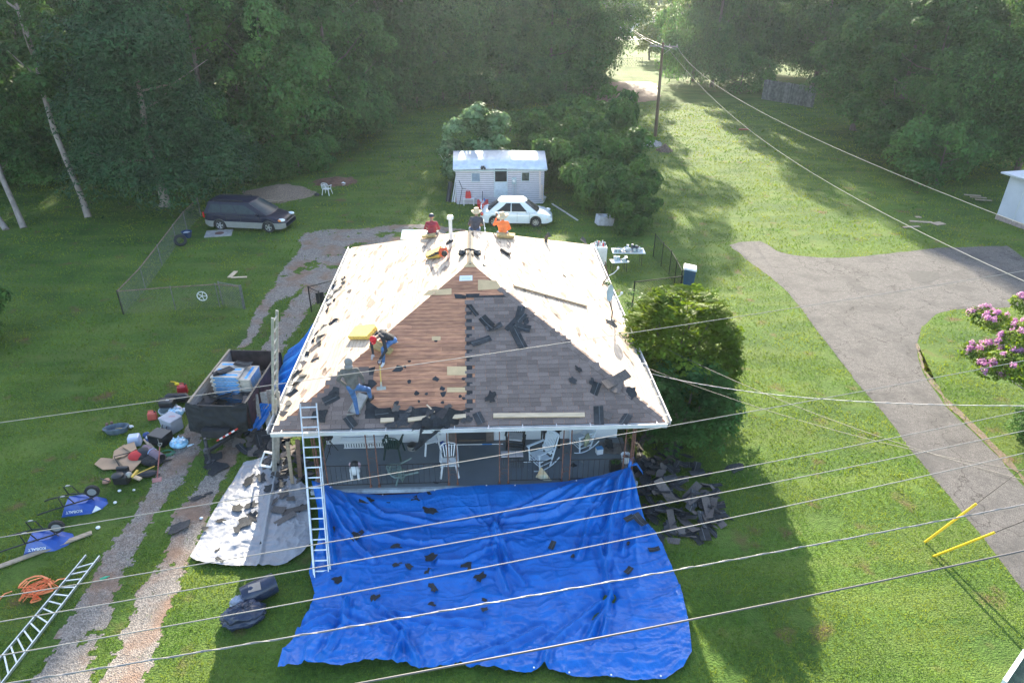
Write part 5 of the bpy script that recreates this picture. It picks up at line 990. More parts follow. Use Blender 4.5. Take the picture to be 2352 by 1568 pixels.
# ================================================================ cars
def interp(x, tab):
    xs = [a for a, b in tab]; ys = [b for a, b in tab]; return float(np.interp(x, xs, ys))
def smooth_tab(tab, x, w_=.12): return sum(interp(x+d*w_, tab) for d in (-1, -.5, 0, .5, 1))/5
def car(name, label, cat, loc, rz, L, W, deck, sill, arch_r, axles, gh, paint, glass, seed=0, clad=None, lo=0.0, hi=9.):
    t = thing(name, label, cat, loc, rz)
    xb0, xb1, xt0, xt1, hwb, hwt, zb, zt, bf, br = gh; hw0 = W/2
    def shell(z0f, z1f, grow, nm, m, par):
        xs = sorted(set([round(x, 3) for x in list(np.linspace(0, L, 90))])); rings = []
        for x in xs:
            e = min(x, L-x); k = min(1, e/.55); hw = hw0*(.80+.20*math.sin(k*PI/2))+grow
            zbt = sill+(.10*(1-min(1, e/.3))); 
            for a in axles:
                d = abs(x-a)
                if d < arch_r: zbt = max(zbt, .32+math.sqrt(max(0, arch_r**2-d*d))*.98)
            zd = smooth_tab(deck, x); z0 = max(zbt, z0f) if z0f is not None else zbt; z1 = min(zd, z1f) if z1f is not None else zd; z1 = max(z1, z0+.005)
            if nm == 'cladding': ring = [(x, hw-.02, z0), (x, hw, z0+.01), (x, hw+.004, (z0+z1)/2), (x, hw, z1-.01), (x, hw-.03, z1)]
            else: ring = [(x, hw*.90, z0), (x, hw*.985, z0+.04), (x, hw, z0+(z1-z0)*.35), (x, hw*.992, z0+(z1-z0)*.62), (x, hw*.965, z0+(z1-z0)*.86), (x, hw*.90, z0+(z1-z0)*.97), (x, hw*.6, z1+.015), (x, 0, z1+.028)]
            rings.append(ring)
        mb = MB(); nr = len(rings[0])
        for s in (1, -1):
            V = [(p[0], p[1]*s, p[2]) for r in rings for p in r]; F = [(i*nr+j, i*nr+j+1, (i+1)*nr+j+1, (i+1)*nr+j) if s < 0 else (i*nr+j, (i+1)*nr+j, (i+1)*nr+j+1, i*nr+j+1) for i in range(len(rings)-1) for j in range(nr-1)]
            F += [tuple(range(nr))+(() if False else ())]; F += [tuple((len(rings)-1)*nr+j for j in range(nr))]
            mb.add(V, F)
        if nm != 'cladding':       # closing plates at both ends
            for r in (rings[0], rings[-1]): mb.add([(p[0], p[1], p[2]) for p in r]+[(p[0], -p[1], p[2]) for p in r[::-1]], [tuple(range(2*nr))])
        return obj(nm, mb, m, par, smooth=.7)
    shell(None, None, 0, 'body', paint, t)
    if clad:
        shell(None, clad[0], .012, 'cladding', clad[1], t)
    mb = MB(); mb.box((L/2, 0, .40), (L-.5, W-.30, .36)); obj('underbody', mb, BLACKP, t)
    xf = lambda q: xb1+(xt1-xb1)*q; xr = lambda q: xb0+(xt0-xb0)*q; wd = lambda q: hwb+(hwt-hwb)*q**1.15; zz = lambda q: zb+(zt-zb)*q
    def S(face, s, q, off=0):
        if face == 'f': return (xf(q)+bf*(1-s*s)+off, s*wd(q), zz(q)+off*.5)
        if face == 'r': return (xr(q)-br*(1-s*s)-off, s*wd(q), zz(q)+off*.5)
        sg = 1 if face == 'l' else -1; return (xr(q)+(xf(q)-xr(q))*s, sg*(wd(q)+.03*math.sin(PI*s)+off), zz(q))
    mb = MB(); n = 14
    for f in 'frlp':
        ss = np.linspace(-1, 1, n) if f in 'fr' else np.linspace(0, 1, n); P = [S(f, s, q) for q in np.linspace(0, 1, 7) for s in ss]; mb.grid(P, n, 7)
    R2 = []
    for j in range(13):
        for i in range(13):
            a, b = i/12, j/12*2-1; x0, x1 = xr(1)-br*(1-b*b), xf(1)+bf*(1-b*b); R2.append((x0+(x1-x0)*a, b*(wd(1)+.03*math.sin(PI*a)), zt+.075*(1-b**2)*(1-(2*a-1)**4)))
    mb.grid(R2, 13, 13); obj('cabin', mb, paint, t, smooth=.6)
    def pane(nm, f, s0, s1, q0, q1, sl0=0, sl1=0):
        m2 = MB(); P = [S(f, (s0+sl0*q)+((s1+sl1*q)-(s0+sl0*q))*a, q, .007) for q in np.linspace(q0, q1, 6) for a in np.linspace(0, 1, 12)]; m2.grid(P, 12, 6); return obj(nm, m2, glass, t, smooth=True)
    pane('windshield', 'f', -.92, .92, .06, .93); pane('rear_window', 'r', -.90, .90, .08, .90)
    return t, S, pane
def wheel(t, x, y, r, spokes, m_rim, wdt=.19):
    s = 1 if y > 0 else -1; M = Matrix(((1, 0, 0), (0, 0, 1), (0, 1, 0))); mb = MB(); w_ = wdt/2
    mb.lathe([(r*.62, -w_), (r*.9, -w_), (r, -w_*.7), (r, w_*.7), (r*.9, w_), (r*.62, w_)], (x, y, r), 26, M, cap=False); wh = obj('wheel', mb, mat('tyre', (.02, .02, .021), rough=.8), t, smooth=.6)
    mb = MB(); mb.lathe([(r*.64, w_*.75*s), (r*.60, w_*.2*s), (.02, w_*.2*s)], (x, y, r), 22, M, cap=False); obj('wheel_well', mb, BLACKP, wh)
    mb = MB(); 
    for k in range(spokes): a = k*2*PI/spokes; mb.bar((x+math.cos(a)*.03, y+s*w_*.82, r+math.sin(a)*.03), (x+math.cos(a)*r*.6, y+s*w_*.9, r+math.sin(a)*r*.6), r*.20, .03, up=(0, 1, 0))
    mb.tube([(x+math.cos(a)*r*.62, y+s*w_*.85, r+math.sin(a)*r*.62) for a in [j*PI/10 for j in range(21)]], r*.045, 6); mb.lathe([(r*.14, 0), (r*.14, w_*.95*s), (.001, w_*s)], (x, y, r), 12, M); obj('rim', mb, m_rim, wh, smooth=.6)
RIM = mat('alloy_rim', (.55, .55, .55), rough=.3, metal=.7); LENS = mat('headlight_lens', (.75, .78, .78), rough=.12, coat=.8); REDL = mat('tail_lens', (.5, .02, .02), rough=.15, coat=.8); AMB = mat('amber_lens', (.85, .25, .03), rough=.2, coat=.6)
GL_T = glassy('tinted_glass', (.025, .028, .032)); GL_B = mat('van_glass', (.035, .05, .06), rough=.2, spec=.08, coat=0.)
# white sedan
a = G(1110, 519); b = G(1262, 521); rz = math.atan2((b-a).y, (b-a).x); a.x -= .12; Lc = 4.42; WHP = mat('white_car_paint', (.66, .72, .74), rough=.22, var=.02, coat=.7)
t, S_, pane = car('car', 'white four door sedan parked in front of the small shed', 'car', (a.x, a.y+.75, 0), rz, Lc, 1.72,
    [(0, .55), (.06, .80), (.25, .93), (.85, .95), (1.2, .94), (2.9, .92), (3.35, .90), (3.9, .83), (4.25, .70), (4.38, .58), (4.42, .45)], .20, .36, (.86, 3.40), (.50, 3.46, 1.25, 2.62, .80, .60, .90, 1.53, .20, .14), WHP, GL_T)
for f in 'lp':
    pane('side_window', f, .13, .455, .10, .86, .17, -.0); pane('side_window', f, .48, .82, .10, .86, 0, -.03)
    sg = 1 if f == 'l' else -1; y = sg*.862
    for x in (1.30, 2.26, 3.02): mb = MB(); mb.box((x, y, .60), (.010, .012, .60)); obj('door_seam', mb, BLACKP, t)
    for x in (1.45, 2.42): mb = MB(); mb.box((x, y+sg*.015, .84), (.17, .03, .035)); obj('door_handle', mb, WHP, t, bevel=.008)
    mb = MB(); mb.ball((2.88, sg*.97, .98), (.08, .10, .075), 10, 7); obj('mirror', mb, WHP, t, smooth=True)
    mb = MB(); mb.ball((4.16, sg*.66, .68), (.20, .14, .085), 12, 8); obj('headlight', mb, LENS, t, smooth=True)
    mb = MB(); mb.ball((.10, sg*.72, .76), (.10, .13, .12), 12, 8); tl = obj('tail_light', mb, REDL, t, smooth=True); mb = MB(); mb.ball((.12, sg*.785, .74), (.07, .07, .05), 10, 6); obj('indicator', mb, AMB, tl, smooth=True)
    mb = MB(); mb.box((4.08, sg*.815, .50), (.10, .03, .03)); obj('side_marker', mb, AMB, t)
    for x in (.86, 3.40): wheel(t, x, sg*.76, .315, 7, RIM)
mb = MB(); mb.tube([(.12, -.70, 1.0), (.05, -.66, 1.09), (.02, 0, 1.12), (.05, .66, 1.09), (.12, .70, 1.0)], .035, 8, flat=.5); obj('spoiler', mb, WHP, t, smooth=True)
mb = MB(); mb.box((4.40, 0, .42), (.03, .9, .12)); obj('grille', mb, BLACKP, t); mb = MB(); mb.bar((3.36, -.5, 1.0), (3.46, .1, 1.0), .02, .02); mb.bar((3.42, .05, 1.0), (3.38, .6, 1.0), .02, .02); obj('wiper', mb, BLACKP, t)
# dark minivan
a = G(492, 527); b = G(668, 535); rz = math.atan2((b-a).y, (b-a).x); NAVP = mat('navy_car_paint', (.008, .010, .030), rough=.38, var=.1, coat=.0, spec=.25); CLD = mat('silver_cladding', (.24, .24, .22), rough=.5, var=.05, metal=.1)
t, S_, pane = car('minivan', 'dark blue minivan with silver lower panels parked at the wood edge', 'minivan', (a.x-.35, a.y+.85, 0), rz, 5.05, 1.86,
    [(0, .55), (.05, .95), (.14, 1.06), (3.4, 1.06), (3.9, 1.0), (4.5, .86), (4.85, .76), (5.0, .62), (5.05, .5)], .22, .40, (.98, 4.02), (.08, 3.98, .42, 2.86, .89, .70, 1.02, 1.72, .16, .05), NAVP, GL_B, clad=(.60, CLD))
for f in 'lp':
    pane('side_window', f, .06, .285, .14, .80, .02, 0); pane('side_window', f, .30, .535, .14, .80, 0, .04); pane('side_window', f, .555, .90, .10, .78, .03, -.08)
    sg = 1 if f == 'l' else -1; y = sg*.932
    for x in (1.48, 2.35, 3.5): mb = MB(); mb.box((x, y, .80), (.012, .012, .42)); obj('door_seam', mb, BLACKP, t)
    mb = MB(); mb.box((1.6, y+sg*.01, .93), (2.2, .012, .02)); obj('door_rail', mb, BLACKP, t)
    mb = MB(); mb.ball((3.42, sg*1.05, 1.10), (.09, .11, .09), 10, 7); obj('mirror', mb, NAVP, t, smooth=True)
    mb = MB(); mb.ball((4.80, sg*.70, .74), (.22, .17, .10), 12, 8); hl = obj('headlight', mb, LENS, t, smooth=True); mb = MB(); mb.ball((4.72, sg*.82, .74), (.13, .08, .07), 10, 6); obj('indicator', mb, AMB, hl, smooth=True)
    mb = MB(); mb.box((.045, sg*.86, .93), (.08, .10, .34)); obj('tail_light', mb, REDL, t, bevel=.02)
    mb = MB(); mb.bar((.7, sg*.62, 1.79), (2.5, sg*.62, 1.79), .04, .03); mb.box((.7, sg*.62, 1.76), (.06, .05, .05)); mb.box((2.5, sg*.62, 1.76), (.06, .05, .05)); obj('roof_rail', mb, BLACKP, t)
    mb = MB(); mb.ball((4.95, sg*.55, .40), (.06, .08, .06), 8, 6); obj('fog_light', mb, LENS, t, smooth=True)
    for x in (.98, 4.02): wheel(t, x, sg*.83, .335, 5, RIM, .21)
mb = MB(); mb.box((5.0, 0, .70), (.06, .72, .12)); obj('grille', mb, BLACKP, t); mb = MB(); mb.box((4.96, 0, .45), (.16, 1.5, .16)); obj('bumper', mb, CLD, t, bevel=.05)
# ================================================================ dump trailer
TR = thing('trailer', 'dump trailer with wooden sides loaded with shingle bundles and rubbish', 'trailer', (-8.45, 20.75, 0), R_(-4))
RUSTW = mat('grey_boards', (.34, .31, .28), rough=.85, var=.25, scale=4, stretch=(4, .6, 4)); DKR = mat('dark_red_steel', (.075, .03, .035), rough=.6, var=.4, scale=4); BLKS = mat('black_steel', (.025, .025, .027), rough=.6, var=.4, scale=5)
mb = MB(); mb.box((0, 0, .50), (1.84, 3.5, .10)); obj('bed', mb, BLKS, TR)
for s in (-1, 1):
    mb = MB(); mb.box((s*.93, .0, 1.0), (.05, 3.55, .90)); obj('side_panel', mb, RUSTW if s < 0 else DKR, TR)
    for y in (-1.7, -.6, .6, 1.7): sp = MB(); sp.box((s*.97, y, .96), (.05, .06, 1.0)); obj('side_post', sp, BLKS, TR)
    mb = MB(); mb.box((s*.93, .0, 1.475), (.07, 3.55, .05)); obj('top_rail', mb, LUMG if s < 0 else BLKS, TR)
    for y in (-.45, .45): mb = MB(); M = Matrix(((0, 0, 1), (1, 0, 0), (0, 1, 0))); mb.lathe([(.16, -.1), (.30, -.1), (.34, -.06), (.34, .06), (.30, .1), (.16, .1)], (s*1.12, y, .34), 22, M); obj('wheel', mb, mat('tyre', (.02, .02, .021)), TR, smooth=.6)
    mb = MB(); mb.box((s*1.12, 0, .74), (.26, 1.8, .03)); obj('fender', mb, BLKS, TR)
mb = MB(); mb.box((0, 1.76, 1.0), (1.84, .05, .92)); obj('rear_gate', mb, mat('dark_panel', (.05, .035, .035), var=.5, scale=3), TR)
mb = MB(); mb.box((0, -1.76, .95), (1.84, .05, .86)); obj('front_panel', mb, BLKS, TR)
mb = MB(); mb.bar((-.7, -1.7, .46), (0, -3.0, .46), .10, .10); mb.bar((.7, -1.7, .46), (0, -3.0, .46), .10, .10); mb.box((0, -2.1, .62), (.9, .42, .28)); obj('tongue', mb, BLKS, TR)
mb = MB(); mb.tube([(0, -2.95, .0), (0, -2.95, .95)], .04, 10); mb.box((0, -2.95, .03), (.2, .2, .03)); mb.bar((0, -2.95, .9), (.16, -2.95, .93), .02, .02); mb.box((.02, -3.06, .55), (.14, .12, .16)); mb.ball((0, -3.14, .6), .05, 8, 6); obj('jack', mb, mat('jack_steel', (.10, .10, .11), metal=.5, rough=.4, var=.4), TR)
ft = hung('front_sheet', None, None, [(-1.0, -1.66, 1.50), (-.5, -1.70, 1.42), (.5, -1.7, 1.44), (1.0, -1.66, 1.50)], [(-.80, -1.9, .50), (.1, -1.95, .38), (.85, -1.9, .50)], [(-1.0, -1.66, 1.5), (-.92, -1.88, .9), (-.80, -1.9, .50)], [(1.0, -1.66, 1.5), (.95, -1.88, .9), (.85, -1.9, .50)], FELT, amp=.05, freq=4, seed=5, sag=.1, parent=TR) if False else None
P = coons([(-1.0, -1.70, 1.52), (-.5, -1.80, 1.44), (.5, -1.8, 1.44), (1.0, -1.70, 1.52)], [(-.95, -1.92, .55), (-.2, -2.02, .34), (.6, -1.98, .42), (.95, -1.92, .58)], [(-1.0, -1.70, 1.52), (-1.0, -1.9, 1.0), (-.95, -1.92, .55)], [(1.0, -1.70, 1.52), (1.0, -1.9, 1.0), (.95, -1.92, .58)], 60, 40)
P[..., 1] -= ridge(P[..., 0]*1.6+P[..., 2]*.7, P[..., 2]*2.0, 9)*.2; gridobj('black_sheet', P, mat('black_mesh', (.012, .014, .016), rough=.8, var=.4, scale=3), parent=TR)
# pallet stack of wrapped bundles: every bundle is a thing
KR = mat('kraft_wrap', (.46, .40, .33), rough=.7, var=.18, scale=5); BLW = mat('blue_wrap', (.03, .28, .62), rough=.45, var=.35, scale=8)
def tloc(x, y, z): return TR.matrix_basis @ Vector((x, y, z)) if False else Matrix.Translation(TR.location) @ Matrix.Rotation(R_(-4), 4, 'Z') @ Vector((x, y, z))
pr = thing('shingle_bundle', 'wrapped shingle bundle', 'bundle', (0, 0, 0)); mb = MB(); mb.box((0, 0, .04), (.98, .34, .072)); obj('wrapper', mb, KR, pr, bevel=.012)
mb = MB(); mb.box((.02, -.172, .04), (.80, .006, .045)); mb.box((.0, .0, .0775), (.80, .10, .004)); obj('printed_band', mb, BLW, pr); k = 0
for lay in range(15):
    for r_ in range(3):
        x = -.16+random.uniform(-.02, .02)+(.03 if lay % 2 else -.02); y = -.42+r_*.36+random.uniform(-.012, .012); nm = ['near', 'middle', 'far'][r_]
        lb = 'blue and tan wrapped shingle bundle in the stack on the trailer'+(', top layer, '+nm+' row' if lay == 14 else '')
        args = (tloc(x, y, .56+lay*.078), R_(-4)+random.uniform(-.02, .02), lb, 'wrapped shingle bundles stacked in the trailer')
        if k == 0: pr.location = args[0]; pr.rotation_euler = (0, 0, args[1]); pr['label'] = lb; pr['group'] = args[3]
        else: dup(pr, *args)
        k += 1
for lay in range(14):
    lb = 'tan end bundle at the right side of the stack on the trailer'; o = dup(pr, tloc(.52, -.1+random.uniform(-.02, .02), .56+lay*.078), R_(86), lb, 'tan bundles at the right of the stack')
GB = 'rubbish thrown in the trailer'
for i in range(46):
    y = random.choice((random.uniform(-1.65, -.75), random.uniform(-1.65, -.75), random.uniform(.8, 1.6))); x = random.uniform(-.8, .8)
    scrap(tloc(x, y, .62+random.uniform(0, .75 if y < 0 else .15)), random.choice((.3, .4)), 'torn shingle thrown into the trailer', GB, kind=random.choice(('torn', 'torn', 'grey')), tilt=.5)
for x, y, z, s, r_ in [(-.28, -.18, 1.77, 1.1, .9), (-.42, -.32, 1.74, .9, .5), (.2, .25, 1.76, 1.0, -.2)]: scrap(tloc(x, y, z), s, 'loose black shingle lying on top of the wrapped stack', GB, kind='tab', rz=r_, tilt=.1)
mb = MB(); p0 = Vector(G(498, 1012, .45)); p1 = Vector(G(546, 984, .85)); d = p1-p0
st = thing('marker_pole', 'red and white striped pole at the trailer tongue', 'pole', p0)
for k in range(7): mb = MB(); mb.tube([d*(k/7), d*((k+1)/7)], .028, 8); obj('stripe', mb, mat('pole_red', (.55, .05, .03)) if k % 2 == 0 else WHITE, st)
# boards leaning between the trailer and the house
for i, (px, py, z0, qx, qy, z1, w_) in enumerate([(600, 990, .1, 588, 905, 1.3, .12), (622, 990, .05, 604, 900, 1.3, .22), (640, 975, .05, 618, 895, 1.25, .22), (652, 965, .05, 640, 935, .8, .2)]):
    mb = MB(); mb.bar(G(px, py, z0), G(qx, qy, z1), w_, .03, up=(0, 1, 0)); tag(obj('board', mb, RUSTW), ['narrow brown', 'wide grey', 'second wide grey', 'short grey'][i]+' board leaning between trailer and house', 'board', 'boards leaning behind the trailer')
# ================================================================ ladders
def ladder(name, label, a, b, side, wd_, n, m=None, sec2=None, prop=.075):
    """a foot centre, b top centre, side = rung direction"""
    m = m or ALU; a = Vector(a); b = Vector(b); s = Vector(side).normalized(); up = s.cross((b-a).normalized()); t = thing(name, label, 'ladder', a)
    for k in (-1, 1): mb = MB(); o = s*(wd_/2*k); mb.bar(o, b-a+o, .028, prop, up=up); obj('rail', mb, m, t)
    for i in range(n): mb = MB(); p = (b-a)*((i+.6)/n); mb.bar(p-s*(wd_/2), p+s*(wd_/2), .034, .030, up=up); obj('rung', mb, m, t)
    if sec2:
        f0, f1 = sec2
        for k in (-1, 1): mb = MB(); o = s*(wd_/2-.035)*k+up*.06; mb.bar((b-a)*f0+o, (b-a)*f1+o, .026, prop*.9, up=up); obj('fly_rail', mb, m, t)
    return t
a = G(741, 1325, .05); b = atY(709, 928, 14.98); 
g1 = atY(713, 985, 15.15); dd = (g1-a); b = a+dd*1.33
# find the point on the line that projects to y=925
def proj(P):
    v = Vector(P)-Vector((0, 0, CH)); d = v.dot(AF); return 1176+FPX*v.dot(AR)/d, 784-FPX*v.dot(AU)/d
for k in range(200):
    q = a+dd*(1+k*.004)
    if proj(q)[1] < 926: b = q; break
ladder('extension_ladder', 'tall aluminium extension ladder leaning on the front gutter, feet on the blue tarp', a, b, (1, .02, 0), .43, 17, sec2=(.0, .62))
LF = Vector(G(632, 1080, .0)); LG = Vector((HX0-.16, 16.35, 2.98)); b = LF+(LG-LF)*1.9
for k in range(300):
    q = LG+(LG-LF)*(k*.005)
    if proj(q)[1] < 722: b = q; break
ladder('extension_ladder', 'tall aluminium ladder seen edge on, leaning on the left eave', LF, b, (.0, 1, 0), .42, 17, m=mat('dull_aluminium', (.42, .40, .36), rough=.5, var=.2, metal=.3), sec2=(.0, .55), prop=.07)
t = thing('flat_ladder', 'aluminium ladder lying on the grass at the lower left', 'ladder', G(213, 1275, .06))
a0, a1, b0, b1, a2 = [G(*q, .07)-Vector(t.location) for q in ((198, 1275), (0, 1512), (229, 1277), (5, 1568), (180, 1297))]
e0 = a2+(a1-a2)*1.3; e1 = b0+(b1-b0)*1.25
mb = MB(); mb.bar(a0, a2, .03, .07); mb.bar(a2, e0, .03, .07); obj('rail', mb, ALU, t); mb = MB(); mb.bar(b0, e1, .03, .07); obj('rail', mb, ALU, t)
for k in range(17): mb = MB(); f = (k+.5)/17; mb.bar(a2+(e0-a2)*f+Vector((0, 0, .0)), b0+(e1-b0)*(f+.02), .032, .03); obj('rung', mb, ALU, t)
# ================================================================ things on the roof
nF, nL, nR = PLN['front'][2], PLN['left'][2], PLN['right'][2]
def board(label, p, q, w_, h, m, group=None, up=(0, 0, 1), name='board'):
    mb = MB(); mb.bar(p, q, w_, h, up=up); return tag(obj(name, mb, m, bevel=.004), label, 'board', group)
board('long new board lying along the front slope just above the gutter', RP(1133, 954, 'front', .05), RP(1343, 952, 'front', .05), .13, .045, LUM, up=nF)
board('long weathered board lying slantwise on the right slope', RP(1180, 655, 'right', .06), RP(1348, 702, 'right', .06), .12, .05, LUMG, up=nR)
board('half buried pale board in the rubble above the front gutter', RP(978, 962, 'front', .07), RP(1070, 955, 'front', .08), .12, .05, LUM, up=nF); board('short board end left of the rubble above the gutter', RP(874, 965, 'front', .06), RP(905, 964, 'front', .06), .13, .05, LUM, up=nF)
board('splintered pale board on the rubble, left half', RP(937, 964, 'front', .10), RP(985, 958, 'front', .09), .12, .04, LUM, up=nF); board('thin pale lath sticking out of the rubble', RP(980, 929, 'front', .05), RP(998, 946, 'front', .12), .04, .02, LUM, up=nF)
mb = MB(); flat(mb, [(1056, 634), (1085, 633), (1085, 645), (1055, 646)], 'front', .016, .004); tag(obj('paper_sheet', mb, WHITE), 'white paper sheet near the top of the front slope', 'paper')
mb = MB(); flat(mb, [(1061, 640), (1081, 639.5), (1081, 640.6), (1061, 641)], 'front', .021, .001); obj('printed_line', mb, mat('pale_ink', (.4, .5, .6)), bpy.data.objects['paper_sheet'])
# metal slide plank under the hoodie worker
t = thing('metal_trough', 'bent grey metal flashing trough under the worker in the grey hoodie', 'flashing', RP(815, 955, 'front', .02)); o_ = Vector(t.location); p0 = RP(812, 948, 'front', .05)-o_; p1 = RP(836, 905, 'front', .05)-o_
GALV = mat('galvanised', (.38, .36, .32), rough=.5, var=.2, metal=.4)
mb = MB(); mb.bar(p0, p1, .30, .01, up=nF); mb.bar(p0+Vector((.15, 0, .03)), p1+Vector((.15, 0, .03)), .012, .07, up=nF); mb.bar(p0+Vector((-.15, 0, .03)), p1+Vector((-.15, 0, .03)), .012, .07, up=nF); obj('trough', mb, GALV, t)
mb = MB(); mb.bar(p0+Vector((-.16, -.12, .02)), p0+Vector((.2, -.02, .02)), .02, .05, up=nF); obj('end_lip', mb, GALV, t)
# shovel
def shovel(label, top, tip, n, name='roofing_shovel', hm=None):
    top, tip = Vector(top), Vector(tip); t = thing(name, label, 'shovel', tip); d = top-tip; L = d.length; dn = d.normalized(); s = dn.cross(Vector(n)).normalized(); hm = hm or mat('yellow_handle', (.62, .40, .10), rough=.5)
    mb = MB(); mb.tube([dn*.12, dn*(L-.13)], .019, 8); obj('handle', mb, hm, t); g = MB(); g.tube([dn*(L-.14), dn*(L-.08)+s*.05, dn*(L-.01)+s*.055, dn*L, dn*(L-.01)-s*.055, dn*(L-.08)-s*.05, dn*(L-.14)], .013, 7); obj('grip', g, BLACKP, t)
    m2 = MB(); m2.bar(-dn*.03, dn*.07, .26, .02, up=n); m2.bar(dn*.05, dn*.2, .05, .03, up=n); obj('blade', m2, GALV, t); return t
shovel('shingle shovel with yellow handle held upright by the crouching worker', RP(872, 830, 'front', .42)+Vector((0, .0, .03)), RP(876, 893, 'front', .03), nF)
# yellow foam pads
FOAM = mat('yellow_foam', (.70, .46, .10), rough=.9, var=.25, scale=14, bump=.6, bscale=30); FOAMD = mat('old_foam', (.42, .30, .13), rough=.9, var=.3, scale=12, bump=.6, bscale=30)
def pad(label, pts, pl, th, m, off=.03):
    mb = MB(); M_, o2 = fr(pl); mb.prism(puv(pts, pl), th, M_, o2+M_ @ Vector((0, 0, off))); return tag(obj('foam_pad', mb, m, bevel=.02), label, 'foam pad')
pad('thick bright yellow foam cushion left of the crouching worker', [(804, 782), (822, 757), (866, 752), (869, 758), (848, 782)], 'left', .13, FOAM); pad('brown foam cushion under the crouching worker', [(848, 800), (868, 786), (905, 806), (895, 818)], 'front', .10, FOAMD)
pad('foam cushion under the orange leaf blower', [(983, 597), (985, 588), (1016, 574), (1028, 583), (1010, 594)], 'left', .14, FOAM); pad('foam pad under the person in the maroon shirt', [(970, 546), (1003, 541), (1003, 548), (972, 550)], 'left', .09, FOAMD, .05); pad('foam pad under the person in the orange shirt', [(1138, 541), (1180, 543), (1178, 551), (1140, 549)], 'right', .11, FOAMD, .05)
# leaf blower
t = thing('leaf_blower', 'orange leaf blower lying on a foam cushion near the ridge', 'leaf blower', RP(1018, 582, 'left', .22)); ORG = mat('orange_plastic', (.70, .09, .02), rough=.4)
mb = MB(); mb.ball((0, 0, .05), (.17, .13, .17), 14, 10); obj('housing', mb, ORG, t, smooth=True); mb = MB(); mb.lathe([(.10, 0), (.10, .06), (.05, .07)], (0.05, -.12, .05), 16, Matrix(((1, 0, 0), (0, 0, -1), (0, 1, 0)))); obj('fan_cover', mb, BLACKP, t)
q = RP(980, 590, 'left', .10)-Vector(t.location); mb = MB(); mb.tube([(-.05, 0, .05), (-.25, -.03, .02), q*.75, q], [.06, .05, .042, .04], 10); obj('nozzle', mb, BLACKP, t, smooth=.8); mb = MB(); mb.tube([(-.12, 0, .15), (-.08, 0, .26), (.08, 0, .26), (.13, 0, .14)], .018, 7); obj('handle', mb, ORG, t)
# vent pipe
vb = RP(1036, 556, 'left', 0); vt = 0
for k in range(200):
    q = vb+Vector((0, 0, k*.01))
    if proj(q)[1] < 498: vt = k*.01; break
t = thing('vent_pipe', 'white capped flue pipe standing on the roof behind the leaf blower', 'vent pipe', vb); mb = MB(); mb.tube([(0, 0, -.1), (0, 0, vt)], .065, 14); obj('pipe', mb, WHITED, t, smooth=.8); mb = MB(); mb.lathe([(.07, vt-.10), (.115, vt-.09), (.12, vt-.01), (.09, vt+.03), (.001, vt+.035)], (0, 0, 0), 18); obj('cap', mb, WHITE, t, smooth=.6)
mb = MB(); mb.lathe([(.20, -.05), (.10, .05), (.07, .10)], (0, 0, 0), 14); obj('flashing', mb, FELT, t)
# black drapes across the ridge slot and the elbow vent
for s, px in ((-1, 1062), (1, 1096)):
    pl = 'left' if s < 0 else 'right'; p = RP(px, 582, pl, .05); t = thing('tool_pouch', 'black tool harness lump on the %s side of the ridge slot' % ('left' if s < 0 else 'right'), 'tool pouch', p)
    mb = MB(); mb.ball((0, 0, .05), (.13, .16, .10), 12, 8); mb.ball((s*.05, -.12, .03), (.09, .10, .07), 10, 7); obj('pouch', mb, BLACKP, t, smooth=True); e = Vector((HCX, p.y+.15, ZR+.03))-p; mb = MB(); mb.tube([(0, 0, .1), e*.5+Vector((0, 0, .06)), e], [.04, .035, .03], 8); obj('strap', mb, FELT, t, smooth=True)
p = RP(1160, 578, 'right', .06); t = thing('vent_hood', 'black metal vent hood lying on the right slope near the ridge', 'vent', p, .0); d = RP(1151, 572, 'right', .06)-p; mb = MB(); mb.bar(-d*.9, d, .17, .11, up=nR); obj('hood', mb, BLACKP, t, bevel=.015); mb = MB(); mb.bar(-d*1.15, -d*.9, .20, .16, up=nR); obj('flange', mb, BLACKP, t)
p = RP(1254, 556, 'right', .0); t = thing('elbow_vent', 'grey elbow flue vent at the far right of the roof', 'vent', (p.x, p.y, p.z)); mb = MB(); mb.tube([(0, 0, -.05), (0, 0, .22), (.08, -.04, .32), (.12, -.06, .34)], [.07, .07, .09, .11], 12); obj('elbow', mb, mat('dark_metal', (.09, .09, .09), metal=.6, rough=.4), t, smooth=.8); mb = MB(); mb.box((-.2, .0, .02), (.3, .2, .03)); obj('base_plate', mb, GALV, t)
# rope over the ridge from a thin antenna
p = RP(1118, 565, 'right', .02); t = thing('antenna', 'thin white rod with rope standing beside the person in the straw hat', 'antenna', p); mb = MB(); mb.tube([(0, 0, 0), (-.03, .05, .35), (-.10, .02, .95)], .014, 6); obj('rod', mb, WHITE, t); mb = MB(); mb.tube([(0, 0, .3), (.06, -.05, .12), (0, -.12, .0), (-.1, -.1, .01), (-.2, -.04, .02)], .012, 6); obj('rope', mb, mat('rope', (.55, .5, .45)), t); mb = MB(); mb.ball((-.06, .03, .65), .035, 8, 6); obj('knot', mb, WHITE, t)
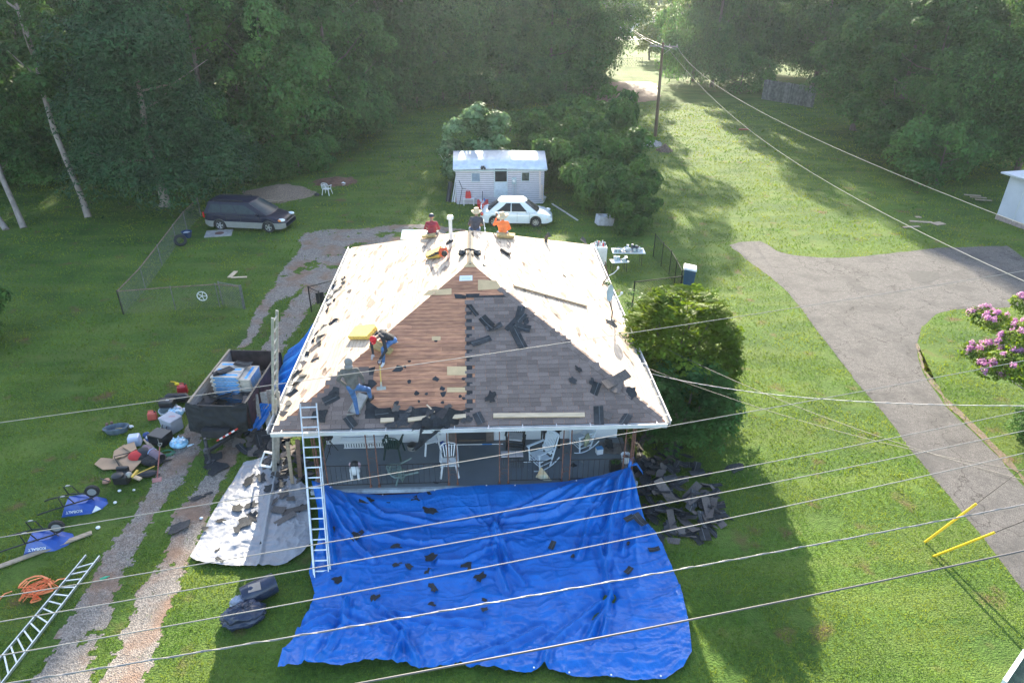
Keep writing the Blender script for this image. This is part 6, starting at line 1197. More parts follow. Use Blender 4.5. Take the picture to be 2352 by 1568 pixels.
# satellite dish and the antenna arms behind it
p = RP(1404, 735, 'right', .02); t = thing('satellite_dish', 'grey oval satellite dish on the right eave', 'satellite dish', p); c = atY(1397, 673, p.y-.05)-p; M = Vector((.85, -.5, .15)).to_track_quat('Z', 'Y').to_matrix(); DISH = mat('dish_grey', (.40, .46, .48), rough=.4, var=.06)
mb = MB(); mb.lathe([(.001, 0), (.12, .008), (.22, .03), (.30, .06), (.305, .07), (.30, .075), (.21, .042), (.1, .02), (.001, .012)], c, 26, M @ Matrix.Diagonal((1.12, .93, 1)), cap=False); obj('reflector', mb, DISH, t, smooth=.8)
mb = MB(); mb.tube([(0, 0, 0), (0.02, 0, .3), c*.8, c+Vector((-.03, 0, 0))], .022, 8); obj('mast', mb, IRON, t, smooth=.8); mb = MB(); mb.tube([c+Vector((.02, -.05, -.25)), c+Vector((.38, -.05, -.10)), c+Vector((.44, -.03, -.04))], .016, 7); obj('arm', mb, WHITED, t); mb = MB(); mb.ball(c+Vector((.46, -.02, .0)), (.05, .04, .06), 8, 6); obj('receiver', mb, WHITED, t, smooth=True); mb = MB(); mb.lathe([(.14, 0), (.12, .03), (.03, .05)], (0, 0, -.01), 12); obj('foot', mb, BLACKP, t)
p = RP(1384, 655, 'right', .02); t = thing('antenna_mount', 'second smaller antenna arm above the grey dish on the right eave', 'antenna', p); mb = MB(); mb.tube([(0, 0, 0), (.12, 0, .28), (.2, .02, .38), (.10, .1, .75), (.05, .12, .95)], .024, 7); obj('mast', mb, mat('brown_mast', (.12, .08, .06)), t, smooth=.8); mb = MB(); mb.tube([(.2, .02, .38), (.42, .06, .48), (.56, .1, .62)], .018, 7); obj('arm', mb, WHITED, t); mb = MB(); mb.ball((.58, .1, .68), (.05, .05, .07), 8, 6); obj('receiver', mb, WHITED, t, smooth=True)
mb = MB(); q = RP(1409, 733, 'right', .015); M_, o2 = fr('right'); mb.prism([(math.cos(a)*.17, math.sin(a)*.13) for a in [k*PI/8 for k in range(16)]], .01, M_, q); tag(obj('dish_shadow', mb, mat('dish_shade', (.25, .16, .11))), 'painted round brown plate on the right eave below the satellite dish', 'shadow')  # brown disc painted where the dish casts its shadow
# ================================================================ the shed
sx0, sx1, sy0, sy1 = -1.35, 4.47, 45.0, 48.4
t = thing('shed', 'small white corrugated shed with metal roof behind the house', 'shed', (0, 0, 0)); SW = mat('shed_siding', (.60, .57, .62), rough=.5, var=.06, scale=3); TIN = mat('tin_roof', (.66, .70, .74), rough=.32, var=.12, scale=3, metal=.35)
mb = MB(); mb.box(((sx0+sx1)/2, (sy0+sy1)/2, 1.2), (sx1-sx0, sy1-sy0, 2.4)); obj('wall', mb, mat('groove_shade', (.27, .26, .29), rough=.6), t); mb = MB()  # dark wall behind the siding strips paints the shade in the grooves
for k in range(18): z = .08+k*.132; mb.box(((sx0+sx1)/2, sy0-.015, z), (sx1-sx0, .05, .088)); mb.box((sx0-.015, (sy0+sy1)/2, z), (.04, sy1-sy0, .052)); mb.box((sx1+.015, (sy0+sy1)/2, z), (.04, sy1-sy0, .052))
obj('siding', mb, SW, t)
mb = MB(); nx = 150
for (ya, za, yb, zb_) in ((sy0-.28, 2.42, sy0+1.9, 3.12), (sy0+1.9, 3.12, sy1+.25, 2.5)):
    P = [];
    for (yy, z2) in ((ya, za), ((ya+yb)/2, (za+zb_)/2), (yb, zb_)):
        for i in range(nx*2+1): x = sx0-.2+(sx1-sx0+.4)*i/(nx*2); P.append((x, yy+(.05*math.sin(x*.9) if yy == ya else 0), z2+.022*math.sin(i*PI/2)+.03*math.sin(x*.7+1)))
    mb.grid(P, nx*2+1, 3)
obj('roof', mb, TIN, t, smooth=.4, thick=.008)
mb = MB(); mb.bar((sx0-.15, sy0-.24, 2.33), (sx1+.15, sy0-.24, 2.33), .03, .08); obj('fascia', mb, mat('aqua_trim', (.42, .50, .50)), t)
def rect(nm, xa, ya, xb, yb, m, par, y=sy0-.05, th=.04):
    p = atY(xa, ya, y); q = atY(xb, yb, y); mb = MB(); mb.box(((p.x+q.x)/2, y, (p.z+q.z)/2), (abs(q.x-p.x), th, abs(p.z-q.z))); return obj(nm, mb, m, par)
# positions measured on the photograph of the front wall
fy = sy0-.05; TRM = mat('shed_trim', (.50, .55, .58), rough=.5)
d_ = rect('door', 1134, 385, 1166, 452, TRM, t, fy); rect('door_pane', 1137, 388, 1164, 417, GL_T, d_, fy-.03); rect('door_panel', 1136, 420, 1164, 449, mat('door_blue', (.50, .56, .62), rough=.5), d_, fy-.025, .02); rect('kick_plate', 1137, 436, 1164, 449, mat('kick', (.44, .50, .56)), d_, fy-.035, .02)
w_ = rect('window', 1082, 397, 1103, 418, TRM, t, fy); rect('pane', 1084, 399, 1102, 416, mat('blind_glass', (.22, .28, .36), rough=.2, var=.15), w_, fy-.03); w_ = rect('window', 1197, 394, 1217, 417, TRM, t, fy); rect('pane', 1199, 397, 1215, 415, mat('dark_pane', (.06, .075, .06), rough=.1, var=.6, scale=6), w_, fy-.03)
mb_ = rect('meter_box', 1176, 408, 1186, 422, mat('meter_grey', (.42, .50, .52)), t, fy-.06, .12); p = atY(1180.5, 416, fy-.14); mb = MB(); mb.lathe([(.10, 0), (.10, .05), (.06, .07)], p, 14, Matrix(((1, 0, 0), (0, 0, -1), (0, 1, 0)))); obj('meter_dial', mb, mat('dial', (.65, .65, .65)), mb_)
for x in (1178.5, 1184): p = atY(x, 422, fy-.07); q = atY(x, 450, fy-.07); mb = MB(); mb.tube([p, q], .025, 7); obj('conduit', mb, TRM, t)
p = atY(1107, 386, fy-.15); mb = MB(); mb.ball(p, (.10, .12, .11), 10, 8); mb.ball(p+Vector((.17, 0, -.02)), (.08, .12, .09), 10, 8); mb.box(p+Vector((.06, .08, .08)), (.22, .08, .08)); obj('flood_light', mb, BLACKP, t, smooth=.8)
p = atY(1240, 388, fy-.05); q = atY(1241, 455, fy-.05); mb = MB(); mb.bar(p, q, .13, .05, up=(0, 1, 0)); tag(obj('post', mb, mat('pale_post', (.68, .58, .55))), 'tall pale plank leaning on the shed front at right', 'plank'); p = atY(1244.5, 425, fy-.12); q = atY(1246, 460, fy-.12); mb = MB(); mb.bar(p, q, .09, .05, up=(0, 1, 0)); tag(obj('post', mb, mat('tan_post', (.60, .48, .40))), 'shorter tan plank beside the tall plank on the shed front', 'plank')
# ---- clutter along the shed
RED = mat('red_plastic', (.55, .03, .03), rough=.5); PW = mat('white_plastic', (.72, .72, .72), rough=.45, var=.05)
def g_(px, py, z=0): return G(px, py, z)
p = g_(1077, 470); t = thing('side_table', 'low white plastic table left of the shed door', 'table', p); mb = MB(); mb.box((0, 0, .42), (.75, .5, .05)); obj('tabletop', mb, PW, t, bevel=.01)
for x in (-.33, .33):
    for y in (-.2, .2): mb = MB(); mb.box((x, y, .2), (.07, .07, .4)); obj('leg', mb, PW, t)
t = thing('jerry_can', 'red plastic can on the low white table by the shed', 'can', p+Vector((-.03, 0, .45))); mb = MB(); mb.box((0, 0, .22), (.40, .22, .44), taper=.8); obj('can_body', mb, RED, t, bevel=.04); mb = MB(); mb.tube([(-.1, 0, .44), (-.08, 0, .52), (.08, 0, .52), (.1, 0, .44)], .02, 7); obj('handle', mb, RED, t)
p = g_(1113, 468); t = thing('foam_mattress', 'brown folded mattress leaning on the shed between table and door', 'mattress', p); mb = MB(); mb.bar((.05, -.1, 0), (.02, .5, 1.15), .95, .12, up=(0, -1, .4)); obj('pad', mb, mat('brown_foam', (.24, .19, .16), rough=.9, var=.2), t, bevel=.03); mb = MB(); mb.bar((-.55, -.05, 0), (-.6, .5, 1.1), .14, .14, up=(0, -1, .4)); obj('edge_tube', mb, BLACKP, t)
p = g_(1109, 481); t = thing('wheelbarrow', 'red garden cart full of bottles left of the white sedan', 'garden cart', p); mb = MB(); mb.box((0, 0, .35), (.62, .9, .34), taper=1.2); obj('tub', mb, RED, t, bevel=.03); mb = MB(); 
for x in (-.3, .3): mb.lathe([(.15, -.03), (.17, 0), (.15, .03)], (x, -.3, .17), 14, Matrix(((0, 0, 1), (1, 0, 0), (0, 1, 0))))
obj('cart_wheels', mb, BLACKP, t); mb = MB(); mb.tube([(0, .45, .5), (0, .75, 1.0)], .02, 6); obj('handle', mb, BLACKP, t)
for i, (x, y, c) in enumerate([(-.1, 0, (.7, .7, .72)), (.12, .1, (.08, .18, .5)), (.05, -.2, (.6, .62, .65)), (-.15, .25, (.55, .6, .6))]): mb = MB(); mb.lathe([(.06, 0), (.065, .16), (.03, .22), (.025, .27)], (0, 0, 0), 10); tag(obj('bottle', mb, mat('bottle%d' % i, c, rough=.25), loc=p+Vector((x, y, .45))), ['white bottle in the middle of the red garden cart', 'blue bottle in the red garden cart', 'pale bottle at the near side of the red garden cart', 'greenish bottle at the far side of the red garden cart'][i], 'bottle')
mb = MB(); q = g_(1131, 462); mb.tube([q+Vector((-.2, 0, 0)), q+Vector((-.22, .3, 1.9))], .022, 7); tag(obj('blue_pole', mb, mat('blue_paint', (.08, .16, .35))), 'thin blue pole leaning left of the shed door', 'pole')
def pot(px, py, r, h, m, label, plant=None, pl=None):
    p = g_(px, py); t = thing('planter', label, 'planter', p); mb = MB(); mb.lathe([(r*.75, 0), (r, h), (r*.88, h), (r*.7, h*.3), (.001, h*.3)], (0, 0, 0), 16, cap=False); obj('pot', mb, m, t, smooth=.6)
    if plant: V, F = leaves([(random.uniform(-r, r), random.uniform(-r, r), h+random.uniform(0, plant), r*.7, r*.7, r*.6, 1) for _ in range(7)], 500, .13, int(px)); link('plant', npmesh('plant', V, F, pl or LEAF), t)
for a in [(1139, 462, .25, .9, BLACKP, 'tall black bin right beside the shed door', .2), (1208, 455, .35, .6, BLACKP, 'wide black planter with weeds under the right shed window', .7), (1222, 462, .3, .3, mat('teal_pot', (.12, .20, .18)), 'teal tub with plants right of the shed door', .5), (1099, 450, .2, .3, BLACKP, 'pot with a leafy plant at the left of the shed', .7), (1232, 452, .2, .3, BLACKP, 'small pot with a plant beside the tall plank', .5), (1088, 466, .16, .3, mat('green_pot', (.10, .16, .08)), 'green pot behind the low white table', .3)]: pot(*a)
p = g_(1239, 464); t = thing('air_conditioner', 'white window air conditioner tipped beside the shed corner', 'air conditioner', p, -.5); mb = MB(); mb.box((0, 0, .26), (.72, .5, .45), Matrix.Rotation(.35, 3, 'Y')); obj('case', mb, WHITED, t, bevel=.02); mb = MB(); 
for k in range(6): mb.box((-.25+k*.1, -.26, .34-k*.036), (.05, .02, .3), Matrix.Rotation(.35, 3, 'Y'))
obj('louvre', mb, GALV, t)
t = thing('pipe_bundle', 'bundle of white poles and rolled mesh leaning at the left end of the shed', 'pole bundle', g_(1043, 463))
for k in range(7): mb = MB(); mb.tube([(random.uniform(-.15, .15), -.2+k*.03, 0), (.35+random.uniform(-.12, .12), .6, 1.9+random.uniform(0, .3))], .035, 7); obj('pole', mb, [PW, GALV, RED, PW, GALV, PW, PW][k], t)
mb = MB(); mb.tube([(-.42, -.1, 0), (-.2, .5, 1.2)], .16, 10); obj('mesh_roll', mb, BLACKP, t)
mb = MB(); q = g_(1054, 478); mb.tube([q, q+Vector((.25, .1, 1.3)), q+Vector((.05, .4, 1.75))], .02, 6); mb.tube([q+Vector((.25, .1, 1.3)), q+Vector((.5, .0, 1.3))], .018, 6); tag(obj('iron_stand', mb, IRON), 'thin black iron hook stand at the left end of the shed', 'stand')
p = g_(1033, 388); t = thing('lawn_mower', 'small red lawn mower left of the shed', 'lawn mower', p, .3); mb = MB(); mb.box((0, 0, .2), (.5, .5, .16)); obj('deck', mb, RED, t, bevel=.04); mb = MB(); mb.lathe([(.14, .28), (.13, .42), (.05, .46)], (0, 0, 0), 12); obj('engine', mb, RED, t)
for x in (-.28, .28):
    for y in (-.24, .24): mb = MB(); mb.lathe([(.05, -.03), (.11, -.03), (.11, .03), (.05, .03)], (x, y, .11), 12, Matrix(((0, 0, 1), (1, 0, 0), (0, 1, 0)))); obj('wheel', mb, BLACKP, t)
mb = MB(); mb.tube([(-.15, .25, .2), (-.55, .75, 1.0), (-.7, .7, 1.02)], .018, 6); mb.tube([(.15, .25, .2), (-.3, .95, 1.0)], .018, 6); obj('handle', mb, GALV, t)
board('long white gutter length lying on the grass right of the sedan', G(1268, 468, .04), G(1327, 506, .04), .11, .05, mat('chalky', (.55, .53, .50)), name='gutter_length')
# grey metal box by the thicket, lumber stack
p = g_(1388, 517); t = thing('metal_box', 'grey tilted metal appliance box on the grass by the thicket', 'box', p, .25); mb = MB(); mb.box((0, 0, .34), (1.05, .6, .6), Matrix.Rotation(.12, 3, 'Y')); obj('case', mb, mat('grey_enamel', (.48, .50, .56), rough=.4, var=.15), t, bevel=.03)
for x in (-.32, .32): mb = MB(); mb.box((x, 0, .67-.12*x), (.30, .4, .015), Matrix.Rotation(.12, 3, 'Y')); obj('lid_panel', mb, GALV, t)
for i in range(9):
    z = .12+.10*(i//3); y = (i % 3)*.35; p = G(1137, 305); q = G(1203, 303); board(['bottom', 'middle', 'top'][i//3]+' layer board in the lumber stack behind the pale bush, '+['near', 'centre', 'far'][i % 3], Vector((p.x-random.random()*.3, p.y+y, z)), Vector((q.x-random.random()*.5, q.y+y, z+random.uniform(0, .05))), .28, .07, LUMG if i % 3 else mat('dark_board', (.08, .06, .055)), 'boards of the lumber stack')
board('pale block under the lumber stack, left', G(1142, 308, .04), G(1142, 300, .04), .2, .1, LUM, 'blocks under the lumber stack'); board('pale block under the lumber stack, right', G(1198, 307, .04), G(1198, 299, .04), .2, .1, LUM, 'blocks under the lumber stack')
# ================================================================ garden chairs (plastic, one piece)
def mono_chair(label, p, rz, m, group=None, slat=True, rot=None, name='garden_chair'):
    t = thing(name, label, 'chair', p, rz, group, rot=rot); mb = MB(); w_ = .44
    P = []
    for j in range(9):
        for i in range(9): x = (i/8-.5)*w_; y = (j/8-.5)*.44; P.append((x, y, .42-.03*math.cos(x*6)*math.cos(y*6)+.0))
    mb.grid(P, 9, 9); obj('seat', mb, m, t, smooth=True, thick=.012)
    for x in (-1, 1):
        for y in (-1, 1): mb = MB(); mb.bar((x*.20, y*.20, .42), (x*.27, y*.27, 0), .05, .035); obj('leg', mb, m, t)
        mb = MB(); mb.bar((x*.26, -.25, .64), (x*.25, .22, .67), .055, .025); mb.bar((x*.25, -.23, .64), (x*.21, -.20, .42), .04, .03); obj('armrest', mb, m, t)
    mb = MB(); arc = [(-.22, .20, .42), (-.25, .24, .62), (-.24, .29, .80), (-.15, .31, .88), (0, .32, .90), (.15, .31, .88), (.24, .29, .80), (.25, .24, .62), (.22, .20, .42)]; mb.tube(arc, .022, 7)
    for k in range(5): x = -.14+k*.07; mb.bar((x*.9, .215, .44), (x*1.25, .30, .86-.02*abs(k-2)), .032 if slat else .062, .014, up=(0, 1, 0))
    obj('backrest', mb, m, t, smooth=.6); return t
mono_chair('white plastic garden chair alone on the far lawn left of the shed', g_(752, 447), R_(165), PW)
mb = MB(); 
for k in range(5): y = k*.42; mb.bar((-.9, y, .1), (.5, y+.35, .12), .09, .04)
mb.bar((-.7, -.1, .05), (-.55, 1.9, .05), .06, .06); mb.bar((.3, .1, .05), (.45, 2.1, .05), .06, .06); o = tag(obj('pallet', mb, LUMG, loc=G(628, 468)), 'broken grey pallet behind the minivan', 'pallet')
mb = MB(); mb.box((0, 0, .03), (1.5, 1.1, .06), rz=.2); o = obj('concrete_slab', mb, mat('concrete', (.33, .31, .29), var=.2, scale=4), loc=G(503, 537)); tag(o, 'square concrete lid slab behind the minivan rear wheel', 'slab'); mb = MB(); mb.lathe([(.26, 0), (.26, .01)], (.05, -.05, .061), 18); obj('iron_cover', mb, mat('rust_plate', (.14, .06, .045)), o)
def tyre(p, rot, label): mb = MB(); mb.lathe([(.19, -.09), (.32, -.10), (.345, -.05), (.345, .05), (.32, .10), (.19, .09)], (0, 0, 0), 24, cap=False); tag(obj('tyre', mb, mat('tyre', (.02, .02, .021)), loc=p, rot=rot, smooth=.6), label, 'tyre')
tyre(G(414, 552, .30), (R_(62), 0, .5), 'old black tyre leaning at the end of the left wire fence')
p = g_(431, 545); t = thing('tub', 'blue tub of rubbish beside the old tyre', 'tub', p); mb = MB(); mb.lathe([(.20, 0), (.29, .34), (.31, .36), (.27, .34), (.18, .05), (.001, .05)], (0, 0, 0), 20, cap=False); obj('tub_body', mb, mat('tub_blue', (.02, .045, .12)), t, smooth=.6); mb = MB(); mb.ball((0, 0, .26), (.2, .2, .09), 9, 6); obj('rubbish', mb, mat('rubbish', (.4, .42, .45), var=.6, scale=12), t)
mb = MB(); a, b, c = G(527, 637, .05), G(542, 623, .05), G(567, 636, .05); mb.bar(a, b, .22, .04); mb.bar(a+Vector((.1, -.05, .01)), c, .14, .04); tag(obj('plywood_scrap', mb, LUM), 'L shaped plywood offcut on the left lawn', 'plywood')
mb = MB(); mb.ball((0, 0, .06), (.2, .15, .12), 8, 6); tag(obj('black_bag', mb, BLACKP, loc=G(728, 449)), 'small black lump on the grass beside the far white chair', 'bag'); mb = MB(); mb.add([(-.3, -.1, .02), (.1, -.15, .03), (.3, .05, .05), (0, .15, .2)], [(0, 1, 2, 3)]); tag(obj('paper_scrap', mb, WHITE, loc=G(788, 425), thick=.01), 'white scrap of paper right of the far white chair', 'paper')
# ================================================================ wire fences
CL = mat('galvanised_wire', (.20, .19, .18), rough=.6, metal=.4, var=.3); RUSTR = mat('rusty_rail', (.24, .15, .12), rough=.8, var=.3)
def chain_fence(label, pts, h, m, posts=None, pitch=.12, wr=.0019, name='wire_fence', railm=None, gate=False):
    t = thing(name, label, 'fence', (0, 0, 0)); pts = [Vector(p) for p in pts]
    for i, p in enumerate(pts): mb = MB(); mb.tube([p, p+Vector((0, 0, h+.03))], .028 if i in (0, len(pts)-1) else .02, 7); mb.ball(p+Vector((0, 0, h+.03)), .035, 8, 5); obj('post', mb, m, t)
    for a, b in zip(pts, pts[1:]):
        mb = MB(); mb.bar(a+Vector((0, 0, h)), b+Vector((0, 0, h)), .032, .032); obj('rail', mb, railm or m, t)
        L = (b-a).length; d = (b-a)/L; mb = MB(); n = int((L+h)/pitch)
        for k in range(n):
            s0 = k*pitch
            for sg in (0, 1):
                x0, z0, x1, z1 = (s0, 0, s0-h, h) if sg == 0 else (s0-h, 0, s0, h)
                if x0 > L: f = (x0-L)/(x0-x1); x0, z0 = L, z0+(z1-z0)*f
                if x1 > L: f = (x1-L)/(x1-x0); x1, z1 = L, z1+(z0-z1)*f
                if x1 < 0: f = (0-x1)/(x0-x1); x1, z1 = 0, z1+(z0-z1)*f
                if x0 < 0: f = (0-x0)/(x1-x0); x0, z0 = 0, z0+(z1-z0)*f
                if abs(x1-x0) > .02: mb.bar(a+d*x0+Vector((0, 0, z0)), a+d*x1+Vector((0, 0, z1)), wr*2, wr*2)
        obj('mesh_panel', mb, m, t)
    return t
A = G(284, 722); A0 = A.copy(); ff = [G(462, 505), G(428, 568) if False else G(436, 556-0) if False else None]
far = G(407, 562); fpts = [A, G(335, 665), G(373, 611), G(407, 562), G(430, 530), G(462, 497)]
chain_fence('sagging chain link fence running away beside the minivan on the left lawn', fpts, 1.15, CL, railm=RUSTR)
chain_fence('chain link fence across the left lawn with a white wheel hung on it', [A, G(404, 712), G(505, 705), G(560, 710)], 1.15, CL, railm=RUSTR)
chain_fence('open chain link gate leaf at the right end of the left fence', [G(563, 709), G(512, 700)], 1.15, CL, name='fence_gate')
p = G(478, 708, .9); q = atY(464, 680, G(464, 708).y-.06); mb = MB(); t = thing('round_ornament', 'white round spoked ornament hung on the left wire fence', 'ornament', q)
mb.tube([(math.cos(a)*.22, 0, math.sin(a)*.22) for a in [k*PI/12 for k in range(25)]], .02, 6); obj('hoop', mb, PW, t)
for k in range(5): mb = MB(); a = k*2*PI/5; mb.tube([(0, 0, 0), (math.cos(a)*.22, 0, math.sin(a)*.22)], .014, 6); obj('spoke', mb, PW, t)
# black fence and gate left of the house
chain_fence('black wire gate near the left side of the house', [G(716, 716), G(740, 728)], 1.25, IRON, name='fence_gate', pitch=.14); chain_fence('black fence panel running from the gate to the house', [G(716, 716), G(790, 695)], 1.25, IRON, name='wire_fence', pitch=.16)
p = atY(735, 684, G(735, 722).y-.1); mb = MB(); mb.box(p, (.35, .03, .5), rz=.4); tag(obj('black_cloth', mb, FELT, thick=.01), 'black rag hung on the gate left of the house', 'rag')
# black garden fence on the right
chain_fence('black wire garden fence right of the house by the blue bin', [G(1500, 590), G(1518, 612), G(1536, 632), G(1548, 655), G(1560, 680)], 1.3, mat('black_wire', (.012, .014, .016), rough=.7, spec=.05), pitch=.13, wr=.0025)
chain_fence('black wire fence going towards the house behind the yellow green tree', [G(1560, 692), G(1452, 706)], 1.3, mat('black_wire', (.012, .014, .016), rough=.7, spec=.05), pitch=.13, wr=.0025)
# far fence and board fence
chain_fence('low wire fence across the far sunlit lawn', [G(1420, 155), G(1440, 154), G(1460, 153), G(1475, 152)], 1.3, mat('black_wire', (.012, .014, .016)), pitch=.5, wr=.01)
t = thing('board_fence', 'grey wooden board fence at the foot of the right hand wood', 'fence', (0, 0, 0)); a, b = G(1750, 228), G(1868, 248); n = int((b-a).length/.16); GW = mat('grey_fence', (.20, .185, .175), rough=.9, var=.3, scale=3, isl=.2)
mb = MB()
for k in range(n): p = a.lerp(b, k/n); mb.bar(p, p+Vector((0, 0, 2.3+random.uniform(-.06, .06))), .145, .02, up=(0, 1, 0))
obj('fence_boards', mb, GW, t); mb = MB(); mb.bar(a+Vector((0, .06, 1.8)), b+Vector((0, .06, 1.8)), .04, .09); mb.bar(a+Vector((0, .06, .5)), b+Vector((0, .06, .5)), .04, .09); obj('fence_rail', mb, GW, t)
# ================================================================ table of crockery, white cabinet, bin
def folding_table(px, py, L, Wd, h, label, rz):
    p = g_(px, py); t = thing('folding_table', label, 'table', p, rz); mb = MB(); mb.box((0, 0, h), (L, Wd, .045)); obj('tabletop', mb, PW, t, bevel=.01)
    for x in (-1, 1):
        for y in (-1, 1): mb = MB(); mb.tube([(x*L*.42, y*Wd*.4, 0), (x*L*.40, y*Wd*.4, h)], .016, 6); obj('leg', mb, IRON, t)
    return t
tb = folding_table(1440, 606, 1.75, .75, .74, 'white folding table loaded with crockery right of the house', -.05); tb2 = folding_table(1420, 622, .9, .5, .55, 'smaller white table with glass in front of the crockery table', .1)
CRO = [mat('crock_white', (.6, .64, .66), rough=.2), mat('crock_blue', (.35, .48, .52), rough=.2), mat('crock_grey', (.25, .27, .30), rough=.2, metal=.5), mat('crock_clear', (.5, .55, .55), rough=.1)]
for i in range(58):
    b_ = tb if i < 46 else tb2; L, Wd, h = (1.5, .55, .765) if i < 46 else (.75, .4, .575); x, y = random.uniform(-L/2, L/2), random.uniform(-Wd/2, Wd/2); r = random.uniform(.08, .15); hh = random.choice((.03, .06, .14, .2)); st = random.uniform(0, .16)*(1-abs(x)/L*2) if i < 46 else 0
    mb = MB(); mb.lathe([(r*.5, 0), (r, hh), (r*.93, hh), (r*.45, .012), (.001, .012)], (0, 0, 0), 14, cap=False) if hh < .1 else mb.lathe([(r*.55, 0), (r*.6, hh), (r*.5, hh), (.001, hh*.9)], (0, 0, 0), 12)
    cl = ['white', 'pale blue', 'grey metal', 'glass'][i % 4]; kd = 'bowl' if hh < .1 else 'jar'
    o = obj('crockery', mb, CRO[i % 4], smooth=.7, loc=Vector(b_.location)+Vector((x, y, h+st)), rot=(random.uniform(-.3, .3)*(hh < .1), 0, 0)); tag(o, '%s %s among the crockery on the %s' % (cl, kd, 'folding table' if i < 46 else 'smaller table'), kd, 'crockery heaped on the folding tables')
mb = MB(); mb.lathe([(.20, 0), (.22, .14), (.20, .14), (.18, .02), (.001, .02)], (0, 0, 0), 22, cap=False); tag(obj('wok', mb, BLACKP, loc=Vector(tb.location)+Vector((.35, -.12, .84)), rot=(-.9, .1, 0), smooth=.6), 'large black pan tilted on the crockery table', 'pan')
p = g_(1373, 604); t = thing('cabinet', 'white cabinet with bottles on top beside the right eave', 'cabinet', (p.x, p.y, 0)); mb = MB(); mb.box((0, 0, .5), (.8, .65, 1.0)); obj('carcass', mb, PW, t, bevel=.01); mb = MB(); mb.box((.02, -.33, .5), (.72, .02, .85)); obj('door', mb, WHITED, t)
for i in range(14):
    mb = MB(); hh = random.uniform(.12, .3); mb.lathe([(.04, 0), (.045, hh*.7), (.02, hh*.85), (.02, hh)], (0, 0, 0), 9); tag(obj('bottle', mb, CRO[i % 4] if i % 5 else RED, loc=(p.x-.3+(i % 7)*.1, p.y-.15+.25*(i//7), 1.0)), ('red' if i % 5 == 0 else ['white', 'pale blue', 'grey', 'clear'][i % 4])+' bottle on top of the white cabinet', 'bottle', 'bottles on the white cabinet')
p = g_(1580, 655); t = thing('trash_bin', 'blue wheeled bin with white lid by the black garden fence', 'bin', p, -.3); mb = MB(); mb.box((0, 0, .46), (.5, .55, .9), taper=1.2); obj('bin_body', mb, mat('bin_blue', (.01, .06, .13), rough=.5), t, bevel=.03); mb = MB(); mb.box((0, 0, .97), (.68, .74, .09), Matrix.Rotation(.12, 3, 'Y'), taper=.86); obj('lid', mb, PW, t, bevel=.03)
for x in (-.2, .2): mb = MB(); mb.lathe([(.03, -.03), (.11, -.03), (.11, .03), (.03, .03)], (x, .33, .11), 12, Matrix(((0, 0, 1), (1, 0, 0), (0, 1, 0)))); obj('wheel', mb, BLACKP, t)
p = g_(965, 556); t = thing('teal_board', 'teal painted board lying on the gravel behind the roof', 'board', p); mb = MB(); mb.box((0, 0, .45), (2.1, 1.1, .06), Matrix.Rotation(.15, 3, 'X')); obj('panel', mb, mat('teal', (.20, .42, .40), rough=.6, var=.2), t); mb = MB(); mb.box((-.8, -.3, .2), (.1, .1, .4)); mb.box((.8, .3, .2), (.1, .1, .4)); obj('legs', mb, LUMG, t)
# ================================================================ far right: white outbuilding, bits of wood
t = thing('outbuilding', 'white outbuilding cut by the right edge of the photo', 'outbuilding', (0, 0, 0)); q0 = G(2286, 503); ex = Vector((.86, -.5, 0)).normalized(); ey = Vector((.5, .86, 0)).normalized()
q1 = G(2352+90, 560); ex = (q1-q0).normalized(); ey = Vector((-ex.y, ex.x, 0)); OW = mat('white_panels', (.62, .62, .68), rough=.6, var=.07, scale=1)
mb = MB(); M = Matrix(((ex.x, ey.x, 0), (ex.y, ey.y, 0), (0, 0, 1))); c = q0+ex*3+ey*2.5; mb.box((c.x, c.y, 1.5), (6, 5, 2.7), M); obj('wall', mb, OW, t); mb = MB(); mb.box((c.x, c.y, .15), (6.05, 5.05, .35), M); obj('foundation', mb, mat('pink_block', (.40, .30, .27), var=.2), t)
mb = MB(); mb.box((c.x, c.y, 2.93), (6.8, 5.8, .10), M); obj('roof', mb, mat('roof_grey', (.55, .55, .57)), t)
for k in (1.2, 2.4, 3.6): mb = MB(); d = q0+ex*k-ey*.02; mb.box((d.x, d.y, 1.5), (.03, .03, 2.6), M); obj('batten', mb, WHITED, t)
for px, py, qx, qy, wd2, lb in [(2090, 508, 2142, 511, .25, 'pale plank on the far right lawn'), (2075, 522, 2112, 520, .2, 'second plank on the far right lawn, nearest the driveway'), (2145, 515, 2165, 512, .5, 'flat grey slab on the far right lawn'), (2106, 497, 2112, 500, .3, 'small pale block on the far right lawn')]: board(lb, G(px, py, .04), G(qx, qy, .04), wd2, .05, LUMG)
for i, (px, py) in enumerate([(2215, 447), (2228, 452), (2240, 458)]): board(['upper', 'middle', 'lower'][i]+' grey plank of the low bench under the feathery trees', G(px, py, .4-.12*i), G(px+38, py+3, .4-.12*i), .2, .05, LUMG, 'planks of the low bench')
mb = MB(); mb.box((0, 0, .06), (.9, .4, .12)); tag(obj('brick_scrap', mb, mat('red_clay', (.28, .08, .05)), loc=G(1708, 299)), 'small reddish clod on the right lawn', 'clod')
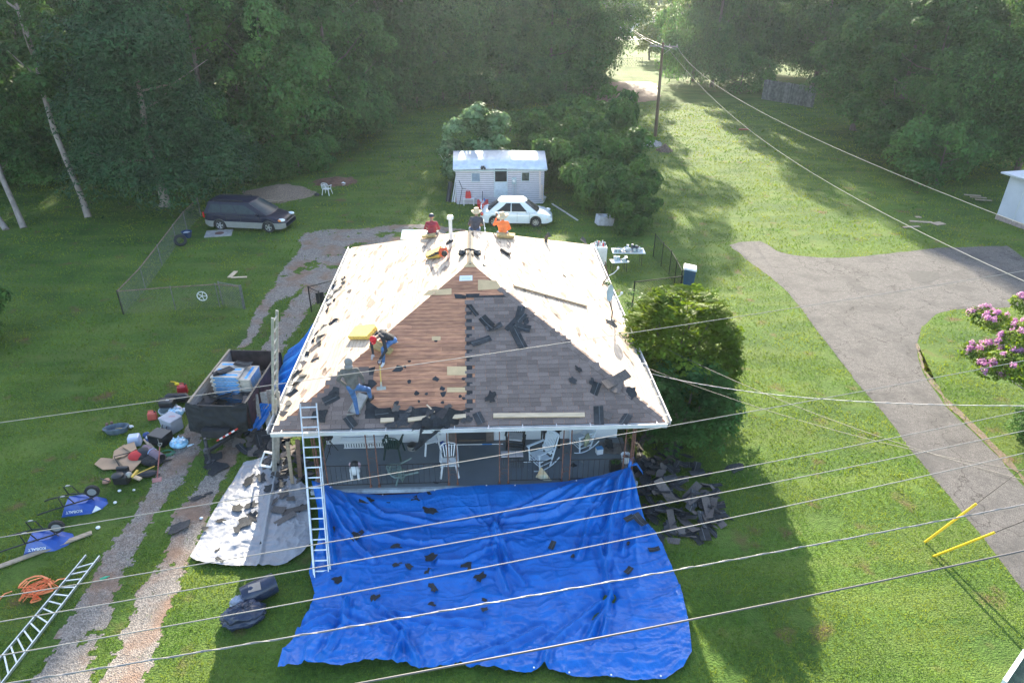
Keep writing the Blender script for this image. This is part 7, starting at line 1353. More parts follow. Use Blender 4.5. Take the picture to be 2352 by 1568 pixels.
# far white house
p = G(1400, 72); t = thing('far_house', 'white house glimpsed far beyond the road', 'house', (p.x, p.y, 0)); mb = MB(); mb.box((0, 0, 2), (14, 8, 4)); obj('wall', mb, WHITE, t); mb = MB(); mb.add([(-7.6, -4.6, 4), (7.6, -4.6, 4), (7.6, 4.6, 4), (-7.6, 4.6, 4), (-7.6, 0, 6.5), (7.6, 0, 6.5)], [(0, 1, 5, 4), (2, 3, 4, 5), (0, 4, 3), (1, 2, 5), (0, 3, 2, 1)]); obj('roof', mb, mat('far_roof', (.08, .075, .07)), t)
for x in (-5, -2, 1.5, 4.5): mb = MB(); mb.box((x, -4.03, 2.2), (1.1, .06, 1.5)); obj('window', mb, GL_T, t)
# ================================================================ left lawn clutter
KB = mat('barrow_blue', (.008, .065, .33), rough=.35, var=.15, coat=.4)
def barrow(label, px, py, rz):
    p = g_(px, py); t = thing('wheelbarrow', label, 'wheelbarrow', p, rz, 'upturned blue wheelbarrows'); mb = MB()
    # upturned tray: wide rim on the ground, floor on top; nose to +x
    rim = [(-.50, -.33), (-.50, .33), (.25, .36), (.52, .22), (.62, 0), (.52, -.22), (.25, -.36)]; fl = [(-.38, -.22), (-.38, .22), (-.05, .22), (.14, .16), (.20, 0), (.14, -.16), (-.05, -.22)]; n = 7
    mid = [((a[0]*.62+b[0]*.38), (a[1]*.62+b[1]*.38)) for a, b in zip(rim, fl)]
    V = [(x*1.03, y*1.03, .0) for x, y in rim]+[(x, y, .02) for x, y in rim]+[(x, y, .13) for x, y in mid]+[(x, y, .30 if x < 0 else .26) for x, y in fl]; F = [(r*n+k, r*n+(k+1) % n, (r+1)*n+(k+1) % n, (r+1)*n+k) for r in range(3) for k in range(n)]+[tuple(3*n+k for k in range(n))]
    mb.add(V, F); tr = obj('tray', mb, KB, t, smooth=.35, bevel=.012)
    for s in (-1, 1):
        mb = MB(); mb.tube([(.50, s*.06, .42), (.30, s*.12, .36), (-.35, s*.26, .33), (-.95, s*.30, .22), (-1.08, s*.30, .18)], .021, 7); obj('handle', mb, BLACKP, t, smooth=.8); mb = MB(); mb.tube([(-.10, s*.22, .32), (-.22, s*.24, .62), (-.45, s*.24, .64), (-.40, s*.26, .34)], .016, 6); obj('leg', mb, BLACKP, t)
        mb = MB(); mb.ball((-.33, s*.24, .66), (.07, .03, .02), 8, 5); obj('foot', mb, GALV, t); mb = MB(); mb.tube([(.36, s*.12, .28), (.26, s*.10, .40)], .013, 6); obj('brace', mb, BLACKP, t)
    M = Matrix(((1, 0, 0), (0, 0, -1), (0, 1, 0))); mb = MB(); mb.lathe([(.12, -.045), (.185, -.05), (.20, -.02), (.20, .02), (.185, .05), (.12, .045)], (.34, 0, .52), 22, M); wh = obj('wheel', mb, mat('tyre', (.02, .02, .021)), t, smooth=.6); mb = MB(); mb.lathe([(.12, -.052), (.03, -.058), (.03, .058), (.12, .052)], (.34, 0, .52), 14, M); obj('rim', mb, mat('rim_grey', (.22, .23, .24)), wh)
    # lettering on the side facing the viewer: it stands on its head because the tray does
    a = Vector((-.50, -.33, .02)); b = Vector((.25, -.36, .02)); up = (Vector((-.38, -.22, .30))-a).normalized(); ux = (b-a).normalized(); nn = ux.cross(up).normalized(); up = nn.cross(ux); c = a+ux*.34+up*.105+nn*.012
    ML = Matrix(((-ux.x, -up.x, nn.x, c.x), (-ux.y, -up.y, nn.y, c.y), (-ux.z, -up.z, nn.z, c.z), (0, 0, 0, 1))); text('lettering', 'KOBALT', .105, mat('letter_white', (.75, .76, .8)), tr, ML, .003, 1.1)
    return t, tr
t1, tr1 = barrow('upturned blue wheelbarrow nearer the gravel with a white corner sticker', 194, 1163, .20); barrow('upturned blue wheelbarrow nearer the left edge, beside the plank', 112, 1246, .20)
mb = MB(); mb.add([(.30, -.375, .03), (.52, -.26, .03), (.44, -.235, .12), (.40, -.25, .17)], [(0, 1, 2, 3)]); obj('sticker', mb, WHITE, tr1, thick=.006)
board('long grey plank on the grass below the wheelbarrows', G(-60, 1322, .05), G(211, 1222, .05), .15, .04, LUMG)
# orange webbing
t = thing('orange_strap', 'tangled orange webbing on the grass left of the flat ladder', 'strap', G(90, 1350)); OR = mat('orange_web', (.80, .25, .10), rough=.7); pts = []
path = [(150, 1328), (120, 1340), (95, 1322), (60, 1330), (42, 1350), (75, 1348), (110, 1333), (130, 1350), (90, 1362), (55, 1368), (70, 1342), (100, 1352), (125, 1333), (85, 1335), (60, 1352), (95, 1375), (75, 1378), (105, 1340), (60, 1360), (38, 1398)]
for j in range(4):
    pp = [Vector(G(x+random.uniform(-9, 9)*(j > 0), y+random.uniform(-8, 8)*(j > 0), .03+.10*abs(math.sin(i*1.7+j))))-Vector(t.location) for i, (x, y) in enumerate(path[(j*3) % 7:])]; q = []
    for a, b in zip(pp, pp[1:]): q += [a, a.lerp(b, .5)+Vector((random.uniform(-.05, .05), random.uniform(-.05, .05), .02))]
    mb = MB(); mb.tube(q, .024, 5, flat=.25); obj('webbing', mb, OR, t)
mb = MB(); q = [Vector(G(x, y, .03))-Vector(t.location) for x, y in [(28, 1357), (10, 1363), (-5, 1380)]]; mb.tube(q, .025, 5, flat=.25); obj('webbing', mb, OR, t)
# tools between the wheelbarrows and the trailer
def simple(name, label, cat, px, py, z=0): return thing(name, label, cat, G(px, py, z), 0)
def gascan(label, px, py, m, spout=None, rz=0, s=1.):
    t = simple('gas_can', label, 'gas can', px, py); t.rotation_euler.z = rz; t.scale = (s, s, s); mb = MB(); mb.box((0, 0, .14), (.30, .22, .26), taper=.85); obj('can_body', mb, m, t, bevel=.035); mb = MB(); mb.tube([(-.1, 0, .27), (-.08, 0, .34), (.05, 0, .34), (.08, 0, .27)], .016, 7); obj('handle', mb, m, t); mb = MB(); mb.tube([(.1, 0, .27), (.1, 0, .31)], .03, 8); obj('screw_cap', mb, BLACKP, t)
    if spout: mb = MB(); mb.tube([(-.06, 0, .3), (-.16, .02, .40), (-.26, .02, .44)], [.03, .022, .012], 7); mb.ball((-.10, 0, .34), (.07, .05, .04), 8, 5); obj('spout', mb, spout, t)
CANR = mat('can_red', (.50, .02, .03), rough=.35, coat=.3); gascan('red gas can with yellow spout by the trailer corner', 421, 902, CANR, mat('yellow_plastic', (.75, .5, .02)), .3, 1.25); gascan('faded red gas can alone on the grass', 352, 962, mat('can_faded', (.55, .10, .07), rough=.5), None, .2, 1.05)
t = simple('duffel_bag', 'black duffel bag at the trailer corner beside the gas can', 'bag', 409, 922); mb = MB(); mb.tube([(-.40, 0, .16), (-.32, 0, .17), (.32, 0, .17), (.40, 0, .16)], [.10, .17, .17, .10], 14); obj('bag_body', mb, mat('black_nylon', (.02, .02, .025), rough=.6, bump=.5, bscale=15), t, smooth=.8); mb = MB(); mb.tube([(-.15, -.1, .31), (0, -.14, .40), (.15, -.1, .31)], .012, 6); obj('strap', mb, BLACKP, t); 
t = simple('cool_box', 'small black tool case with white lettering on a grey tub', 'tool case', 389, 943); mb = MB(); mb.box((0, 0, .34), (.50, .36, .26)); obj('case', mb, BLACKP, t, bevel=.05); M = Matrix.Translation((.05, -.02, .475)); text('lettering', '22', .11, mat('letter_white', (.75, .76, .8)), t, M, .003); mb = MB(); mb.tube([(-.28, -.1, .4), (-.32, -.1, .5), (-.2, .1, .5)], .015, 6); obj('handle', mb, BLACKP, t)
t = simple('grey_tub', 'pale grey oval tub under the black tool case', 'tub', 390, 950); mb = MB(); mb.lathe([(.28, 0), (.34, .2), (.31, .2), (.25, .03), (.001, .03)], (0, 0, 0), 20, cap=False); obj('tub_body', mb, mat('tub_grey', (.40, .45, .46)), t, smooth=.6)
PB = mat('water_pack', (.28, .52, .72), rough=.25, var=.45, scale=7, coat=.4)
def pack(label, px, py, s):
    t = simple('bottle_pack', label, 'bottled water pack', px, py); t.scale = (s, s, s); P = []; mb = MB()
    mb.ball((0, 0, .11), (.26, .22, .13), 20, 12); obj('plastic_wrap', mb, PB, t, smooth=True)
    for a in range(7): mb = MB(); x, y = math.cos(a*.9)*.16*(a > 0), math.sin(a*.9)*.13*(a > 0); mb.lathe([(.04, .12), (.04, .22), (.016, .25), (.016, .265)], (x, y, 0), 9); obj('bottle', mb, mat('clear_blue', (.55, .68, .78), rough=.15), t, smooth=.7)
pack('blue wrapped bottled water pack alone at the gravel edge', 413, 1024, 1.15); pack('blue wrapped pack behind the grey storage box', 404, 955, 1.1)
mb = MB(); mb.ball((0, 0, .1), (.16, .14, .12), 10, 7); mb.ball((.22, .02, .06), (.12, .1, .07), 8, 6); tag(obj('plastic_bag', mb, mat('thin_white', (.6, .58, .66), rough=.3), loc=G(409, 945), smooth=True), 'whitish plastic bag behind the grey storage box', 'plastic bag')
t = simple('storage_box', 'grey plastic cool box with carry handle between trailer and gravel', 'cool box', 398, 985); t.rotation_euler.z = -.55; mb = MB(); mb.box((0, 0, .22), (.56, .44, .44), taper=1.06); GBX = mat('box_grey', (.34, .34, .38), rough=.5, var=.1); obj('box_body', mb, GBX, t, bevel=.02); mb = MB(); mb.box((0, 0, .47), (.62, .50, .08)); obj('lid', mb, GBX, t, bevel=.02); mb = MB(); mb.tube([(-.11, -.26, .32), (-.11, -.30, .20), (.11, -.30, .20), (.11, -.26, .32)], .012, 6); obj('handle', mb, BLACKP, t); mb = MB(); mb.box((.05, .05, .512), (.22, .03, .003), rz=.6); obj('red_streak', mb, mat('red_streak', (.45, .15, .15)), t)
t = simple('microwave', 'black microwave like appliance on the grass', 'appliance', 372, 1015); t.rotation_euler.z = -.35; mb = MB(); mb.box((0, 0, .20), (.60, .48, .38)); obj('case', mb, mat('appliance_black', (.015, .015, .017), rough=.3), t, bevel=.015); mb = MB(); mb.box((-.08, -.245, .2), (.40, .01, .28)); obj('door', mb, glassy('pane_glass'), t); mb = MB(); mb.box((.15, -.25, .2), (.015, .02, .28)); obj('handle', mb, GALV, t)
p = G(348, 1012); t = thing('blue_sack', 'crumpled blue overalls beside the black appliance', 'clothes', p); mb = MB(); mb.ball((0, 0, .08), (.30, .16, .09), 12, 8, Matrix.Rotation(-.7, 3, 'Z')); mb.ball((-.22, .2, .1), (.13, .12, .1), 10, 7); obj('cloth_lump', mb, mat('work_blue', (.03, .07, .22), bump=1, bscale=12, dist=.05), t, smooth=True); mb = MB(); mb.ball((-.05, .02, .13), (.12, .1, .07), 9, 6); obj('white_rag', mb, WHITE, t, smooth=True)
def tool(name, label, cat, a, b, ra, m, head=None, hm=None):
    a, b = Vector(a), Vector(b); t = thing(name, label, cat, a); mb = MB(); mb.tube([(0, 0, 0), b-a], ra, 8); obj('handle', mb, m, t)
    if head: mb = MB(); d = (b-a).normalized(); mb.bar(b-a-d*.02, b-a+d*.14, head, .02); obj('blade', mb, hm or GALV, t)
    return t
tool('spade', 'grey handled scraper propped against the black tool case', 'scraper', G(384, 945, .42), G(361, 1002, .05), .014, GALV); mb = MB()
a = G(367, 1026, .42); b = G(361, 1098, .05); t = tool('roofing_shovel', 'red and white shingle scraper with red handle on the clutter', 'shovel', a, b, .018, mat('red_brown_handle', (.32, .10, .08)), .26, mat('blade_red', (.36, .16, .14))); mb = MB(); mb.tube([(0, 0, 0), (-.05, .03, .06), (-.06, .08, .09), (.06, .08, .09), (.05, .03, .06), (0, 0, 0)], .012, 6); obj('grip', mb, GALV, t)
t = simple('clear_tub', 'translucent bluish plastic tub turned over on the grass', 'tub', 312, 1020); t.rotation_euler.z = .2; mb = MB(); mb.box((0, 0, .18), (.40, .34, .36), taper=.86); obj('tub_body', mb, mat('milky_blue', (.45, .50, .66), rough=.3, var=.1), t, bevel=.04)
mb = MB(); mb.bar(G(332, 1008, .08), G(352, 1030, .05), .10, .04); tag(obj('board', mb, LUM), 'short tan board between the clear tub and rolled mat', 'board')
t = simple('rolled_mat', 'rolled mauve mat tied with blue cord', 'rolled mat', 345, 1040); a = G(333, 1030, .17)-Vector(t.location); b = G(371, 1052, .17)-Vector(t.location); mb = MB(); mb.tube([a, b], .15, 18); obj('roll', mb, mat('mauve_mat', (.17, .12, .15), rough=.8, var=.15), t, smooth=.8); c = a.lerp(b, .45); d = (b-a).normalized(); s_ = d.cross(Vector((0, 0, 1))); mb = MB(); mb.tube([c+(s_*math.cos(k*PI/8)+Vector((0, 0, 1))*math.sin(k*PI/8))*.154 for k in range(17)], .012, 5); obj('cord', mb, mat('cord_blue', (.3, .45, .7)), t); mb = MB(); mb.tube([b, b+d*.01], .13, 14); obj('roll_end', mb, BLACKP, t)
t = simple('green_hose', 'coil of thin green hose beside the black appliance', 'hose', 384, 1042); mb = MB()
for k in range(4): mb.tube([(math.cos(a)*(.20-.02*k)*1.3, math.sin(a)*(.15-.01*k), .02+.02*k) for a in [j*PI/8+k for j in range(15)]], .009, 5)
obj('coil', mb, mat('hose_green', (.06, .25, .14)), t)
CARD = mat('cardboard', (.36, .24, .15), rough=.85, var=.12, scale=3)
def sheetbox(label, pts, z, th=.02, m=CARD): mb = MB(); q = [G(x, y, z+k*.012) for k, (x, y) in enumerate(pts)]; mb.prism([(p.x, p.y) for p in q], th, c=(0, 0, z)); return tag(obj('cardboard', mb, m), label, 'cardboard', 'flattened cardboard pieces on the grass')
sheetbox('lowest long flattened cardboard at the left', [(217, 1066), (232, 1051), (296, 1055), (290, 1074), (235, 1076)], .06); sheetbox('large square cardboard sheet in the middle of the pieces', [(272, 1058), (300, 1030), (325, 1058), (298, 1085)], .12); sheetbox('folded cardboard flap at the top', [(262, 1036), (286, 1020), (305, 1033), (285, 1046), (258, 1052)], .18); sheetbox('narrow cardboard flap farthest back', [(280, 1025), (308, 1014), (314, 1030), (300, 1036)], .24)
t = simple('backpack', 'red and black backpack lying open', 'backpack', 318, 1055); mb = MB(); mb.ball((0, 0, .15), (.28, .24, .16), 14, 9); obj('bag_body', mb, mat('pack_red', (.50, .03, .03), rough=.7, bump=.6, bscale=10), t, smooth=True); mb = MB(); mb.ball((.18, .12, .2), (.26, .20, .15), 12, 8); mb.ball((.5, .0, .12), (.22, .15, .1), 10, 7); mb.tube([(.55, -.05, .1), (.85, -.15, .05), (1.1, -.1, .05)], [.06, .04, .02], 7); obj('black_flap', mb, mat('black_nylon', (.02, .02, .025)), t, smooth=True)
t = simple('black_jacket', 'black jacket heap between the rolled mat and the red scraper', 'clothes', 352, 1062); mb = MB(); mb.ball((0, 0, .1), (.40, .28, .12), 14, 9, Matrix.Rotation(-.3, 3, 'Z')); mb.ball((-.35, .15, .14), (.25, .2, .12), 10, 7); obj('cloth_lump', mb, mat('black_cloth', (.018, .018, .02), rough=.9, bump=1, bscale=9, dist=.08), t, smooth=True)
t = simple('tool_bag', 'open grey tool bag with yellow rope on the grass', 'tool bag', 270, 992); t.rotation_euler.z = .25; mb = MB(); mb.lathe([(.24, 0), (.32, .22), (.28, .23), (.2, .09), (.001, .09)], (0, 0, 0), 20, Matrix.Diagonal((1.3, .7, 1)), cap=False); obj('bag_body', mb, mat('bag_grey', (.09, .12, .15), rough=.8, var=.4), t, smooth=.8); mb = MB(); mb.tube([(math.cos(a)*(.2-.006*k), math.sin(a)*.1, .08+.01*math.sin(k)) for k, a in enumerate([j*PI/6 for j in range(22)])], .018, 6); obj('yellow_rope', mb, mat('rope_yellow', (.55, .36, .12)), t)
t = simple('boots', 'pair of brown boots left of the open tool bag', 'boots', 243, 990)
for k in (0, 1): mb = MB(); mb.tube([(k*.12-.1, k*.08, .02), (k*.12-.0, k*.08+.12, .06), (k*.12+.02, k*.08+.16, .22)], [.05, .055, .05], 8); obj('boot', mb, mat('boot_brown', (.14, .07, .06)), t, smooth=.8)
mb = MB(); mb.ball((0, 0, .05), (.12, .07, .05), 9, 6); tag(obj('white_glove', mb, WHITE, loc=G(300, 982)), 'pale gloves at the right of the open tool bag', 'gloves')
# compressor / engine
t = simple('engine', 'black tiller engine with round cover at the end of the clutter', 'engine', 285, 1108); mb = MB(); mb.box((0, 0, .2), (.42, .38, .28)); mb.box((-.05, .22, .34), (.36, .12, .2)); obj('engine_block', mb, mat('engine_black', (.022, .022, .024), rough=.45), t, bevel=.03); mb = MB(); mb.lathe([(.17, 0), (.17, .08), (.10, .12), (.001, .12)], (-.05, -.12, .32), 18); obj('round_cover', mb, BLACKP, t, smooth=.6)
mb = MB(); mb.tube([(-.1, .2, .5), (-.3, .4, .7), (.1, .5, .75)], .018, 6); mb.tube([(-.4, -.05, .1), (-.7, .05, .15)], .02, 6); obj('frame_tube', mb, BLACKP, t); mb = MB(); mb.lathe([(.12, 0), (.10, .06), (.05, .07)], (-.52, .02, .05), 12); obj('tan_cap', mb, mat('tan_cap', (.42, .22, .15)), t)
mb = MB(); mb.ball((.22, .0, .3), (.10, .1, .1), 8, 6); obj('air_filter', mb, GALV, t); 
t = simple('mallet', 'yellow handled pick lying over the cardboard', 'pick', 306, 1085); a = G(310, 1090, .3)-Vector(t.location); b = G(355, 1070, .12)-Vector(t.location); mb = MB(); mb.tube([a, b], .016, 7); YH = mat('yellow_tool', (.70, .45, .08)); obj('handle', mb, YH, t); mb = MB(); mb.bar(a+Vector((-.02, -.14, .03)), a+Vector((.02, .16, .05)), .06, .05); obj('tool_head', mb, YH, t)
mb = MB(); mb.bar(G(290, 1087, .12), G(323, 1100, .10), .12, .05); tag(obj('board', mb, LUM), 'short orange brown board under the yellow pick', 'board')
t = simple('tool_satchel', 'black satchel right of the yellow pick', 'bag', 340, 1092); mb = MB(); mb.ball((0, 0, .08), (.30, .15, .09), 12, 8, Matrix.Rotation(.2, 3, 'Z')); obj('bag_body', mb, mat('black_nylon', (.02, .02, .025)), t, smooth=True); mb = MB(); mb.tube([(.2, .05, .1), (.38, .0, .04), (.3, -.1, .03)], .014, 6); obj('strap', mb, BLACKP, t)
for i, (px, py, r) in enumerate([(226, 1213, .06), (275, 1128, .05), (463, 1191, .05), (386, 1080-80, .04), (265, 1155, .05), (308, 1126, .04)]):
    mb = MB(); mb.ball((0, 0, r*.6), (r*1.1, r, r*.7), 9, 6); tag(obj('litter', mb, WHITE, loc=G(px, py), smooth=True), ['white cup on the grass right of the plank end', 'white lid beside the wheelbarrow', 'white scrap on the gravel beside the grey tarp', 'white scrap by the black appliance', 'pale strip of plastic right of the upper wheelbarrow', 'round can below the tiller engine'][i], 'litter')
t = thing('drink_bottle', 'small green bottle on the gravel edge', 'bottle', G(240, 1326, .035), .5); mb = MB(); mb.tube([(-.10, 0, 0), (.04, 0, 0), (.08, 0, 0), (.12, 0, 0)], [.032, .032, .014, .014], 9); obj('bottle_body', mb, mat('green_glass', (.06, .35, .2), rough=.15), t, smooth=.8)
t = thing('water_bottle', 'clear bottle beside the blue water pack', 'bottle', G(437, 1022, .035), .6); mb = MB(); mb.tube([(-.10, 0, 0), (.04, 0, 0), (.08, 0, 0), (.12, 0, 0)], [.034, .034, .014, .014], 9); obj('bottle_body', mb, mat('clear_blue', (.55, .68, .78), rough=.15), t, smooth=.8)
# window frame and junk by the porch corner
t = thing('window_frame', 'empty white window frame leaning at the left porch corner', 'window frame', G(612, 1068, .4)); mb = MB(); q = [G(*a)-Vector(t.location) for a in ((597, 1068, .35), (622, 1072, .35), (632, 1042, .9), (608, 1037, .9))]
for k in range(4): mb.bar(q[k], q[(k+1) % 4], .06, .04)
obj('frame_bars', mb, WHITE, t)
board('rusty upright board behind the tall ladder', G(690, 1100, .0), G(683, 1010, 2.2), .12, .05, mat('old_brown', (.20, .12, .09), var=.3), up=(0, 1, 0)); board('pale upright board behind the tall ladder', G(672, 1112, .0), G(660, 1015, 2.2), .10, .05, LUMG, up=(0, 1, 0))
# ================================================================ corner sign post, guy guards
t = thing('corner_post', 'green board with white edge at the lower right corner', 'board', (0, 0, 0)); mb = MB(); a, b, c, d = G(2305, 1568, 3.0), G(2352, 1498, 3.0), G(2420, 1560, 3.0), G(2380, 1640, 3.0); mb.prism([(p.x, p.y) for p in (a, b, c, d)], .06, c=(0, 0, 2.9)); obj('panel', mb, mat('mossy', (.06, .09, .05), var=.4), t); mb = MB(); mb.bar(a+Vector((0, 0, .02)), b+Vector((0, 0, .02)), .07, .10); obj('white_edge', mb, WHITE, t); mb = MB(); q = (a+b+c+d)/4; mb.bar((q.x, q.y, 0), (q.x, q.y, 2.9), .12, .12, up=(1, 0, 0)); obj('post', mb, LUMG, t)
YG = mat('yellow_guard', (.80, .50, .02), rough=.4)
def guy(px0, py0, px1, py1, px2, py2, h1, label):
    a = G(px0, py0); d1 = G(px1, py1, h1); t = thing('guy_wire', label, 'guy wire', a); mb = MB(); mb.tube([(0, 0, 0), d1-a], .032, 8); obj('yellow_guard', mb, YG, t); e = (d1-a)*3.6; mb = MB(); mb.tube([(0, 0, 0), e], .008, 5); obj('wire', mb, IRON, t)
guy(2124, 1245, 2243, 1156, 0, 0, 1.55, 'yellow guarded guy wire at the far side by the driveway'); guy(2144, 1277, 2285, 1222, 0, 0, 1.55, 'yellow guarded guy wire at the near side by the driveway')
# ================================================================ porch furniture
def PG(px, py, z=.5): p = G(px, py, z); return p
def rocker(label, px, py, rz, m, group=None, cushion=None, round_back=False):
    p = PG(px, py); t = thing('rocking_chair', label, 'rocking chair', p, rz, group)
    for s in (-1, 1):
        mb = MB(); mb.tube([(s*.27, -.42+i*.12, .03+.16*((i-3.4)/4)**2) for i in range(9)], .022, 7, flat=.7); obj('rocker', mb, m, t, smooth=.8); mb = MB(); mb.bar((s*.26, -.20, .05), (s*.27, -.24, .66), .035, .035); obj('leg', mb, m, t); mb = MB(); mb.bar((s*.25, .20, .05), (s*.25, .50, 1.08), .04, .03); obj('back_post', mb, m, t)
        mb = MB(); mb.bar((s*.28, -.30, .67), (s*.27, .34, .66), .07, .025); obj('armrest', mb, m, t); mb = MB(); mb.bar((s*.26, -.20, .2), (s*.25, .22, .2), .022, .022); mb.bar((s*.26, -.20, .36), (s*.25, .24, .36), .03, .03); obj('stretcher', mb, m, t)
    mb = MB(); 
    for k in range(8): y = -.22+k*.06; mb.box((0, y, .42-.012*k), (.52, .045, .018))
    obj('seat', mb, m, t); mb = MB()
    for k in range(7): x = -.18+k*.06; mb.bar((x, .24, .42), (x, .49, 1.05), .040, .014, up=(0, 1, 0))
    mb.bar((-.25, .50, 1.07), (.25, .50, 1.07), .03, .08); mb.bar((-.25, .28, .50), (.25, .28, .50), .03, .06); obj('backrest', mb, m, t); mb = MB(); mb.bar((-.26, -.21, .2), (.26, -.21, .2), .025, .025); mb.bar((-.26, -.21, .3), (.26, -.21, .3), .025, .025); obj('stretcher', mb, m, t)
    if cushion: mb = MB(); mb.box((0, .0, .45), (.46, .44, .06)); obj('cushion', mb, cushion, t, bevel=.03)
    return t
WP = mat('white_wood', (.62, .68, .74), rough=.5, var=.06)
rocker('white slatted rocking chair nearest the railing, patterned cloth over its back', 1240, 1068, R_(-58), WP, 'white rocking chairs on the porch'); rocker('white slatted rocking chair by the house wall with a green cushion', 1332, 1028, R_(-62), WP, 'white rocking chairs on the porch')
rocker('black rocking chair with grey seat cushion', 1184, 1028, R_(-10), BLACKP, cushion=mat('grey_cushion', (.42, .42, .43), rough=.9))
CLOTH = mat('printed_cloth', (.50, .52, .40), rough=.9, var=.5, scale=5, col2=(.55, .38, .22))
def clothpiece(name, label, pts, m, amp=.03): mb = MB(); mb.add(pts, [tuple(range(len(pts)))]); bmx = None; return tag(obj(name, mb, m, thick=.015), label, 'cloth')
clothpiece('printed_cloth', 'patterned cloth hanging from the nearer white rocking chair', [PG(1243, 1072, .95), PG(1230, 1095, .56), PG(1250, 1103, .52), PG(1267, 1103, .52), PG(1254, 1085, .75)], CLOTH)
t = thing('cushion', 'green patterned cushion on the white rocking chair by the wall', 'cushion', PG(1348, 1010, 1.0), R_(-30)); mb = MB(); mb.ball((0, 0, 0), (.07, .20, .24), 12, 8); obj('cushion_pad', mb, mat('green_cushion', (.25, .27, .18), var=.5, scale=8), t, smooth=True)
mono_chair('dark green plastic chair on the porch', PG(906, 1045), R_(172), mat('green_plastic', (.018, .045, .038), rough=.4)); mono_chair('white plastic chair against the wall behind the hanging felt', PG(990, 1032), R_(20), PW); mono_chair('white plastic chair at the front of the porch facing the yard', PG(1033, 1085), R_(2), PW)
mono_chair('grey green plastic chair tipped over on the porch', PG(948, 1080, .62), 0, mat('grey_green', (.16, .22, .20), rough=.5), rot=(R_(80), R_(20), R_(-60)))
# round black table with striped cloth
t = thing('round_table', 'round black table with a striped towel against the porch wall', 'table', PG(1264, 1022)); mb = MB(); mb.lathe([(.42, .68), (.44, .70), (.42, .72)], (0, .1, 0), 26); obj('tabletop', mb, BLACKP, t)
for a in range(4): mb = MB(); c, s = math.cos(a*PI/2+.8), math.sin(a*PI/2+.8); mb.bar((c*.36, .1+s*.36, 0), (c*.32, .1+s*.32, .68), .05, .05); obj('leg', mb, BLACKP, t)
for x in (-.06, 0, .06): mb = MB(); mb.box((x, -.22, .725), (.025, .34, .006)); obj('towel_stripe', mb, WP, t)
# plant stand of bent iron at the left end
t = thing('plant_stand', 'black iron plant stand at the left end of the porch', 'plant stand', PG(755, 1035)); mb = MB()
for k in range(5): a = k*1.25; mb.tube([(math.cos(a)*.3, math.sin(a)*.2, 0), (math.cos(a)*.1, math.sin(a)*.08, .35), (math.cos(a)*.25, math.sin(a)*.15, .75), (math.cos(a)*.1, 0, 1.1)], .012, 6)
obj('frame_scroll', mb, IRON, t)
for z in (.5, .95): mb = MB(); mb.lathe([(.14, z), (.15, z+.02)], (.05, 0, 0), 14); obj('shelf_ring', mb, IRON, t)
t = thing('white_planter', 'white pot shaped like a small chair with black plant behind the railing', 'planter', PG(817, 1098, .5)); mb = MB(); mb.ball((0, 0, .30), (.16, .12, .16), 14, 9); mb.box((-.10, -.05, .12), (.07, .06, .24)); mb.box((.10, -.05, .12), (.07, .06, .24)); obj('pot', mb, WHITE, t, smooth=.7)
mb = MB(); mb.ball((0, .08, .48), (.15, .10, .11), 10, 7); obj('plant', mb, BLACKP, t); mb = MB(); mb.ball((-.12, .06, .46), (.05, .04, .1), 8, 6); mb.ball((.14, .06, .46), (.05, .04, .1), 8, 6); obj('ear', mb, mat('pink_ear', (.5, .35, .38)), t, smooth=True)
t = thing('wire_rack', 'wire rack with three pinkish tiles on the porch floor', 'rack', PG(1176, 1068, .5)); mb = MB(); 
for x in (-.23, 0, .23):
    mb = MB(); mb.box((x, .02, .42), (.215, .28, .03)); obj('tile', mb, mat('pink_tile', (.55, .50, .52), rough=.6), t, bevel=.01)
mb = MB()
for k in range(10): mb.tube([(-.34+k*.075, -.14, .38), (-.34+k*.075, -.14, .0)], .006, 5)
mb.tube([(-.35, -.14, .38), (.35, -.14, .38)], .01, 5); obj('wire_front', mb, IRON, t)
t = thing('broom', 'white and blue pole lying on the porch floor along the door', 'pole', PG(1060, 1022, .53)); a = PG(1030, 1021, .53)-Vector(t.location); b = PG(1155, 1019, .53)-Vector(t.location); mb = MB(); mb.tube([a, b], .014, 7); obj('handle', mb, WHITE, t); mb = MB(); mb.tube([a.lerp(b, .62), a.lerp(b, .8)], .017, 7); obj('blue_sleeve', mb, mat('sleeve_blue', (.05, .2, .5)), t)
t = thing('cooking_pot', 'round metal pot with black lid on the porch by the white chair', 'pot', PG(947, 1030)); mb = MB(); mb.lathe([(.15, 0), (.16, .15), (.15, .16)], (0, 0, 0), 18); obj('pot_body', mb, GALV, t, smooth=.6); mb = MB(); mb.lathe([(.16, .16), (.10, .20), (.02, .22)], (0, 0, 0), 16); obj('lid', mb, BLACKP, t)
t = thing('blue_bag', 'small blue bag under the white chair by the wall', 'bag', PG(1017, 1026)); mb = MB(); mb.ball((0, 0, .1), (.09, .08, .13), 10, 7); obj('bag_body', mb, mat('bag_blue', (.03, .08, .28)), t, smooth=True)
t = thing('bench_radiator', 'low white slatted bench along the porch wall', 'bench', PG(838, 1028)); mb = MB(); mb.box((0, .05, .28), (1.5, .22, .04)); obj('seat', mb, WHITE, t); mb = MB()
for k in range(16): mb.box((-.6+k*.08, -.05, .17), (.05, .02, .2))
mb.box((0, -.05, .05), (1.3, .03, .03)); obj('slatted_front', mb, WHITED, t)
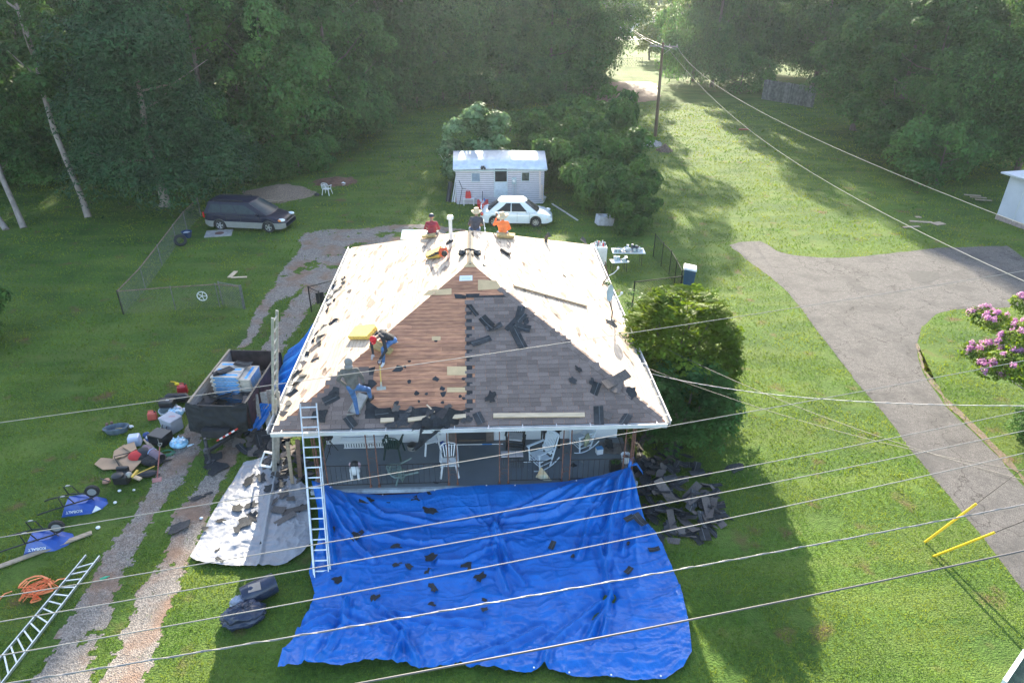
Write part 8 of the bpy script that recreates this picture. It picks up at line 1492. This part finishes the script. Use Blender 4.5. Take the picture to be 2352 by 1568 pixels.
t = thing('bucket', 'white bucket at the right front corner post', 'bucket', PG(1436, 1060, .62)); mb = MB(); mb.lathe([(.11, 0), (.15, .26), (.16, .27), (.14, .26), (.1, .1), (.001, .1)], (0, 0, 0), 18, cap=False); obj('bucket_body', mb, PW, t, smooth=.6); mb = MB(); mb.ball((0, 0, .18), (.11, .11, .05), 9, 6); obj('dirt', mb, mat('brown_dirt', (.18, .1, .08)), t)
t = thing('stove_box', 'small black planter box behind the right railing', 'box', PG(1412, 1078, .5)); mb = MB(); mb.box((0, 0, .14), (.34, .26, .28)); obj('box_body', mb, BLACKP, t); V, F = leaves([(0, 0, .3, .15, .1, .06, 1)], 120, .06, 5); link('plant', npmesh('plant', V, F, LEAF), t)
t = thing('paper_box', 'small white and blue carton on the porch floor near the right wall', 'carton', PG(1376, 1040, .5), .2); mb = MB(); mb.box((0, 0, .1), (.20, .16, .2)); obj('carton_body', mb, WHITE, t); mb = MB(); mb.box((0, 0, .205), (.22, .17, .02)); obj('blue_lid', mb, mat('lid_blue', (.08, .25, .5)), t)
mb = MB(); mb.box((0, 0, .02), (.9, .55, .03), rz=-.15); tag(obj('door_mat', mb, mat('brown_mat', (.13, .11, .10), var=.4, scale=12), loc=PG(1408, 1030)), 'brown mat of debris at the right end of the porch', 'mat')
scrap(PG(1400, 1020, .6), .35, 'black shingle piece on the brown mat at the right end of the porch', 'shingles on the porch'); scrap(PG(1318, 1068, .52), .14, 'small black scrap on the porch floor behind the right railing', 'shingles on the porch'); scrap(PG(1002, 1108, .52), .12, 'black scrap at the left porch edge', 'shingles on the porch')
mb = MB(); mb.tube([atY(1340, 975, 17.7), atY(1370, 981, 17.7), atY(1412, 973, 17.7)], .008, 5); tag(obj('hanging_wire', mb, IRON), 'thin dark wire slung along the porch wall at right', 'wire')
# ================================================================ poles and wires
PW_ = mat('pole_wood', (.14, .085, .055), rough=.9, var=.3, scale=4, stretch=(4, 4, .4))
pb = G(1505, 314); t = thing('utility_pole', 'brown utility pole with crossarm on the sunlit lawn', 'utility pole', pb); top = atY(1523, 98, pb.y)-pb
mb = MB(); mb.tube([(0, 0, -.2), top], [.16, .11], 10); obj('pole', mb, PW_, t, smooth=.8); mb = MB(); a1, a2 = atY(1493, 106, pb.y)-pb, atY(1557, 108, pb.y)-pb; mb.bar(a1, a2, .10, .12); obj('crossarm', mb, mat('arm_grey', (.24, .22, .20), rough=.9), t)
for s in (-1, 1): mb = MB(); c = (a1+a2)/2; e = c+(a2-a1)*.32*s; mb.bar(c+Vector((0, 0, -.7)), e, .03, .01); obj('brace', mb, GALV, t)
for k in (.03, .3, .7, .97): mb = MB(); q = a1.lerp(a2, k); mb.lathe([(.03, .05), (.05, .1), (.03, .16), (.04, .2)], q, 8); obj('insulator', mb, GALV, t)
pb2 = G(1391, 106); t2 = thing('utility_pole', 'second brown utility pole far off on the sunlit lawn', 'utility pole', pb2); top2 = atY(1397, -8, pb2.y)-pb2; mb = MB(); mb.tube([(0, 0, -.2), top2], [.19, .13], 10); obj('pole', mb, PW_, t2, smooth=.8)
WIRE = mat('pale_wire', (.24, .225, .21), rough=.6, metal=.1, var=.1); WIRED = mat('dark_wire', (.035, .035, .038), rough=.5)
def wire(label, pts, r, m, group=None, sag=0, n=24, name='power_line', twist=False):
    pts = [Vector(p) for p in pts]; d = [0]
    for a, b in zip(pts, pts[1:]): d.append(d[-1]+(b-a).length)
    # smooth curve through the surveyed points
    X = np.array([list(p) for p in pts]); dd = np.array(d)/d[-1]; deg = min(2, len(pts)-1); C_ = [np.polyfit(dd, X[:, k], deg) for k in range(3)]; q = []
    for i in range(n+1):
        s = -.06+1.12*i/n; q.append(Vector([np.polyval(C_[k], s) for k in range(3)])-Vector((0, 0, sag*4*s*(1-s))))
    mb = MB(); mb.tube(q, r, 7)
    if twist:
        m2 = [];
        for i in range(n*8+1):
            s = i/(n*8)*n; k = min(int(s), n-1); p = q[k].lerp(q[k+1], s-k); m2.append(p+Vector((0, math.cos(i*.9)*r*1.3, math.sin(i*.9)*r*1.3)))
        mb.tube(m2, r*.6, 5)
    return tag(obj(name, mb, m, smooth=True), label, 'wire', group)
WG = 'roadside wires across the foreground'
for lb, pts, z, r, m in [('thin wire highest in the photo crossing the roof', [(0, 970), (784, 862), (1568, 746), (2352, 622)], 8.3, .0055, WIRE), ('wire crossing just below the porch floor, second from the top', [(0, 1234), (784, 1106), (1568, 973), (2352, 828)], 8.0, .006, WIRE), ('wire crossing the upper blue tarp, third from the top', [(0, 1370), (784, 1240), (1568, 1099), (2352, 943)], 8.0, .006, WIRE), ('wire crossing the upper blue tarp, fourth from the top', [(0, 1427), (784, 1293), (1568, 1148), (2352, 989)], 8.0, .006, WIRE), ('wire crossing the middle of the blue tarp, fifth from the top', [(0, 1505), (784, 1364), (1568, 1212), (2352, 1040)], 7.8, .0065, WIRE)]: wire(lb, [G(x, y, z) for x, y in pts], r, m, WG)
WIREM = mat('cable_grey', (.22, .21, .21), rough=.45, metal=.2)
wire('thick lashed cable crossing the lower blue tarp', [G(x, y, 7.0) for x, y in [(20, 1568), (784, 1442), (1568, 1306), (2352, 1158)]], .0085, WIREM, WG, twist=True); wire('thick cable lowest in the photo, black towards the right', [G(x, y, 6.6) for x, y in [(827, 1568), (1568, 1426), (2352, 1264)]], .013, mat('cable_dark', (.10, .09, .09), rough=.45), WG)
hc = Vector((HX1+.03, HY0+.9, ZE+.25)); 
wire('twisted service cable from the house corner to the right edge', [atY(1490, 855, hc.y+2.2), G(1568, 875, 3.7), G(1735, 902, 4.3), G(1968, 923, 5.2), G(2352, 930, 7.)], .008, mat('service', (.30, .30, .30), rough=.5), twist=True)
wire('thin upper phone line from the house to the right edge', [G(1500, 786, 3.1), G(1568, 819, 3.3), G(1940, 945+30, 4.8), G(2352, 1102, 6.6)], .006, WIRED); wire('thin lower phone line from the house to the right edge', [G(1530, 860, 3.1), G(1735, 937, 3.8), G(2101, 1030, 5.2), G(2352, 1082, 6.6)], .006, WIRED)
wire('long pale wire from the pole crossarm, upper one', [pb+a2, atY(1568, 131, 62), G(1901, 328, 7.6), G(2352, 520, 7.8)], .008, mat('bright_wire', (.26, .27, .24), rough=.7, spec=.1)); wire('long pale wire from the pole crossarm, lower one', [pb+a1.lerp(a2, .6), atY(1568, 152, 60), G(2111, 523, 7.6), G(2352, 655, 7.8)], .0075, mat('bright_wire', (.26, .27, .24), rough=.7, spec=.1))
for k in (0, 1): wire(['upper', 'lower'][k]+' wire between the two utility poles', [pb+a1.lerp(a2, .3+k*.3), pb2+top2*(.98-.06*k)], .02, WIREM, 'wires between the utility poles', sag=1.2)
wire('insulated cable from the far pole to the right', [pb2+top2*.92, atY(1445, 28, pb2.y-4), atY(1500, 50, pb2.y-8)], .035, WHITED, sag=.5)
# ================================================================ morning haze
hb = MB(); hb.box((10, 120, 11), (420, 330, 24))
hm = bpy.data.materials.new('haze'); hm.use_nodes = True; t = hm.node_tree; t.nodes.clear()
ho = t.nodes.new('ShaderNodeOutputMaterial'); hv = t.nodes.new('ShaderNodeVolumePrincipled')
hv.inputs['Color'].default_value = (.78, .92, 1, 1); hv.inputs['Density'].default_value = .00024; hv.inputs['Anisotropy'].default_value = .5
t.links.new(hv.outputs[0], ho.inputs['Volume']); tag(obj('haze', hb, hm), kind='stuff')
